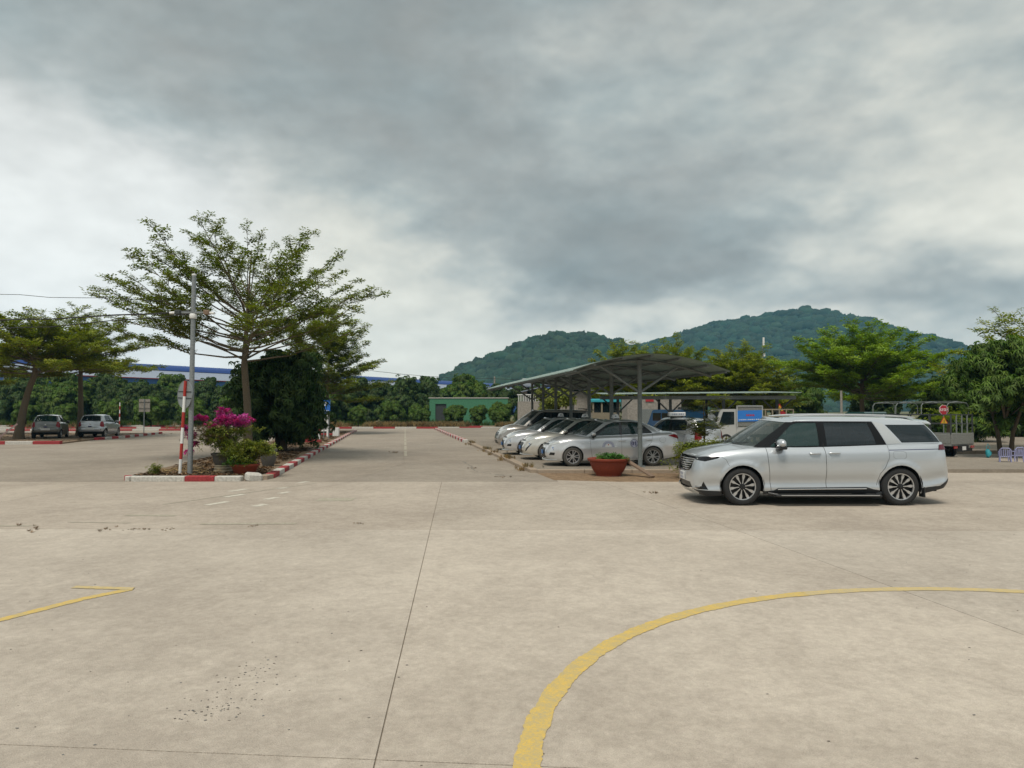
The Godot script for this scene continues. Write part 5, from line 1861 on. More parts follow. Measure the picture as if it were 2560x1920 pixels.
func build_kerbs() -> void:
	var rw := ["kerb_red", "kerb_white"]
	var k1 := kerb("red and white kerb round the near end of the planted island", [Vector2(-10.28, -19.9), Vector2(-10.12, -19.62)], 0.3, 0.12, 0.2, ["kerb_red"])
	kerb_run(k1, [Vector2(-10.1, -19.6), Vector2(-9.95, -19.5), Vector2(-8.55, -19.5)], 1.6, 0.13, 0.26, ["kerb_white"])
	kerb_run(k1, [Vector2(-8.55, -19.5), Vector2(-7.95, -19.5), Vector2(-7.9, -19.5)], 0.7, 0.14, 0.26, ["kerb_red"])
	kerb_run(k1, [Vector2(-8.54, -19.5), Vector2(-7.78, -19.52)], 2.0, 0.135, 0.262, ["kerb_red"])
	kerb_run(k1, [Vector2(-7.78, -19.52), Vector2(-7.1, -19.55)], 2.0, 0.13, 0.26, ["kerb_white"])
	var ch := Geo.new()
	ch.box(Vector3(0, 0.08, 0), Vector3(0.4, 0.24, 0.34), 0.05)
	var cb := part("kerb_stone", ch, M["kerb_white"], k1)
	cb.position = Vector3(-6.86, 0, -19.68)
	cb.rotation_degrees = Vector3(4, 35, -6)
	kerb_run(k1, [Vector2(-6.68, -19.9), Vector2(-6.62, -20.3)], 0.5, 0.12, 0.24, ["kerb_old"])
	kerb("long red and white kerb along the road side of the island", [Vector2(-6.62, -20.3), Vector2(-13.72, -65.0)], 0.98, 0.13, 0.24, rw)
	kerb("old kerb along the lane side of the planted island", [Vector2(-10.32, -20.1), Vector2(-17.3, -64.8)], 1.2, 0.06, 0.14, ["kerb_old"])
	kerb("red painted kerb across the island beyond the mango tree", [Vector2(-11.9, -41.0), Vector2(-10.55, -41.0)], 2.0, 0.2, 0.25, ["kerb_red"])
	kerb("white and red kerb across the island by the parking sign", [Vector2(-15.2, -52.0), Vector2(-13.6, -52.0), Vector2(-12.3, -52.0)], 1.4, 0.2, 0.25, ["kerb_white", "kerb_red"])
	kerb("old crumbling kerb edging the car park", [Vector2(0.66, -22.05), Vector2(-2.35, -41.0)], 1.0, 0.11, 0.24, ["kerb_old"])
	kerb("old kerb under the near end of the shelter", [Vector2(0.75, -21.95), Vector2(10.5, -21.95)], 1.5, 0.11, 0.2, ["kerb_old"])
	kerb("white and red kerb dividing the road from the car park", [Vector2(-2.6, -42.0), Vector2(-7.2, -70.0)], 1.0, 0.16, 0.26, ["kerb_white", "kerb_red"])
	kerb("red and white kerb closing the far end of the road", [Vector2(-20.0, -73.0), Vector2(16.0, -73.0)], 2.1, 0.17, 0.25, rw, 1)
	kerb("white and red kerb in front of the leaning trunk", [Vector2(-34.0, -39.5), Vector2(-30.0, -39.6), Vector2(-24.5, -40.3)], 1.35, 0.17, 0.32, ["kerb_white", "kerb_red"], 1)
	kerb("red and white kerb beside the pale hatchback", [Vector2(-25.6, -45.6), Vector2(-25.7, -49.0), Vector2(-27.3, -57.6)], 0.95, 0.15, 0.26, rw)
	kerb("red and white kerb of the practice track nearest the lane", [Vector2(-60.0, -66.5), Vector2(-38.0, -65.0), Vector2(-18.0, -67.5)], 2.2, 0.15, 0.26, rw, 1)
	var zz := [[-72.0, -70.0, -30.0], [-80.0, -74.0, -28.0], [-90.0, -80.0, -30.0], [-104.0, -88.0, -34.0]]
	var words := ["second practice-track kerb beyond the lane", "third practice-track kerb among the young mangoes", "fourth practice-track kerb among the young mangoes", "farthest practice-track kerb before the dark trees"]
	for i in 4:
		kerb(words[i], [Vector2(zz[i][1], zz[i][0]), Vector2(zz[i][2], zz[i][0] - 1.5)], 2.4, 0.16, 0.3, ["kerb_white", "kerb_red"], i)
	kerb("white and red kerb among dry grass beyond the road end", [Vector2(-14.0, -78.0), Vector2(10.0, -78.0)], 2.2, 0.16, 0.3, ["kerb_white", "kerb_red", "kerb_old"])


# ---------------------------------------------------------------- the arched shelter
func build_shelter() -> void:
	var root := thing("car_shelter", "open car shelter with arched corrugated roof on seven braced posts", "shelter", Vector3(3.97, 0.10, -23.0), 0.0)
	# local frame: -z along the row of posts (which leans left by 0.158 per metre), x across it
	var run := Vector3(-0.158, 0, -1).normalized()
	var across := Vector3(1, 0, -0.158).normalized()
	var half := 2.42
	var arch := func(t: float) -> float: return 3.42 - 0.50 * pow(absf(t), 1.75)   # height over the slab
	var pt := func(t: float, s: float, dy := 0.0) -> Vector3: return across * (t * half) + run * s + Vector3(0, arch.call(t) + dy, 0)
	for k in 7:
		var s := k * 3.04
		var g := Geo.new()
		g.x = Transform3D(Basis(across, Vector3.UP, -run), run * s)
		g.box(Vector3(0, 0.02, 0), Vector3(0.26, 0.04, 0.26))
		g.tube([Vector3(0, 0.0, 0), Vector3(0, 2.0, 0), Vector3(0, 3.27, 0)], [0.070, 0.068, 0.066], 14)
		g.box(Vector3(0, 3.26, 0), Vector3(0.16, 0.10, 0.16))
		g.lathe([Vector2(0.085, 1.20), Vector2(0.088, 1.21), Vector2(0.088, 1.24), Vector2(0.085, 1.25)], 14)
		part("post", g, M["steel_paint"], root)
		for sd in [-1.0, 1.0]:
			var b := Geo.new()
			b.tube([Vector3(0, 2.33, 0) + run * s + across * 0.04 * sd, pt.call(sd * 0.52, s, -0.14)], [0.042, 0.042], 10)
			part("brace", b, M["steel_paint"], root)
		var bm := Geo.new()
		var ps := []
		for q in 17:
			ps.append(pt.call(-0.97 + 1.94 * q / 16.0, s, -0.125))
		bm.tube(ps, [0.05], 6)
		part("arched_beam", bm, M["steel_paint"], root)
	for t in [-0.96, -0.72, -0.36, 0.0, 0.36, 0.72, 0.96]:
		var g := Geo.new()
		g.bar(pt.call(t, -1.15, -0.055), pt.call(t, 19.35, -0.055), 0.06, 0.055)
		part("purlin", g, M["steel_paint"], root)
	var tie := Geo.new()
	tie.tube([pt.call(-0.5, -0.2, -0.2), pt.call(0.1, 9.0, -0.4), pt.call(0.4, 18.0, -0.2)], [0.008], 4)
	part("cable", tie, M["cable"], root)
	# corrugated sheets, eave to eave, each two ribs short of three metres wide
	var s0 := -1.25
	while s0 < 19.2:
		var rows := []
		var under := []
		var steps := 24
		for i in 19:
			var t := -1.0 + 2.0 * i / 18.0
			var row := []
			var low := []
			for j in steps + 1:
				var s := s0 + 1.06 * j / steps
				var w := 0.012 * (1.0 if int(j / 2) % 2 == 0 else -1.0)
				row.append(pt.call(t, s, w))
				low.append(pt.call(t, s, w - 0.006))
			rows.append(row)
			under.append(low)
		var g := Geo.new()
		g.sheet(rows)
		g.sheet(under, true)
		part("roof_sheet", g, M["roof_sheet"], root)
		s0 += 1.03


# ---------------------------------------------------------------- buildings
func build_buildings() -> void:
	var a := Vector3(-92, 0, -124)
	var b := Vector3(16, 0, -304)
	var dir := (b - a).normalized()
	var n := Vector3(-dir.z, 0, dir.x)
	if n.dot(-a) < 0.0:
		n = -n
	var length := a.distance_to(b)
	var w := thing("warehouse", "long blue warehouse with grey roof and curved blue ridge vent", "warehouse", a, 0.0)
	var ridge := 10.3
	var eave := 7.7
	var out := 15.0
	var g := Geo.new()
	g.poly([n * out + Vector3(0, eave, 0) - dir * 0.5, n * out + Vector3(0, eave, 0) + dir * (length + 0.5), Vector3(0, ridge, 0) + dir * (length + 0.5), Vector3(0, ridge, 0) - dir * 0.5])
	g.poly([Vector3(0, ridge, 0), dir * length + Vector3(0, ridge, 0), dir * length - n * out + Vector3(0, eave, 0), -n * out + Vector3(0, eave, 0)])
	part("roof", g, M["grey_sheet"], w)
	var v := Geo.new()
	var rows := []
	for i in 9:
		var t := PI * i / 8.0
		var row := []
		for j in 2:
			row.append(n * cos(t) * 2.6 + Vector3(0, ridge - 0.35 + sin(t) * 1.3, 0) + dir * length * j)
		rows.append(row)
	v.sheet(rows)
	part("ridge_vent", v, M["deep_blue_sheet"], w)
	var gut := Geo.new()
	gut.bar(n * (out + 0.1) + Vector3(0, eave - 0.05, 0), n * (out + 0.1) + dir * length + Vector3(0, eave - 0.05, 0), 0.3, 0.14)
	part("gutter", gut, M["kerb_red"], w)
	var bays := 24
	for k in bays:
		var p := n * (out - 0.3) + dir * (length * k / bays)
		var q := n * (out - 0.3) + dir * (length * (k + 1) / bays)
		var wl := Geo.new()
		wl.bar(p + Vector3(0, eave * 0.5, 0), q + Vector3(0, eave * 0.5, 0), 0.15, eave - 0.1)
		part("wall_panel", wl, M["blue_sheet"], w)
		var c := Geo.new()
		c.box(p + n * 0.2 + Vector3(0, eave * 0.5 - 0.1, 0), Vector3(1.0, eave - 0.2, 1.0), 0.0, Basis(dir, Vector3.UP, dir.cross(Vector3.UP)))
		part("pilaster", c, M["plaster"], w)
	for e in [0.0, length]:
		var ends := Geo.new()
		ends.poly([n * out + dir * e, -n * out + dir * e, -n * out + dir * e + Vector3(0, eave, 0), dir * e + Vector3(0, ridge, 0), n * out + dir * e + Vector3(0, eave, 0)])
		part("end_wall", ends, M["blue_sheet"], w)
	# green wall with a doorway
	var gw := thing("green_wall", "green rendered boundary wall with white coping beyond the road", "wall", Vector3(-9.8, 0, -88.0), 0.0)
	for s in [[0.0, 0.7, 0.0, 3.2], [0.7, 2.0, 2.55, 0.65], [2.0, 9.3, 0.0, 3.2]]:
		var p := Geo.new()
		p.box(Vector3((s[0] + s[1]) * 0.5, s[2] + s[3] * 0.5, 0), Vector3(s[1] - s[0] - 0.004, s[3], 0.2))
		part("wall_panel", p, M["green_wall"], gw)
	var cp := Geo.new()
	cp.box(Vector3(4.65, 3.26, 0), Vector3(9.5, 0.1, 0.34))
	part("coping", cp, M["kerb_white"], gw)
	var dr := Geo.new()
	dr.box(Vector3(1.35, 1.27, -0.05), Vector3(1.28, 2.54, 0.06))
	part("door", dr, M["steel_dark"], gw)
	# small grey house with a railed terrace and a steel water tank
	var h := thing("house", "small grey plastered house with railed terrace behind the shelter", "house", Vector3(0.5, 0, -66.0), -4.0)
	for s in [[0.0, 2.4, 2.6, 5.0, 0.0, "lower_wall"], [2.4, 6.6, 3.5, 5.0, -0.4, "wall"], [0.4, 2.6, 3.55, 2.5, -2.4, "upper_wall"]]:
		var p := Geo.new()
		p.box(Vector3((s[0] + s[1]) * 0.5, s[2] * 0.5, -s[3] * 0.5 + s[4]), Vector3(s[1] - s[0], s[2], s[3]))
		part(s[5], p, M["plaster"], h)
	for k in 16:
		var bl := Geo.new()
		bl.box(Vector3(0.08 + k * 0.15, 2.88, -0.08), Vector3(0.05, 0.56, 0.05))
		part("baluster", bl, M["white"], h)
	var rail := Geo.new()
	rail.box(Vector3(1.2, 3.2, -0.08), Vector3(2.5, 0.08, 0.12))
	part("handrail", rail, M["white"], h)
	var rf := Geo.new()
	rf.box(Vector3(1.5, 3.80, -3.2), Vector3(2.9, 0.07, 3.4), 0.0, Basis(Vector3(0, 0, 1), 0.22))
	rf.box(Vector3(4.6, 3.85, -2.8), Vector3(4.9, 0.08, 5.8), 0.0, Basis(Vector3(0, 0, 1), -0.13))
	part("roof", rf, M["grey_sheet"], h)
	var win := Geo.new()
	win.box(Vector3(1.35, 3.1, -2.36), Vector3(1.2, 0.9, 0.08))
	part("window", win, M["glass_dark"], h)
	var slit := Geo.new()
	slit.box(Vector3(4.9, 2.1, -0.385), Vector3(0.22, 2.4, 0.04))
	part("wall_slot", slit, M["steel_dark"], h)
	var tank := thing("water_tank", "stainless steel water tank lying on the grey house", "water tank", Vector3(1.5, 4.0, -69.6))
	var tg := Geo.new()
	tg.x = Transform3D(Basis(Vector3(0, 0, 1), PI / 2), Vector3(0, 0.40, 0))
	tg.lathe([Vector2(0.0, -0.62), Vector2(0.3, -0.58), Vector2(0.40, -0.48), Vector2(0.42, 0.0), Vector2(0.40, 0.48), Vector2(0.3, 0.58), Vector2(0.0, 0.62)], 18)
	part("drum", tg, M["satin"], tank)
	for sd in [-0.35, 0.35]:
		var f := Geo.new()
		f.box(Vector3(sd, -0.02, 0), Vector3(0.08, 0.3, 0.5))
		part("stand", f, M["steel_paint"], tank)
	# flat-roofed shelter farther in
	var p2 := thing("flat_shelter", "low flat-roofed steel shelter behind the parked sedans", "shelter", Vector3(6.6, 0.05, -37.0), -4.0)
	for k in 4:
		var c := Geo.new()
		c.box(Vector3(k * 2.6 - 1.3, 1.2, 0), Vector3(0.13, 2.4, 0.13))
		part("post", c, M["steel_dark"], p2)
		var c2 := Geo.new()
		c2.box(Vector3(k * 2.6 - 1.3, 1.2, -4.4), Vector3(0.13, 2.4, 0.13))
		part("post", c2, M["steel_dark"], p2)
		for sd in [-1.0, 1.0]:
			var br := Geo.new()
			br.bar(Vector3(k * 2.6 - 1.3, 1.65, 0), Vector3(k * 2.6 - 1.3 + sd * 0.75, 2.38, 0), 0.07, 0.07)
			part("brace", br, M["steel_dark"], p2)
	var fr := Geo.new()
	fr.box(Vector3(2.6, 2.42, 0.03), Vector3(9.6, 0.18, 0.08))
	part("front_beam", fr, M["steel_paint"], p2)
	for k in 6:
		var sh := Geo.new()
		sh.box(Vector3(-1.4 + k * 1.62, 2.68 + k * 0.012, -2.2), Vector3(1.6, 0.035, 5.6), 0.0, Basis(Vector3.RIGHT, 0.03))
		part("roof_panel", sh, M["roof_sheet"], p2)
	# cream lookout cabin and a pale shed under the trees
	var cab := thing("guard_cabin", "cream guard cabin with blue eaves under the flat shelter", "cabin", Vector3(5.5, 0, -44.0))
	var cw := Geo.new()
	cw.box(Vector3(0, 0.85, 0), Vector3(1.6, 1.7, 1.5))
	part("wall", cw, M["cream_pot"], cab)
	for k in 4:
		var mu := Geo.new()
		mu.box(Vector3(-0.75 + k * 0.5, 2.0, 0.70), Vector3(0.09, 0.6, 0.09))
		part("mullion", mu, M["cream_pot"], cab)
	var cg := Geo.new()
	cg.box(Vector3(0, 2.0, 0), Vector3(1.45, 0.6, 1.35))
	part("window", cg, M["glass_dark"], cab)
	var cr := Geo.new()
	cr.box(Vector3(0, 2.4, 0), Vector3(1.75, 0.2, 1.65), 0.03)
	part("eaves", cr, M["cyan"], cab)
	var shed := thing("shed", "pale flat shed with red sign board behind the flat shelter", "shed", Vector3(9.0, 0, -48.0))
	var sw := Geo.new()
	sw.box(Vector3(0, 1.35, 0), Vector3(3.4, 2.7, 2.4))
	part("wall", sw, M["plaster"], shed)
	var sb := Geo.new()
	sb.box(Vector3(-0.3, 2.45, 1.23), Vector3(0.5, 0.14, 0.04))
	part("sign_board", sb, M["ink_red"], shed)
	var sd2 := Geo.new()
	sd2.box(Vector3(0.2, 0.95, 1.23), Vector3(2.0, 1.9, 0.05))
	part("shutter", sd2, M["steel_paint"], shed)
	# telephone mast on the hill side
	var mast := thing("phone_mast", "thin mobile phone mast with white panels before the far hill", "mast", Vector3(46.5, 0, -137.0))
	var mp := Geo.new()
	mp.tube([Vector3(0, -0.1, 0), Vector3(0, 14.5, 0)], [0.16, 0.09], 8)
	part("pole", mp, M["steel_paint"], mast)
	for q in [[0.14, 14.5, 1.5], [-0.3, 10.6, 1.1], [0.25, 12.0, 0.6]]:
		var pn := Geo.new()
		pn.box(Vector3(q[0], q[1], 0.2), Vector3(0.32, q[2], 0.16), 0.03)
		part("antenna", pn, M["white"], mast)


# ---------------------------------------------------------------- vehicles in their places
func build_vehicles() -> void:
	van()
	var sp := sedan_spec()
	# the numbered sedan: door signs lie on the panels
	var decals := [
		{"name": "number_ring", "mat": "ink_blue", "surf": "low", "over": true, "poly": ring2(2.80, 0.715, 0.125, 28), "off": 0.002, "sides": "left"},
		{"name": "number_disc", "mat": "sticker", "surf": "low", "over": true, "poly": ring2(2.80, 0.715, 0.112, 28), "off": 0.004, "sides": "left"},
		{"name": "badge_ring", "mat": "ink_grey", "surf": "low", "over": true, "poly": ring2(1.98, 0.60, 0.195, 24, 0.0, PI), "off": 0.002, "sides": "left"},
		{"name": "badge_field", "mat": "sticker", "surf": "low", "over": true, "poly": ring2(1.98, 0.603, 0.187, 24, 0.0, PI), "off": 0.004, "sides": "left"},
		{"name": "badge_inner_ring", "mat": "ink_grey", "surf": "low", "over": true, "poly": ring2(1.98, 0.606, 0.112, 24, 0.0, PI), "off": 0.0055, "sides": "left"},
		{"name": "badge_inner", "mat": "white", "surf": "low", "over": true, "poly": ring2(1.98, 0.606, 0.107, 24, 0.0, PI), "off": 0.007, "sides": "left"},
		{"name": "badge_emblem", "mat": "ink_red", "surf": "low", "over": true, "poly": ring2(1.98, 0.675, 0.02, 10), "off": 0.009, "sides": "left"},
	]
	sp.features = decals + sp.features
	var s1 := car("sedan", "silver saloon numbered 01 parked nearest under the arched shelter", sp, Vector3(3.17, 0.10, -24.08), 5.0, "cars under the arched shelter")
	text_part("01", 0.17, M["ink_blue"], s1, Vector3(2.80 - 2.205, 0.715, 0.862), 0.0, true, 0.006, "door_number")
	for k in 14:
		var a := PI * (k + 0.5) / 14.0
		var lt := Geo.new()
		lt.x = Transform3D(Basis(Vector3(0, 0, 1), a - PI / 2), Vector3(1.98 - 2.205 + cos(a) * 0.15, 0.606 + sin(a) * 0.15, 0.8575))
		lt.box(Vector3.ZERO, Vector3(0.012 if k % 3 else 0.018, 0.024, 0.004))
		part("badge_letter", lt, M["ink_grey"], s1)
	sedan_extras(s1, true)
	var white := sedan_spec()
	white.paint = "paint_pearl"
	for f in white.features:
		if f.name == "fog_light":
			f.poly = [[0.60, 0.30], [0.68, 0.33], [0.92, 0.60], [0.84, 0.56], [0.70, 0.44]]
		elif f.name == "headlight":
			f.poly = [[0.46, 0.66], [0.66, 0.65], [1.12, 0.76], [1.20, 0.80], [0.9, 0.79], [0.48, 0.71]]
		elif f.name == "air_intake":
			f.poly = [[-0.05, 0.25], [0.40, 0.25], [0.34, 0.45], [0.46, 0.60], [-0.05, 0.62]]
	var s2 := car("sedan", "pearl white saloon with slashed bumper beside the numbered saloon", white, Vector3(2.47, 0.10, -27.0), 7.0, "cars under the arched shelter")
	sedan_extras(s2, true)
	var s3 := car("sedan", "silver saloon between the white saloon and the grey people carrier", sedan_spec(), Vector3(1.78, 0.10, -29.9), 7.0, "cars under the arched shelter")
	sedan_extras(s3, true)
	var mp := car("people_carrier", "grey-brown people carrier parked farthest along the arched shelter", mpv_spec(), Vector3(1.5, 0.10, -33.2), 8.0, "cars under the arched shelter")
	var sa := Geo.new()
	sa.box(Vector3(1.85, 1.78, 0), Vector3(0.5, 0.05, 1.1), 0.02, Basis(Vector3(0, 0, 1), -0.12))
	part("spoiler", sa, M["paint_dark"], mp)
	var hs := hatch_spec()
	hs.paint = "paint_silver"
	hs.roof_paint = "paint_dark"
	var h3 := car("hatchback", "hatchback with roof board, tail showing behind the numbered saloon", hs, Vector3(6.15, 0.10, -28.0), -52.0, "hatchbacks in the yard")
	var bd := Geo.new()
	bd.box(Vector3(0.1, 1.60, 0), Vector3(0.10, 0.15, 0.95), 0.02)
	var bp := part("roof_board", bd, M["white"], h3)
	for k in 7:
		var tx := Geo.new()
		tx.box(Vector3(0.152, 1.60, -0.34 + k * 0.11), Vector3(0.004, 0.06, 0.07 if k % 3 else 0.04))
		part("board_print", tx, M["ink_grey"], bp)
	var ft := Geo.new()
	for sd in [-0.3, 0.3]:
		ft.box(Vector3(0.1, 1.50, sd), Vector3(0.08, 0.08, 0.06))
	part("board_foot", ft, M["trim_black"], bp)
	var h1 := car("hatchback", "pale silver hatchback parked tail out beside red and white kerb", hatch_spec(), Vector3(-27.35, 0.08, -49.2), -80.0, "hatchbacks in the yard")
	hatch_extras(h1, "plate_white")
	var hd := hatch_spec()
	hd.paint = "paint_dark"
	for f in hd.features:
		if f.name == "rear_window":
			f.mat = "glass"
	var h2 := car("hatchback", "dark grey hatchback parked tail out beside the leaning trunk", hd, Vector3(-29.55, 0.08, -47.5), -68.0, "hatchbacks in the yard")
	hatch_extras(h2, "satin")
	stake_lorry()
	hooped_lorry()
	blue_minibus()


func van() -> void:
	var s := van_spec()
	var v := car("van", "silver people carrier parked side-on on the open plaza", s, Vector3(6.14, 0.0, -15.47), 0.0)
	var o := -2.5775
	for sd in [-1.0, 1.0]:
		var r := Geo.new()
		var ps := []
		for k in 13:
			var t := k / 12.0
			ps.append(Vector3(lerpf(2.0, 4.52, t) + o, 1.725 + 0.055 * pow(sin(PI * clampf(t * 1.02, 0.02, 0.98)), 0.5) - 0.02 * t, sd * lerpf(0.60, 0.60, t)))
		r.tube(ps, [0.010, 0.018, 0.02, 0.02, 0.02, 0.02, 0.02, 0.02, 0.02, 0.02, 0.02, 0.018, 0.010], 8)
		part("roof_rail", r, M["satin"], v)
		var st := Geo.new()
		st.box(Vector3(2.58 + o, 0.205, sd * 1.02), Vector3(2.05, 0.045, 0.16), 0.015)
		st.tube([Vector3(1.45 + o, 0.24, sd * 0.93), Vector3(1.62 + o, 0.21, sd * 1.0)], [0.03, 0.035], 6)
		st.tube([Vector3(3.52 + o, 0.21, sd * 1.0), Vector3(3.66 + o, 0.25, sd * 0.93)], [0.035, 0.03], 6)
		var step := part("side_step", st, M["trim_black"], v)
		var se := Geo.new()
		se.box(Vector3(2.60 + o, 0.215, sd * 1.103), Vector3(1.9, 0.014, 0.006))
		part("step_edge", se, M["satin"], step)
		var ch := Geo.new()
		ch.box(Vector3(2.49 + o, 0.325, sd * 0.977), Vector3(1.74, 0.026, 0.022), 0.008, Basis(Vector3(0, 0, 1), 0.008))
		part("sill_strip", ch, M["chrome"], v)
		var hl := Geo.new()
		for q in [[0.36, 0.905, 0.865], [0.27, 0.905, 0.815]]:
			hl.ball(Vector3(q[0] + o + 0.03, q[1], sd * q[2] * 0.985), Vector3(0.035, 0.026, 0.04), 10, 6)
		part("headlight_lens", hl, M["lamp_white"], v)
		var dr := Geo.new()
		dr.tube([Vector3(0.135 + o, 0.895, sd * 0.68), Vector3(0.19 + o, 0.885, sd * 0.775)], [0.02, 0.016], 6)
		part("running_light", dr, M["lamp_white"], v)
		var bl := Geo.new()
		bl.tube([Vector3(0.055 + o, 0.30, sd * 0.56), Vector3(0.085 + o, 0.335, sd * 0.66), Vector3(0.16 + o, 0.35, sd * 0.775)], [0.022, 0.016, 0.008], 6)
		part("bumper_blade", bl, M["chrome"], v)
		var ml := Geo.new()
		ml.box(Vector3(4.50 + o, 0.26, sd * 0.86), Vector3(0.03, 0.2, 0.2), 0.008)
		part("mud_flap", ml, M["trim_black"], v)
		var wf := Geo.new()
		wf.bar(Vector3(2.55 + o, 1.15, sd * 0.917), Vector3(2.55 + o, 1.63, sd * 0.728), 0.004, 0.012, Vector3(1, 0, 0))
		part("window_gap", wf, M["gap"], v)
		var qp := Geo.new()
		qp.bar(Vector3(1.62 + o, 1.15, sd * 0.912), Vector3(1.62 + o, 1.29, sd * 0.872), 0.012, 0.03, Vector3(1, 0, 0))
		part("window_bar", qp, M["gloss_black"], v)
	for k in 6:
		var y := 0.665 + k * 0.045
		var wz := lerpf(0.42, 0.60, k / 5.0)
		var g := Geo.new()
		g.tube([Vector3(0.105 + o, y, -wz), Vector3(0.028 + o, y, -wz * 0.55), Vector3(0.012 + o, y, 0), Vector3(0.028 + o, y, wz * 0.55), Vector3(0.105 + o, y, wz)], [0.009], 5)
		part("grille_bar", g, M["chrome"], v)
	var rim := Geo.new()
	var ring := [[0.0, 0.615], [0.42, 0.622], [0.56, 0.70], [0.67, 0.94]]
	for sd in [-1.0, 1.0]:
		var ps := []
		for q in ring:
			ps.append(Vector3(0.0 + o + 0.012 + 0.16 * pow(q[0] / 0.67, 2.6), q[1], sd * q[0]))
		rim.tube(ps, [0.012], 6)
	part("grille_frame", rim, M["satin"], v)
	var pl := Geo.new()
	pl.box(Vector3(-0.012 + o, 0.525, 0.0), Vector3(0.02, 0.165, 0.33), 0.006)
	var plate := part("number_plate", pl, M["plate_white"], v)
	for row in 2:
		for k in 4:
			var gl := Geo.new()
			gl.box(Vector3(-0.0235 + o, 0.56 - row * 0.072, -0.105 + k * 0.07), Vector3(0.003, 0.048, 0.03 if (k + row) % 3 else 0.016))
			part("plate_glyph", gl, M["ink_grey"], plate)
	var wp := Geo.new()
	wp.tube([Vector3(0.93 + o, 1.195, 0.35), Vector3(1.12 + o, 1.22, 0.74)], [0.011, 0.008], 5)
	wp.tube([Vector3(0.90 + o, 1.20, -0.35), Vector3(0.96 + o, 1.235, 0.25)], [0.011, 0.008], 5)
	part("wiper", wp, M["trim_black"], v)
	var sp := Geo.new()
	sp.sheet([[Vector3(4.45 + o, 1.655, 0.66), Vector3(4.84 + o, 1.60, 0.60)], [Vector3(4.45 + o, 1.715, 0.35), Vector3(4.90 + o, 1.655, 0.33)], [Vector3(4.45 + o, 1.722, 0), Vector3(4.92 + o, 1.665, 0)], [Vector3(4.45 + o, 1.715, -0.35), Vector3(4.90 + o, 1.655, -0.33)], [Vector3(4.45 + o, 1.655, -0.66), Vector3(4.84 + o, 1.60, -0.60)]])
	sp.sheet([[Vector3(4.45 + o, 1.61, 0.66), Vector3(4.84 + o, 1.578, 0.60)], [Vector3(4.45 + o, 1.66, 0.0), Vector3(4.92 + o, 1.63, 0)], [Vector3(4.45 + o, 1.61, -0.66), Vector3(4.84 + o, 1.578, -0.60)]], true)
	sp.poly([Vector3(4.45 + o, 1.61, 0.66), Vector3(4.84 + o, 1.578, 0.60), Vector3(4.84 + o, 1.60, 0.60), Vector3(4.45 + o, 1.655, 0.66)])
	part("spoiler", sp, M["paint_van"], v)
	var fin := Geo.new()
	fin.x = Transform3D(Basis(), Vector3(4.05 + o, 1.735, -0.008))
	fin.prism(v2([[0.0, 0.0], [0.19, -0.006], [0.16, 0.045]]), 0.016)
	part("aerial", fin, M["paint_van"], v)


func sedan_extras(c: Node3D, sign: bool) -> void:
	var o := -2.205
	if sign:
		roof_sign(c, Vector3(2.40 + o, 1.475, 0))
	var lip := Geo.new()
	lip.tube([Vector3(0.36 + o, 0.20, 0.74), Vector3(0.10 + o, 0.19, 0.55), Vector3(0.02 + o, 0.185, 0.0), Vector3(0.10 + o, 0.19, -0.55), Vector3(0.36 + o, 0.20, -0.74)], [0.012, 0.024, 0.026, 0.024, 0.012], 6)
	part("front_lip", lip, M["satin"], c)
	var pl := Geo.new()
	pl.box(Vector3(-0.008 + o, 0.43, 0), Vector3(0.015, 0.12, 0.40), 0.005)
	part("number_plate", pl, M["plate_blue"], c)
	var ch := Geo.new()
	ch.tube([Vector3(0.10 + o, 0.665, 0.42), Vector3(0.035 + o, 0.675, 0.2), Vector3(0.025 + o, 0.68, 0), Vector3(0.035 + o, 0.675, -0.2), Vector3(0.10 + o, 0.665, -0.42)], [0.012], 5)
	part("grille_bar", ch, M["chrome"], c)
	var st := Geo.new()
	var bt := Basis(Vector3.UP, deg_to_rad(-52.0))
	st.box(Vector3(0.205 + o, 0.555, 0.672), Vector3(0.20, 0.085, 0.006), 0.0, bt)
	var sk := part("bumper_sticker", st, M["plate_blue"], c)
	text_part("GP LX", 0.085, M["white"], sk, Vector3(0.205 + o, 0.555, 0.672) + bt * Vector3(0, 0, 0.005), -52.0, false, 0.003)
	var vis := Geo.new()
	vis.bar(Vector3(2.40 + o, 0.985, 0.768), Vector3(2.40 + o, 1.37, 0.612), 0.02, 0.05, Vector3(1, 0, 0))
	part("window_pillar", vis, M["gloss_black"], c)


func hatch_extras(c: Node3D, plate: String) -> void:
	var pl := Geo.new()
	pl.box(Vector3(1.80, 0.58, 0), Vector3(0.02, 0.13, 0.5), 0.006)
	part("number_plate", pl, M[plate], c)
	var st := Geo.new()
	st.box(Vector3(1.775, 0.72, 0.0), Vector3(0.015, 0.06, 0.2))
	part("boot_sticker", st, M["ink_blue"], c)
	var bd := Geo.new()
	bd.ball(Vector3(1.755, 0.86, 0), Vector3(0.012, 0.035, 0.05), 10, 6)
	part("badge", bd, M["chrome"], c)
	for sd in [-1.0, 1.0]:
		var rf := Geo.new()
		rf.box(Vector3(1.70, 0.52, sd * 0.62), Vector3(0.05, 0.05, 0.05), 0.012)
		part("reflector", rf, M["gloss_black"], c)
	var ar := Geo.new()
	ar.tube([Vector3(0.75, 1.46, 0), Vector3(0.95, 1.56, 0)], [0.006, 0.003], 5)
	part("aerial", ar, M["trim_black"], c)


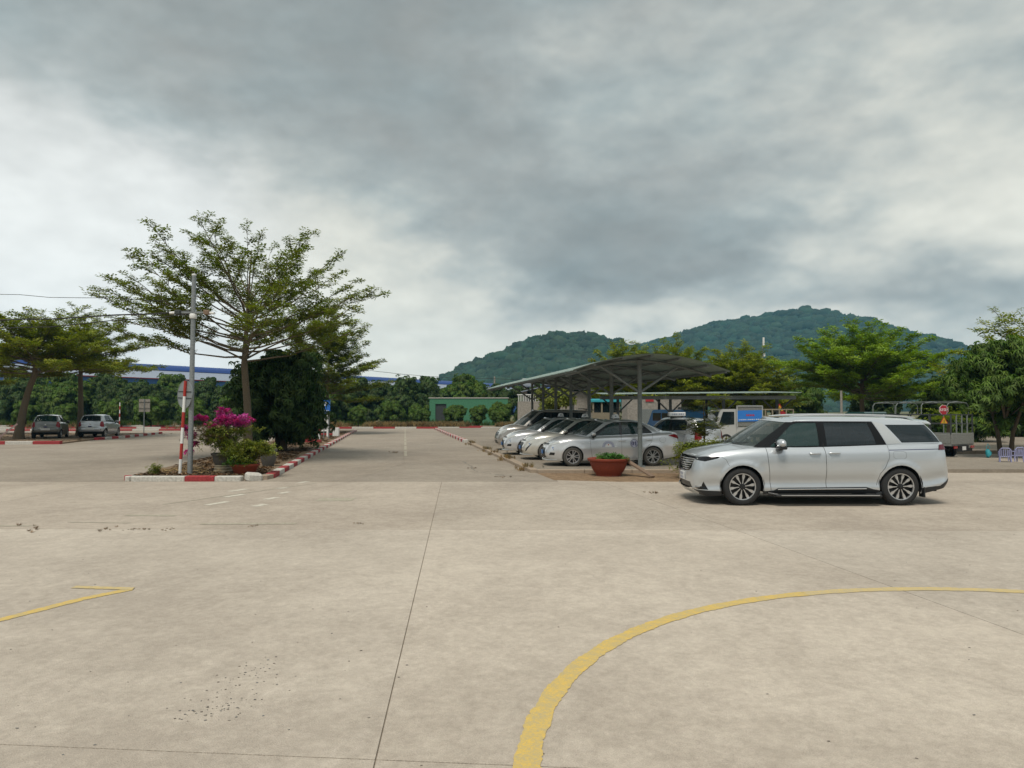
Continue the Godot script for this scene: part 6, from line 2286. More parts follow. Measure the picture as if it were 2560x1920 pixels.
func lorry_wheels(root: Node3D, xs: Array, r: float, w: float) -> void:
	for x in xs:
		for sd in [-1.0, 1.0]:
			wheel(root, {"r": r, "rim": r * 0.58, "wide": 0.18, "style": "lorry", "spokes": 6, "prof": [[r * 0.1, r * 0.12], [r * 0.5, r * 0.1]], "dark_hub": false}, Vector3(x, r, sd * w), sd)


func lorry_cab(root: Node3D, x: float, w: float, h: float, mat: String) -> void:
	var g := Geo.new()
	g.x = Transform3D(Basis(), Vector3(x, 0, -w * 0.5))
	g.prism(v2([[0.0, 0.38], [0.0, 0.95], [0.12, 1.12], [0.38, h - 0.05], [0.5, h], [1.2, h], [1.25, h - 0.06], [1.25, 0.38]]), w)
	var cab := part("cab", g, M[mat], root)
	for sd in [0.0, 1.0]:
		var gl := Geo.new()
		gl.x = Transform3D(Basis(), Vector3(x, 0, -w * 0.5 - 0.012 + sd * (w + 0.012)))
		gl.prism(v2([[0.30, 1.13], [0.50, h - 0.13], [1.05, h - 0.13], [1.05, 1.10], [0.32, 1.06]]), 0.012)
		part("side_window", gl, M["glass_dark"], cab)
	var ws := Geo.new()
	ws.bar(Vector3(x + 0.10, 1.16, 0), Vector3(x + 0.34, h - 0.12, 0), w * 0.86, 0.02, Vector3(-1, 1, 0))
	part("windshield", ws, M["glass_dark"], cab)
	for sd in [-1.0, 1.0]:
		var m := Geo.new()
		m.box(Vector3(x + 0.12, 1.35, sd * (w * 0.5 + 0.16)), Vector3(0.06, 0.24, 0.14), 0.02)
		m.tube([Vector3(x + 0.2, 1.5, sd * w * 0.48), Vector3(x + 0.13, 1.45, sd * (w * 0.5 + 0.14))], [0.012], 5)
		part("mirror", m, M["trim_black"], cab)
		var l := Geo.new()
		l.box(Vector3(x - 0.005, 0.72, sd * w * 0.36), Vector3(0.03, 0.13, 0.22), 0.01)
		part("headlight", l, M["lamp_white"], cab)


func stake_lorry() -> void:
	var t := thing("stake_lorry", "white stake-sided lorry with blue banner behind the shrub", "lorry", Vector3(11.9, 0.05, -37.0), 3.0)
	lorry_cab(t, -2.15, 1.6, 1.85, "paint_white")
	var ch := Geo.new()
	ch.box(Vector3(0.5, 0.55, 0), Vector3(3.4, 0.16, 0.8))
	part("chassis", ch, M["under"], t)
	var bed := Geo.new()
	bed.box(Vector3(0.45, 0.80, 0), Vector3(2.9, 0.36, 1.66), 0.02)
	part("bed", bed, M["paint_white"], t)
	for sd in [-1.0, 1.0]:
		for k in 9:
			var g := Geo.new()
			g.box(Vector3(-0.95 + k * 0.35, 1.40, sd * 0.80), Vector3(0.05, 0.9, 0.04))
			part("stake", g, M["cream_pot"], t)
		for y in [1.15, 1.5, 1.83]:
			var g := Geo.new()
			g.box(Vector3(0.45, y, sd * 0.775), Vector3(2.85, 0.06, 0.02))
			part("rail", g, M["cream_pot"], t)
	var fr := Geo.new()
	for q in [[-0.98, 1.5], [0.28, 1.5]]:
		fr.box(Vector3(q[0], q[1], 0.86), Vector3(0.05, 1.05, 0.05))
	fr.box(Vector3(-0.35, 2.0, 0.86), Vector3(1.3, 0.05, 0.05))
	part("banner_frame", fr, M["satin"], t)
	var bk := Geo.new()
	bk.box(Vector3(-0.35, 1.5, 0.845), Vector3(1.22, 0.98, 0.015))
	part("backing_board", bk, M["truck_bed"], t)
	var bn := Geo.new()
	bn.box(Vector3(-0.35, 1.52, 0.875), Vector3(1.24, 0.54, 0.012), 0.0, Basis(Vector3(0, 0, 1), 0.02))
	var b := part("banner", bn, M["banner_blue"], t)
	for k in 12:
		var l := Geo.new()
		l.box(Vector3(-0.88 + k * 0.096, 1.33 + k * 0.002, 0.883), Vector3(0.06 if k % 4 else 0.03, 0.045, 0.004))
		part("banner_print", l, M["white"], b)
	for k in 5:
		var l := Geo.new()
		l.box(Vector3(-0.50 + k * 0.085, 1.55, 0.883), Vector3(0.06, 0.09, 0.004), 0.0, Basis(Vector3(0, 0, 1), 0.3))
		part("banner_print", l, M["ink_red"], b)
	lorry_wheels(t, [-1.5, 1.1], 0.33, 0.72)


func hooped_lorry() -> void:
	var t := thing("hooped_lorry", "old lorry with bare canopy hoops, tailgate facing the van", "lorry", Vector3(16.15, 0.0, -29.35), -57.0)
	lorry_cab(t, -3.05, 1.6, 1.78, "paint_green")
	var ch := Geo.new()
	ch.box(Vector3(-0.1, 0.46, 0), Vector3(3.5, 0.14, 0.7))
	ch.box(Vector3(1.62, 0.36, 0), Vector3(0.08, 0.12, 1.2))
	part("chassis", ch, M["under"], t)
	var fl := Geo.new()
	fl.box(Vector3(0, 0.56, 0), Vector3(3.2, 0.09, 1.64))
	part("bed_floor", fl, M["truck_bed"], t)
	for q in [[1.6, 0.78, 0.0, 0.05, 0.42, 1.64, "tailgate"], [-1.6, 0.92, 0.0, 0.05, 0.66, 1.64, "headboard"], [0.0, 0.78, 0.81, 3.14, 0.36, 0.04, "side_board"], [0.0, 0.78, -0.81, 3.14, 0.36, 0.04, "side_board"]]:
		var g := Geo.new()
		g.box(Vector3(q[0], q[1], q[2]), Vector3(q[3], q[4], q[5]), 0.01)
		part(q[6], g, M["truck_bed"], t)
	for x in [-1.58, -0.79, 0.0, 0.79, 1.58]:
		for sd in [-1.0, 1.0]:
			var g := Geo.new()
			g.box(Vector3(x, 1.32, sd * 0.80), Vector3(0.045, 0.78, 0.045))
			part("frame_post", g, M["steel_dark"], t)
	for y in [1.34, 1.68]:
		for sd in [-1.0, 1.0]:
			var g := Geo.new()
			g.box(Vector3(0, y, sd * 0.80), Vector3(3.2, 0.035, 0.03))
			part("frame_rail", g, M["steel_dark"], t)
		for x in [-1.58, 1.58]:
			var g := Geo.new()
			g.box(Vector3(x, y, 0), Vector3(0.03, 0.035, 1.6))
			part("frame_rail", g, M["steel_dark"], t)
	for k in 3:
		var g := Geo.new()
		g.box(Vector3(1.585, 1.30, -0.4 + k * 0.4), Vector3(0.035, 0.76, 0.04))
		part("frame_post", g, M["steel_paint"], t)
	for x in [-1.45, -0.5, 0.5, 1.45]:
		var g := Geo.new()
		g.tube([Vector3(x, 1.68, -0.8), Vector3(x, 2.02, -0.79), Vector3(x, 2.12, -0.66), Vector3(x, 2.18, 0.0), Vector3(x, 2.12, 0.66), Vector3(x, 2.02, 0.79), Vector3(x, 1.68, 0.8)], [0.016], 6)
		part("canopy_hoop", g, M["steel_paint"], t)
	for z in [-0.66, 0.0, 0.66]:
		var g := Geo.new()
		g.tube([Vector3(-1.45, 2.135 if z != 0.0 else 2.19, z), Vector3(1.45, 2.135 if z != 0.0 else 2.19, z)], [0.011], 5)
		part("canopy_rail", g, M["steel_paint"], t)
	var pl := Geo.new()
	pl.box(Vector3(1.665, 0.42, 0.02), Vector3(0.012, 0.14, 0.26))
	part("number_plate", pl, M["plate_white"], t)
	for sd in [-1.0, 1.0]:
		var l := Geo.new()
		l.box(Vector3(1.65, 0.46, sd * 0.62), Vector3(0.04, 0.09, 0.24), 0.01)
		part("tail_light", l, M["lamp_red"], t)
	lorry_wheels(t, [-2.4, 0.75], 0.31, 0.66)
	# road signs standing in the bed
	var s := thing("stop_sign", "red octagonal stop sign standing in the hooped lorry's bed", "sign", Vector3(16.75, 0.6, -28.75), 4.0)
	var p := Geo.new()
	p.tube([Vector3(0, 0, 0), Vector3(0, 1.35, 0)], [0.018], 8)
	part("post", p, M["galvanised"], s)
	var oct := ring2(0, 1.265, 0.20, 8, PI / 8, PI / 8 + TAU)
	var rim := Geo.new()
	rim.x = Transform3D(Basis(), Vector3(0, 0, 0.022))
	rim.prism(oct, 0.008)
	var rp := part("sign_plate", rim, M["white"], s)
	var f := Geo.new()
	f.x = Transform3D(Basis(), Vector3(0, 0, 0.032))
	f.prism(ring2(0, 1.265, 0.188, 8, PI / 8, PI / 8 + TAU), 0.004)
	part("sign_face", f, M["sign_red"], rp)
	text_part("STOP", 0.135, M["white"], rp, Vector3(0, 1.265, 0.040), 0.0, false, 0.004)
	var tri := Geo.new()
	tri.x = Transform3D(Basis(), Vector3(0, 0, 0.02))
	tri.prism(v2([[-0.17, 0.72], [0.17, 0.72], [0.0, 1.02]]), 0.008)
	var tp := part("warning_plate", tri, M["sign_red"], s)
	var ty := Geo.new()
	ty.x = Transform3D(Basis(), Vector3(0, 0, 0.030))
	ty.prism(v2([[-0.13, 0.742], [0.13, 0.742], [0.0, 0.975]]), 0.004)
	part("warning_face", ty, M["sign_yellow"], tp)
	var tb := Geo.new()
	tb.box(Vector3(0, 0.82, 0.036), Vector3(0.022, 0.11, 0.004))
	part("warning_symbol", tb, M["trim_black"], tp)


func blue_minibus() -> void:
	var t := thing("blue_minibus", "bright blue minibus parked under the flat shelter", "minibus", Vector3(9.0, 0.05, -41.0), -62.0)
	var g := Geo.new()
	g.x = Transform3D(Basis(), Vector3(-1.6, 0, -0.72))
	g.prism(v2([[0.0, 0.35], [0.0, 0.9], [0.25, 1.2], [0.55, 1.75], [0.7, 1.82], [3.1, 1.82], [3.22, 1.74], [3.3, 0.9], [3.3, 0.35]]), 1.44)
	part("body", g, M["paint_blue"], t)
	for sd in [-1.0, 1.0]:
		for q in [[-0.95, 0.7], [-0.15, 0.75], [0.75, 0.8]]:
			var w := Geo.new()
			w.box(Vector3(q[0] + 0.3, 1.42, sd * 0.722), Vector3(q[1], 0.44, 0.012), 0.004)
			part("side_window", w, M["glass_dark"], t)
	var bp := Geo.new()
	bp.box(Vector3(1.705, 0.55, 0), Vector3(0.06, 0.2, 1.4), 0.02)
	part("bumper", bp, M["paint_white"], t)
	var rb := Geo.new()
	rb.box(Vector3(0.8, 1.90, 0), Vector3(0.3, 0.12, 0.7), 0.03)
	part("roof_light", rb, M["white"], t)
	for sd in [-1.0, 1.0]:
		var l := Geo.new()
		l.box(Vector3(1.70, 0.95, sd * 0.62), Vector3(0.03, 0.26, 0.12), 0.01)
		part("tail_light", l, M["lamp_red"], t)
	lorry_wheels(t, [-1.0, 1.05], 0.29, 0.64)


# ---------------------------------------------------------------- things on and near the island
func striped_post(called: String, label: String, at: Vector3, h: float, r: float, bands: int, tilt := 0.0) -> Node3D:
	var p := thing(called, label, "post", at)
	for k in bands:
		var g := Geo.new()
		g.tube([Vector3(0, h * k / bands + (0.0 if k else -0.05), 0), Vector3(0, h * (k + 1) / bands, 0)], [r], 12)
		part("band", g, M["white" if k % 2 == 0 else "post_red"], p)
	p.rotation_degrees.z = tilt
	return p


func pot_profile(w: float, h: float) -> Array:
	return [Vector2(0.0, 0.0), Vector2(w * 0.30, 0.0), Vector2(w * 0.31, h * 0.05), Vector2(w * 0.34, h * 0.12), Vector2(w * 0.43, h * 0.45), Vector2(w * 0.465, h * 0.80), Vector2(w * 0.47, h * 0.84), Vector2(w * 0.5, h * 0.86), Vector2(w * 0.505, h * 0.97), Vector2(w * 0.49, h), Vector2(w * 0.455, h * 0.99), Vector2(w * 0.44, h * 0.88), Vector2(0.0, h * 0.86)]


func bush(parent: Node3D, mid: Vector3, half: Vector3, n: int, kind: String, mat: String, size: float, sd: int, called := "foliage", tone := 0.35) -> void:
	var r := RandomNumberGenerator.new()
	r.seed = sd
	var where := []
	var clumps := []
	for k in 16:
		clumps.append(mid + Vector3(r.randf_range(-1, 1) * half.x, r.randf_range(-0.8, 1) * half.y, r.randf_range(-1, 1) * half.z) * 0.75)
	for k in n:
		var c: Vector3 = clumps[k % 16]
		var d := Vector3(r.randfn(), r.randfn() * 0.7, r.randfn()) * 0.3 * half
		where.append(Transform3D(Basis(Vector3(r.randf_range(-1, 1), 0.3, r.randf_range(-1, 1)).normalized(), r.randf_range(0.0, 0.7)) * Basis(Vector3.UP, r.randf() * TAU).scaled(Vector3.ONE * r.randf_range(0.7, 1.3) * size), c + d))
	scatter(called, sprig(kind), M[mat], where, tones(30, tone, 0.15, sd), parent, true)


func build_island_things() -> void:
	# tall steel pole with two cameras
	var pole := thing("camera_pole", "tall galvanised pole with two security cameras on the island", "pole", Vector3(-8.91, 0.075, -20.54), 0.0)
	pole.rotation_degrees.z = -0.35
	var g := Geo.new()
	g.tube([Vector3(0, -0.1, 0), Vector3(0, 2.9, 0), Vector3(0, 5.55, 0)], [0.072, 0.066, 0.058], 14)
	part("shaft", g, M["galvanised"], pole)
	var cap := Geo.new()
	cap.lathe([Vector2(0.062, 5.54), Vector2(0.062, 5.58), Vector2(0.0, 5.60)], 14)
	part("cap", cap, M["white"], pole)
	var arm := Geo.new()
	arm.bar(Vector3(-0.36, 4.50, 0.04), Vector3(0.34, 4.50, 0.04), 0.05, 0.05)
	part("arm", arm, M["galvanised"], pole)
	var fl := Geo.new()
	fl.lathe([Vector2(0.085, 4.33), Vector2(0.1, 4.36), Vector2(0.1, 4.44), Vector2(0.085, 4.47)], 12)
	part("clamp", fl, M["white"], pole)
	for sd in [-1.0, 1.0]:
		var c := Geo.new()
		c.box(Vector3(sd * 0.40, 4.50, 0.06), Vector3(0.16, 0.13, 0.14), 0.02)
		var cb := part("camera_box", c, M["old_wood"] if sd > 0 else M["steel_dark"], pole)
		var l := Geo.new()
		l.tube([Vector3(sd * 0.48, 4.49, 0.06), Vector3(sd * 0.62, 4.475, 0.09)], [0.035, 0.038], 10)
		part("camera_barrel", l, M["white"], cb)
	for y in [0.95, 0.98]:
		var tw := Geo.new()
		tw.tube([Vector3(0.06, y, 0), Vector3(-0.2, y + 0.06, 0.05), Vector3(-0.3, y - 0.02, 0.06)], [0.004], 4)
		part("wire_tie", tw, M["cable"], pole)
	# striped post carrying a round sign, seen from behind
	var sp := striped_post("sign_post", "red and white striped post with round sign seen from behind", Vector3(-9.17, 0.075, -20.5), 2.6, 0.042, 6, -2.6)
	for k in 1:
		var d := Geo.new()
		d.x = Transform3D(Basis(Vector3.UP, deg_to_rad(-38.0)), Vector3(-0.02, 2.22, -0.07))
		d.prism(ring2(0, 0, 0.38, 36), 0.012)
		var disc := part("sign_disc", d, M["sign_back"], sp)
		var rim := Geo.new()
		rim.x = Transform3D(Basis(Vector3.UP, deg_to_rad(-38.0)) * Basis(Vector3.RIGHT, PI / 2), Vector3(-0.02, 2.22, -0.07))
		rim.lathe([Vector2(0.37, -0.016), Vector2(0.39, -0.016), Vector2(0.39, 0.016), Vector2(0.37, 0.016)], 36)
		part("sign_rim", rim, M["galvanised"], disc)
		for y in [2.12, 2.30]:
			var b := Geo.new()
			b.x = Transform3D(Basis(Vector3.UP, deg_to_rad(-38.0)), Vector3(-0.02, y, -0.05))
			b.box(Vector3(0, 0, 0), Vector3(0.7, 0.025, 0.02))
			part("sign_bracket", b, M["steel_dark"], disc)
	# potted plants
	var p1 := thing("grey_pot", "weathered grey pot on ribbed cream pedestal", "pot", Vector3(-8.25, 0.075, -21.2))
	var ped := Geo.new()
	ped.lathe([Vector2(0.0, 0.0), Vector2(0.25, 0.0), Vector2(0.26, 0.06), Vector2(0.235, 0.08), Vector2(0.25, 0.14), Vector2(0.225, 0.16), Vector2(0.24, 0.21), Vector2(0.20, 0.24), Vector2(0.0, 0.24)], 24)
	part("pedestal", ped, M["cream_pot"], p1)
	var pg := Geo.new()
	pg.x = Transform3D(Basis(), Vector3(0, 0.24, 0))
	pg.lathe([Vector2(0.0, 0.0), Vector2(0.22, 0.0), Vector2(0.27, 0.08), Vector2(0.29, 0.24), Vector2(0.335, 0.27), Vector2(0.335, 0.32), Vector2(0.28, 0.32), Vector2(0.27, 0.27), Vector2(0.0, 0.26)], 28)
	part("bowl", pg, M["old_pot"], p1)
	var bo := thing("bougainvillea", "bougainvillea with magenta flowers in the weathered grey pot", "plant", Vector3(-8.25, 0.58, -21.2))
	var tw := Geo.new()
	var r := RandomNumberGenerator.new()
	r.seed = 5
	for k in 22:
		var a := r.randf() * TAU
		var e := Vector3(cos(a) * r.randf_range(0.25, 0.75), r.randf_range(0.4, 1.15), sin(a) * r.randf_range(0.2, 0.5))
		tw.tube([Vector3(r.randf_range(-0.06, 0.06), -0.06, r.randf_range(-0.06, 0.06)), e * 0.5 + Vector3(0, 0.08, 0), e], [0.014, 0.009, 0.004], 5, false)
	for q in [[Vector3(-0.55, 0.65, 0.2), Vector3(-0.75, 0.45, 0.25), Vector3(-0.85, 0.1, 0.25)], [Vector3(-0.4, 0.9, 0.2), Vector3(-0.85, 0.9, 0.2), Vector3(-1.0, 0.7, 0.2)]]:
		tw.tube([Vector3(-0.1, 0.2, 0)] + q, [0.012, 0.008, 0.006, 0.003], 5, false)
	part("stem", tw, M["dark_bark"], bo)
	bush(bo, Vector3(-0.05, 0.48, 0.1), Vector3(0.72, 0.36, 0.5), 520, "broad", "leaf_olive", 0.75, 51, "foliage", 0.4)
	bush(bo, Vector3(-0.25, 0.62, 0.1), Vector3(0.6, 0.3, 0.45), 200, "broad", "litter", 0.6, 52, "withered_foliage", 0.4)
	for q in [[Vector3(0.30, 0.98, 0.1), Vector3(0.42, 0.15, 0.3), 80], [Vector3(0.02, 1.14, 0.05), Vector3(0.16, 0.2, 0.2), 34], [Vector3(0.55, 0.92, 0.1), Vector3(0.28, 0.12, 0.2), 36], [Vector3(-0.62, 1.02, 0.15), Vector3(0.22, 0.08, 0.15), 26], [Vector3(-0.98, 0.74, 0.2), Vector3(0.10, 0.07, 0.1), 16], [Vector3(-0.82, 0.56, 0.22), Vector3(0.12, 0.12, 0.1), 20], [Vector3(-0.70, 0.30, 0.25), Vector3(0.08, 0.06, 0.08), 9], [Vector3(-0.86, 0.06, 0.25), Vector3(0.1, 0.06, 0.08), 9], [Vector3(-0.1, 0.86, 0.2), Vector3(0.2, 0.12, 0.2), 22]]:
		bush(bo, q[0], q[1], q[2], "bloom", "bract", 1.0, 60 + q[2], "flower", 0.3)
	var p2 := thing("red_pot", "low round terracotta pot at the island corner", "pot", Vector3(-7.42, 0.075, -20.62))
	var rp := Geo.new()
	rp.lathe([Vector2(0.0, 0.0), Vector2(0.24, 0.0), Vector2(0.30, 0.10), Vector2(0.355, 0.22), Vector2(0.40, 0.25), Vector2(0.405, 0.30), Vector2(0.37, 0.305), Vector2(0.34, 0.27), Vector2(0.0, 0.26)], 30)
	part("bowl", rp, M["terracotta"], p2)
	var sh := thing("golden_shrub", "golden green shrub in the low terracotta pot", "plant", Vector3(-7.42, 0.34, -20.62))
	var stg := Geo.new()
	for k in 14:
		var a := r.randf() * TAU
		stg.tube([Vector3(0, -0.06, 0), Vector3(cos(a) * 0.2, 0.3, sin(a) * 0.15), Vector3(cos(a) * r.randf_range(0.3, 0.6), r.randf_range(0.4, 0.8), sin(a) * 0.3)], [0.012, 0.008, 0.004], 5, false)
	part("stem", stg, M["dark_bark"], sh)
	bush(sh, Vector3(0.0, 0.36, 0), Vector3(0.46, 0.36, 0.4), 480, "broad", "leaf_gold", 0.72, 71)
	bush(sh, Vector3(0.45, 0.42, 0.05), Vector3(0.38, 0.2, 0.3), 170, "broad", "leaf_gold", 0.72, 72, "side_foliage")
	bush(sh, Vector3(-0.05, 0.10, 0.1), Vector3(0.32, 0.12, 0.3), 170, "broad", "leaf_fresh", 0.7, 73, "low_foliage")
	var p3 := thing("stone_pot", "small dark stone pot beside the mango tree", "pot", Vector3(-7.75, 0.075, -23.6))
	var sg := Geo.new()
	sg.lathe(pot_profile(0.55, 0.55), 20)
	part("bowl", sg, M["old_pot"], p3)
	var p4 := thing("red_planter", "red planter behind the mango tree by striped post", "pot", Vector3(-11.75, 0.075, -42.6))
	var qg := Geo.new()
	qg.lathe(pot_profile(1.1, 0.5), 24)
	part("bowl", qg, M["terracotta"], p4)
	var p5 := thing("withered_shrub", "withered shrub in the red planter behind the mango tree", "plant", Vector3(-11.75, 0.5, -42.6))
	bush(p5, Vector3(0, 0.35, 0), Vector3(0.4, 0.35, 0.4), 160, "broad", "litter", 1.2, 81)
	# parking sign and its neighbours
	striped_post("marker_post", "short red and white striped marker post past the mango tree", Vector3(-11.55, 0.075, -44.4), 1.4, 0.055, 3)
	var ps := thing("parking_sign", "blue parking sign with large white P on two posts", "sign", Vector3(-11.45, 0.075, -45.3), 8.0)
	for sd in [-0.05, 0.24]:
		var g2 := Geo.new()
		g2.tube([Vector3(sd, -0.05, 0), Vector3(sd, 2.3, 0)], [0.03], 8)
		part("post", g2, M["galvanised"], ps)
	var pn := Geo.new()
	pn.box(Vector3(0, 1.98, 0.05), Vector3(0.64, 0.86, 0.02), 0.004)
	var face := part("sign_panel", pn, M["sign_blue"], ps)
	text_part("P", 0.62, M["white"], face, Vector3(-0.04, 2.07, 0.065), 0.0, false, 0.006)
	for k in 5:
		var l := Geo.new()
		l.box(Vector3(-0.2 + k * 0.1, 1.73, 0.064), Vector3(0.07, 0.055, 0.005))
		part("print", l, M["white"], face)
	for k in 3:
		var l := Geo.new()
		l.box(Vector3(-0.1 + k * 0.1, 1.62, 0.064), Vector3(0.07, 0.04, 0.005))
		part("print", l, M["sticker"], face)
	var ws := thing("white_stand", "white wooden stand under the blue parking sign", "stand", Vector3(-12.3, 0.075, -48.0))
	for sd in [-0.35, 0.35]:
		var g3 := Geo.new()
		g3.box(Vector3(sd, 0.85, 0), Vector3(0.1, 1.7, 0.1))
		part("post", g3, M["white"], ws)
	for y in [0.45, 1.15]:
		var g3 := Geo.new()
		g3.box(Vector3(0, y, 0.003), Vector3(0.6, 0.1, 0.08))
		part("crossbar", g3, M["white"], ws)
	var wb := Geo.new()
	wb.box(Vector3(0, 0.0, 0), Vector3(0.4, 0.6, 0.3), 0.02)
	solo("white_block", wb, M["plate_white"], "white painted block standing by the parking sign", "block", Vector3(-11.75, 0.37, -49.5))
	# square sign back and a thin striped pole near the practice track
	var sq := thing("square_sign", "square grey sign seen from behind beside the practice track", "sign", Vector3(-29.0, 0.0, -58.4), 10.0)
	var g4 := Geo.new()
	g4.box(Vector3(0, 2.2, 0), Vector3(0.82, 1.0, 0.02))
	part("sign_back", g4, M["plaster"], sq)
	var g5 := Geo.new()
	g5.tube([Vector3(0, -0.05, 0.04), Vector3(0, 2.7, 0.04)], [0.035], 8)
	part("post", g5, M["galvanised"], sq)
	for y in [1.95, 2.45]:
		var g6 := Geo.new()
		g6.box(Vector3(0, y, 0.025), Vector3(0.8, 0.03, 0.02))
		part("bracket", g6, M["steel_dark"], sq)
	striped_post("striped_pole", "thin black and white looking pole behind the pale hatchback", Vector3(-40.0, 0.0, -75.5), 2.6, 0.05, 7)
	# pinkish timber barrier at the leaning trunk
	var tb := thing("timber_barrier", "makeshift pinkish timber barrier leaning by the layered tree", "barrier", Vector3(-30.0, 0.08, -43.6), 0.0)
	for q in [[Vector3(-2.2, 0.06, 0.3), Vector3(0.1, 0.10, 0.25)], [Vector3(-0.15, 0.08, 0.2), Vector3(0.75, 0.95, -0.2)], [Vector3(-0.9, 0.75, 0.1), Vector3(-0.35, 0.02, 0.4)], [Vector3(-0.35, 0.8, 0.0), Vector3(-0.3, 0.02, 0.0)], [Vector3(-1.8, 0.5, 0.1), Vector3(-0.7, 0.08, 0.3)]]:
		var b := Geo.new()
		b.bar(q[0], q[1], 0.06, 0.09)
		part("plank", b, M["pink_wood"], tb)
	# overhead cables
	cable("twisted cable bundle running to the camera pole", [Vector3(-8.9, 4.62, -20.5), Vector3(-45.0, 7.4, -40.0)], 0.5, 0.022)
	cable("second cable of the bundle at the camera pole", [Vector3(-8.9, 4.55, -20.5), Vector3(-45.0, 7.1, -40.0)], 0.75, 0.014)
	cable("thin upper cable above the layered trees", [Vector3(-8.9, 4.9, -20.5), Vector3(-45.0, 9.6, -40.0)], 0.3, 0.009)
	cable("thin cable crossing the sky beyond the road end", [Vector3(-32.0, 9.6, -110.0), Vector3(-2.6, 6.5, -110.0)], 0.8, 0.03)
	cable("thin cable running on past the far hill", [Vector3(-2.6, 6.5, -110.0), Vector3(40.0, 7.0, -112.0)], 0.8, 0.03)
	var up := Geo.new()
	up.tube([Vector3(0, -0.1, 0), Vector3(0, 6.8, 0)], [0.16, 0.11], 8)
	solo("utility_pole", up, M["plaster"], "short concrete utility pole beyond the green wall", "pole", Vector3(-2.6, 0, -110.2))


func cable(label: String, ends: Array, sag: float, r: float) -> void:
	var g := Geo.new()
	var ps := []
	for k in 25:
		var t := k / 24.0
		ps.append(ends[0].lerp(ends[1], t) - Vector3(0, sag * 4.0 * t * (1.0 - t) + 0.03 * sin(k * 2.1) * (1.0 if r < 0.02 else 0.6), 0) - ends[0])
	g.tube(ps, [r], 5)
	solo("overhead_cable", g, M["cable"], label, "cable", ends[0], 0.0, "overhead cables")


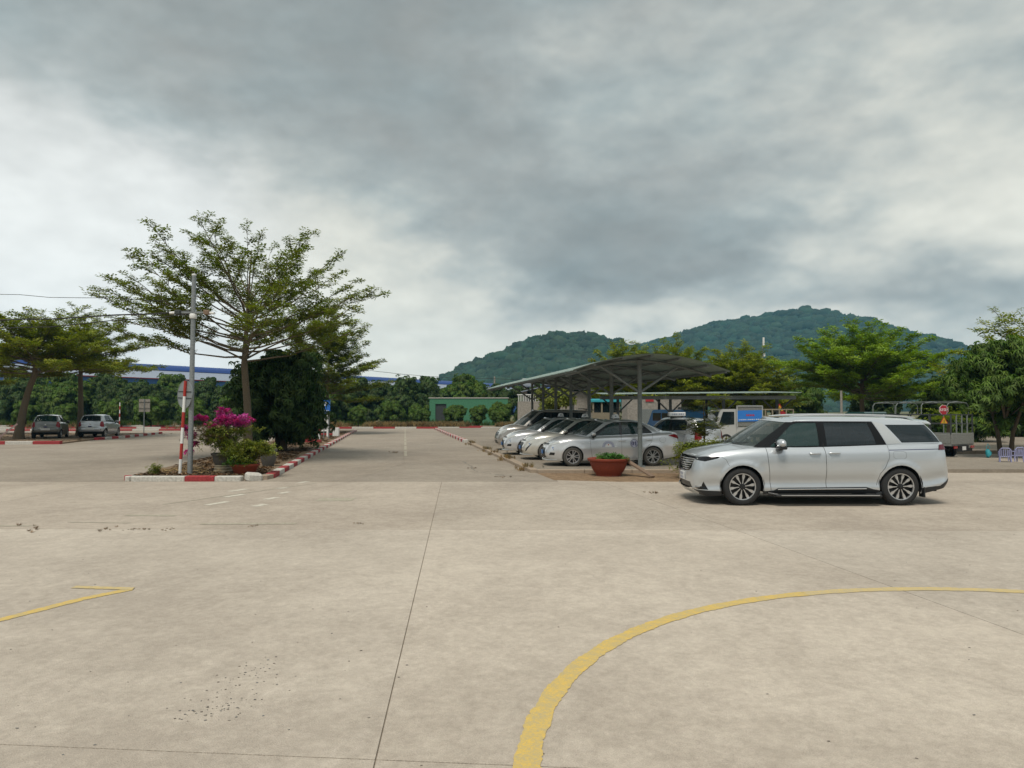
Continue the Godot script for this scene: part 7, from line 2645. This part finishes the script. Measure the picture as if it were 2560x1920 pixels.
# ---------------------------------------------------------------- right side
func build_right_side_things() -> void:
	var p := thing("bowl_planter", "wide terracotta bowl planter in front of the numbered saloon", "planter", Vector3(2.75, 0.0, -21.15))
	var g := Geo.new()
	g.lathe([Vector2(0.0, 0.0), Vector2(0.36, 0.0), Vector2(0.37, 0.06), Vector2(0.40, 0.09), Vector2(0.47, 0.20), Vector2(0.525, 0.36), Vector2(0.53, 0.40), Vector2(0.585, 0.42), Vector2(0.60, 0.445), Vector2(0.60, 0.485), Vector2(0.57, 0.495), Vector2(0.53, 0.47), Vector2(0.50, 0.42), Vector2(0.0, 0.42)], 44)
	part("bowl", g, M["terracotta"], p)
	var e := Geo.new()
	e.lathe([Vector2(0.505, 0.43), Vector2(0.2, 0.45), Vector2(0.0, 0.455)], 24)
	part("earth", e, M["soil"], p)
	var pl := thing("ground_cover_plant", "bright green low plant growing in the bowl planter", "plant", Vector3(2.83, 0.45, -21.15))
	bush(pl, Vector3(0, 0.07, 0), Vector3(0.36, 0.09, 0.32), 420, "broad", "leaf_fresh", 0.6, 91)
	var pk := Geo.new()
	pk.bar(Vector3(-0.62, 0.50, -0.55), Vector3(0.10, 0.025, 0.25), 0.17, 0.045)
	solo("plank", pk, M["old_wood"], "weathered plank propped against the bowl planter", "plank", Vector3(3.78, 0.0, -20.7))
	# shrubs between the shelter and the van
	var s := thing("hedge_shrub", "yellow-green clipped shrub in front of the van's nose", "shrub", Vector3(5.5, 0.0, -20.6))
	bush(s, Vector3(0.30, 0.55, 0), Vector3(1.05, 0.42, 0.6), 1500, "broad", "leaf_gold", 0.95, 95)
	bush(s, Vector3(0.2, 0.25, 0), Vector3(0.8, 0.3, 0.5), 350, "broad", "leaf_fresh", 0.9, 96, "low_foliage")
	var st := Geo.new()
	for k in 7:
		st.tube([Vector3(k * 0.22 - 0.4, -0.05, 0.05 * (k % 3)), Vector3(k * 0.25 - 0.42, 0.5, 0), Vector3(k * 0.28 - 0.5, 0.9, 0.1)], [0.016, 0.012, 0.006], 5, false)
	part("stem", st, M["dark_bark"], s)
	var w := thing("slender_tree", "thin wispy young tree between the shelter and the stake lorry", "tree", Vector3(6.05, 0.1, -23.4))
	var wt := Geo.new()
	var r := RandomNumberGenerator.new()
	r.seed = 8
	wt.tube([Vector3(0, -0.05, 0), Vector3(0.03, 1.0, 0), Vector3(0, 2.1, 0)], [0.03, 0.024, 0.008], 6, false)
	var where := []
	for k in 26:
		var y := r.randf_range(0.9, 2.1)
		var a := r.randf() * TAU
		var l := r.randf_range(0.4, 0.85) * (1.15 - absf(y - 1.4) * 0.5)
		var tip := Vector3(cos(a) * l, y + 0.1, sin(a) * l)
		wt.tube([Vector3(0, y - 0.12, 0), tip], [0.009, 0.003], 4, false)
		for m in 9:
			where.append(Transform3D(Basis(Vector3.UP, r.randf() * TAU).scaled(Vector3.ONE * r.randf_range(0.5, 0.9)), Vector3(0, y - 0.12, 0).lerp(tip, r.randf_range(0.35, 1.0)) + Vector3(r.randf_range(-0.08, 0.08), r.randf_range(-0.04, 0.05), r.randf_range(-0.08, 0.08))))
	part("trunk", wt, M["bark"], w)
	scatter("crown", sprig("rosette"), M["leaf_gold"], where, tones(20, 0.3, 0.1, 8), w, true)
	# signs and posts in the yard behind
	var ws := thing("warning_sign", "yellow and red triangular warning sign above the stake lorry", "sign", Vector3(16.25, 0.0, -45.0), 5.0)
	var wp := Geo.new()
	wp.tube([Vector3(0, -0.05, 0), Vector3(0, 2.2, 0)], [0.04], 8)
	part("post", wp, M["post_red"], ws)
	var t1 := Geo.new()
	t1.x = Transform3D(Basis(), Vector3(0, 0, 0.045))
	t1.prism(v2([[-0.28, 1.75], [0.28, 1.75], [0.0, 2.24]]), 0.01)
	var tp := part("sign_plate", t1, M["sign_red"], ws)
	var t2 := Geo.new()
	t2.x = Transform3D(Basis(), Vector3(0, 0, 0.057))
	t2.prism(v2([[-0.20, 1.79], [0.20, 1.79], [0.0, 2.15]]), 0.005)
	part("sign_face", t2, M["sign_yellow"], tp)
	var t3 := Geo.new()
	t3.box(Vector3(0, 1.92, 0.064), Vector3(0.035, 0.16, 0.004))
	part("sign_symbol", t3, M["trim_black"], tp)
	var t4 := Geo.new()
	t4.box(Vector3(0.05, 1.66, 0.05), Vector3(0.62, 0.14, 0.012))
	part("sign_tab", t4, M["sign_red"], tp)
	var cp := Geo.new()
	cp.tube([Vector3(0, -0.1, 0), Vector3(0, 2.9, 0)], [0.075, 0.06], 8)
	solo("concrete_post", cp, M["plaster"], "slim concrete post behind the van's roof", "post", Vector3(17.8, 0, -40.0))
	# plastic chairs
	chair("lavender plastic armchair standing beyond the van's tail", Vector3(16.75, 0.0, -25.2), 150.0)
	chair("lavender plastic armchair half behind the first chair", Vector3(17.45, 0.0, -25.7), 185.0)
	var ed := Geo.new()
	ed.bar(Vector3(-0.75, 0.05, 0), Vector3(0.75, 0.05, -0.05), 0.12, 0.1)
	solo("edging_beam", ed, M["kerb_old"], "pale broken kerb beam lying under the hooped lorry", "beam", Vector3(16.6, 0.0, -26.7), -22.0)
	kerb("pale kerb running past the plastic chairs", [Vector2(17.2, -31.5), Vector2(27.0, -32.0)], 2.5, 0.14, 0.25, ["kerb_old"])
	var bag := Geo.new()
	bag.ball(Vector3(0, 0.2, 0), Vector3(0.10, 0.17, 0.09), 14, 9)
	for k in bag.v.size():
		bag.v[k] += bag.n[k] * 0.07 * noise.get_noise_3dv(bag.v[k] * 900.0)
	var bt := thing("cyan_bag", "turquoise bag hung on the trunk by the hooped lorry", "bag", Vector3(18.55, -0.03, -28.9))
	part("sack", bag, M["cyan"], bt)
	var bh := Geo.new()
	bh.tube([Vector3(-0.08, 0.4, 0), Vector3(0, 0.58, 0), Vector3(0.08, 0.4, 0)], [0.012], 5)
	part("strap", bh, M["cyan"], bt)


func chair(label: String, at: Vector3, turn: float) -> void:
	var c := thing("plastic_chair", label, "chair", at, turn, "lavender chairs at the yard edge")
	var m: Material = M["lavender"]
	var g := Geo.new()
	g.box(Vector3(0, 0.28, 0), Vector3(0.34, 0.025, 0.32), 0.01)
	part("seat", g, m, c)
	for q in [[-0.15, 0.13], [0.15, 0.13], [-0.15, -0.14], [0.15, -0.14]]:
		var l := Geo.new()
		l.tube([Vector3(q[0] * 1.12, 0.0, q[1] * 1.15), Vector3(q[0], 0.28, q[1])], [0.018, 0.024], 6)
		part("leg", l, m, c)
	for k in 5:
		var s := Geo.new()
		s.bar(Vector3(-0.12 + k * 0.06, 0.29, -0.15), Vector3(-0.12 + k * 0.06, 0.53, -0.20), 0.035, 0.012, Vector3(0, 0, 1))
		part("back_slat", s, m, c)
	var t := Geo.new()
	t.tube([Vector3(-0.165, 0.28, -0.14), Vector3(-0.165, 0.5, -0.19), Vector3(-0.10, 0.57, -0.205), Vector3(0.10, 0.57, -0.205), Vector3(0.165, 0.5, -0.19), Vector3(0.165, 0.28, -0.14)], [0.02], 7)
	part("back_frame", t, m, c)
	for sd in [-1.0, 1.0]:
		var a := Geo.new()
		a.tube([Vector3(sd * 0.165, 0.43, -0.17), Vector3(sd * 0.185, 0.44, 0.08), Vector3(sd * 0.175, 0.28, 0.14)], [0.018], 6)
		part("armrest", a, m, c)


# ---------------------------------------------------------------- litter, weeds, stones
func stuff(called: String, label: String, category: String, kind: String, mat: String, where: Array, tone: Array) -> void:
	var o := scatter(numbered(called), sprig(kind), M[mat], where, tone, self, true)
	tag(o, label, category)


func build_small_things() -> void:
	var r := RandomNumberGenerator.new()
	r.seed = 99
	var grass := []
	for k in 2600:
		var x := r.randf_range(-21.0, 9.0)
		var z := -73.6 - absf(r.randfn()) * 3.2
		if noise.get_noise_2d(x * 14.0, z * 10.0) < -0.12:
			continue
		grass.append(Transform3D(Basis(Vector3.UP, r.randf() * TAU).scaled(Vector3.ONE * r.randf_range(0.7, 1.9)), Vector3(x, -0.02, z)))
	for k in 1500:
		var x := r.randf_range(-60.0, -17.0)
		var z := r.randf_range(-100.0, -70.0)
		if noise.get_noise_2d(x * 9.0, z * 9.0) < 0.05:
			continue
		grass.append(Transform3D(Basis(Vector3.UP, r.randf() * TAU).scaled(Vector3.ONE * r.randf_range(0.6, 1.5)), Vector3(x, -0.02, z)))
	stuff("dry_grass", "dry yellow grass beyond the far kerbs", "grass", "tuft", "dry_grass", grass, tones(40, 0.4, 0.15, 12))
	var green := []
	for k in 900:
		var x := r.randf_range(-64.0, 10.0)
		green.append(Transform3D(Basis(Vector3.UP, r.randf() * TAU).scaled(Vector3.ONE * r.randf_range(0.8, 2.2)), Vector3(x, -0.02, -82.0 - absf(r.randfn()) * 5.0)))
	stuff("undergrowth", "green undergrowth at the foot of the boundary trees", "undergrowth", "tuft", "leaf_mango", green, tones(40, 0.4, 0.15, 13))
	var weeds := []
	for k in 420:
		var z := -22.6 - pow(r.randf(), 1.3) * 20.0
		var x := 0.62 + (z + 22.0) * 0.158 + r.randfn() * 0.16
		if noise.get_noise_2d(0.0, z * 34.0) < 0.12:
			continue
		weeds.append(Transform3D(Basis(Vector3.UP, r.randf() * TAU).scaled(Vector3.ONE * r.randf_range(0.12, 0.42)), Vector3(x, 0.0 if x < 0.5 + (z + 22.0) * 0.158 else 0.1, z)))
	stuff("kerb_weeds", "dry weeds along the crumbling kerb of the car park", "weeds", "tuft", "dry_grass", weeds, tones(40, 0.5, 0.2, 14))
	var lit := []
	for k in 1500:
		var t := pow(r.randf(), 1.5)
		var z := -20.0 - t * 40.0
		var x := -6.95 + (z + 20.3) * 0.158 - r.randf_range(0.05, 3.2)
		lit.append(Transform3D(Basis(Vector3.UP, r.randf() * TAU).scaled(Vector3.ONE * r.randf_range(0.6, 1.4)), Vector3(x, 0.08, z)))
	for k in 300:
		lit.append(Transform3D(Basis(Vector3.UP, r.randf() * TAU), Vector3(r.randf_range(-42.0, -25.0), 0.08, r.randf_range(-56.0, -41.0))))
	stuff("leaf_litter", "dead leaves lying on the island earth", "leaves", "fallen", "litter", lit, tones(40, 0.5, 0.2, 15))
	# dead clippings and twigs near the pole
	var tw := Geo.new()
	for k in 70:
		var a := r.randf() * TAU
		var at := Vector3(r.randf_range(-0.9, 0.9), r.randf_range(0.01, 0.14), r.randf_range(-0.5, 0.5))
		tw.tube([at, at + Vector3(cos(a) * 0.25, r.randf_range(-0.02, 0.08), sin(a) * 0.2)], [0.008, 0.004], 4, false)
	var br := solo("brushwood", tw, M["straw"], "heap of dead twigs at the foot of the camera pole", "twigs", Vector3(-9.15, 0.08, -20.9))
	br.set_meta("kind", "stuff")
	var bw := thing("dry_weed", "small withered weed left of the striped sign post", "weed", Vector3(-9.75, 0.075, -20.3))
	bush(bw, Vector3(0, 0.13, 0), Vector3(0.16, 0.14, 0.12), 60, "broad", "leaf_olive", 0.6, 97)
	var bs := Geo.new()
	bs.tube([Vector3(0, -0.02, 0), Vector3(0.04, 0.25, 0), Vector3(0.06, 0.48, 0)], [0.006, 0.004, 0.002], 4, false)
	part("stem", bs, M["straw"], bw)
	# weeds in the plaza joint and clumps of dry grass on the concrete
	var spots := [[-7.55, -11.62, 0.35, "dry weed tuft in the plaza joint nearest the faded white lines"], [-6.35, -11.6, 0.26, "dry weed tuft in the plaza joint below the dashes"], [-5.95, -11.6, 0.15, "tiny weed tuft in the plaza joint"], [-5.75, -11.6, 0.2, "weed tuft in the plaza joint between two smaller tufts"], [-5.35, -11.58, 0.18, "lone weed tuft farther along the plaza joint"], [-4.15, -11.95, 0.16, "weed tuft where the faded line meets the plaza joint"], [-2.5, -12.2, 0.16, "weed tuft in the joint before the long seam"],
		[-5.25, -32.4, 0.5, "dry grass clump lying on the road"], [12.0, -15.2, 0.42, "dry grass clump lying behind the van's tail"], [3.15, -16.6, 0.32, "dry grass clump lying before the van's nose"], [-0.35, -20.6, 0.3, "dry grass growing in the crack by the car park corner"], [-1.3, -23.6, 0.3, "dry grass growing in the road crack"]]
	for q in spots:
		var t := thing("grass_tuft", q[3], "weed", Vector3(q[0], 0.0, q[1]), r.randf() * 360.0, "weeds on the concrete")
		var where := []
		for k in 7:
			where.append(Transform3D((Basis(Vector3.RIGHT, r.randf_range(-0.8, 0.8)) * Basis(Vector3.UP, r.randf() * TAU)).scaled(Vector3(1, 0.5, 1) * q[2] * 0.62 * r.randf_range(0.7, 1.3)), Vector3(r.randfn() * q[2] * 0.45, 0.003, r.randfn() * q[2] * 0.2)))
		scatter("blades", sprig("tuft"), M["litter"], where, tones(8, 0.5, 0.2, 5), t, true)
	# crumbs of stone on the concrete
	var pebble := Geo.new()
	pebble.ball(Vector3.ZERO, Vector3(1, 0.55, 0.8), 6, 4)
	for k in pebble.v.size():
		pebble.v[k] *= 1.0 + 0.3 * noise.get_noise_3dv(pebble.v[k] * 90.0)
	var pm := pebble.mesh()
	M["sprig_pebble"] = pm
	var stones := []
	for k in 190:
		var z := -3.6 - pow(r.randf(), 1.6) * 16.0
		var x := r.randf_range(-0.75, 0.75) * (-z + 1.0)
		stones.append(Transform3D(Basis(Vector3.UP, r.randf() * TAU).scaled(Vector3(1.0, 0.5, 0.7) * r.randf_range(0.003, 0.012)), Vector3(x, 0.002, z)))
	for k in 120:   # broken patch where the surface has come off
		var a := r.randfn() * 0.16
		stones.append(Transform3D(Basis(Vector3.UP, r.randf() * TAU).scaled(Vector3(1.0, 0.5, 0.8) * r.randf_range(0.003, 0.011)), Vector3(-1.85 + a * 0.8 + r.randfn() * 0.06, 0.002, -4.5 - absf(r.randfn()) * 0.6)))
	stuff("stone_crumbs", "dark stone crumbs scattered over the concrete plaza", "gravel", "pebble", "pebble", stones, tones(20, 0.4, 0.1, 16))
	# hairline cracks
	var ck := thing("road_crack", "jagged dark crack in the concrete before the car park", "crack", Vector3.ZERO)
	for line in [[[-1.75, -26.8], [-1.35, -24.6], [-1.15, -22.6], [-0.6, -21.6], [-0.15, -20.9]], [[-0.5, -21.4], [0.3, -21.0], [0.9, -20.95]]]:
		var pts := []
		for s in line.size() - 1:
			for k in 8:
				var t := k / 8.0
				pts.append(Vector2(lerpf(line[s][0], line[s + 1][0], t) + r.randf_range(-0.05, 0.05), lerpf(line[s][1], line[s + 1][1], t) + r.randf_range(-0.05, 0.05)))
		part("crack_line", strip(pts, [0.05, 0.03, 0.06, 0.02], 0.004), M["pebble"], ck)
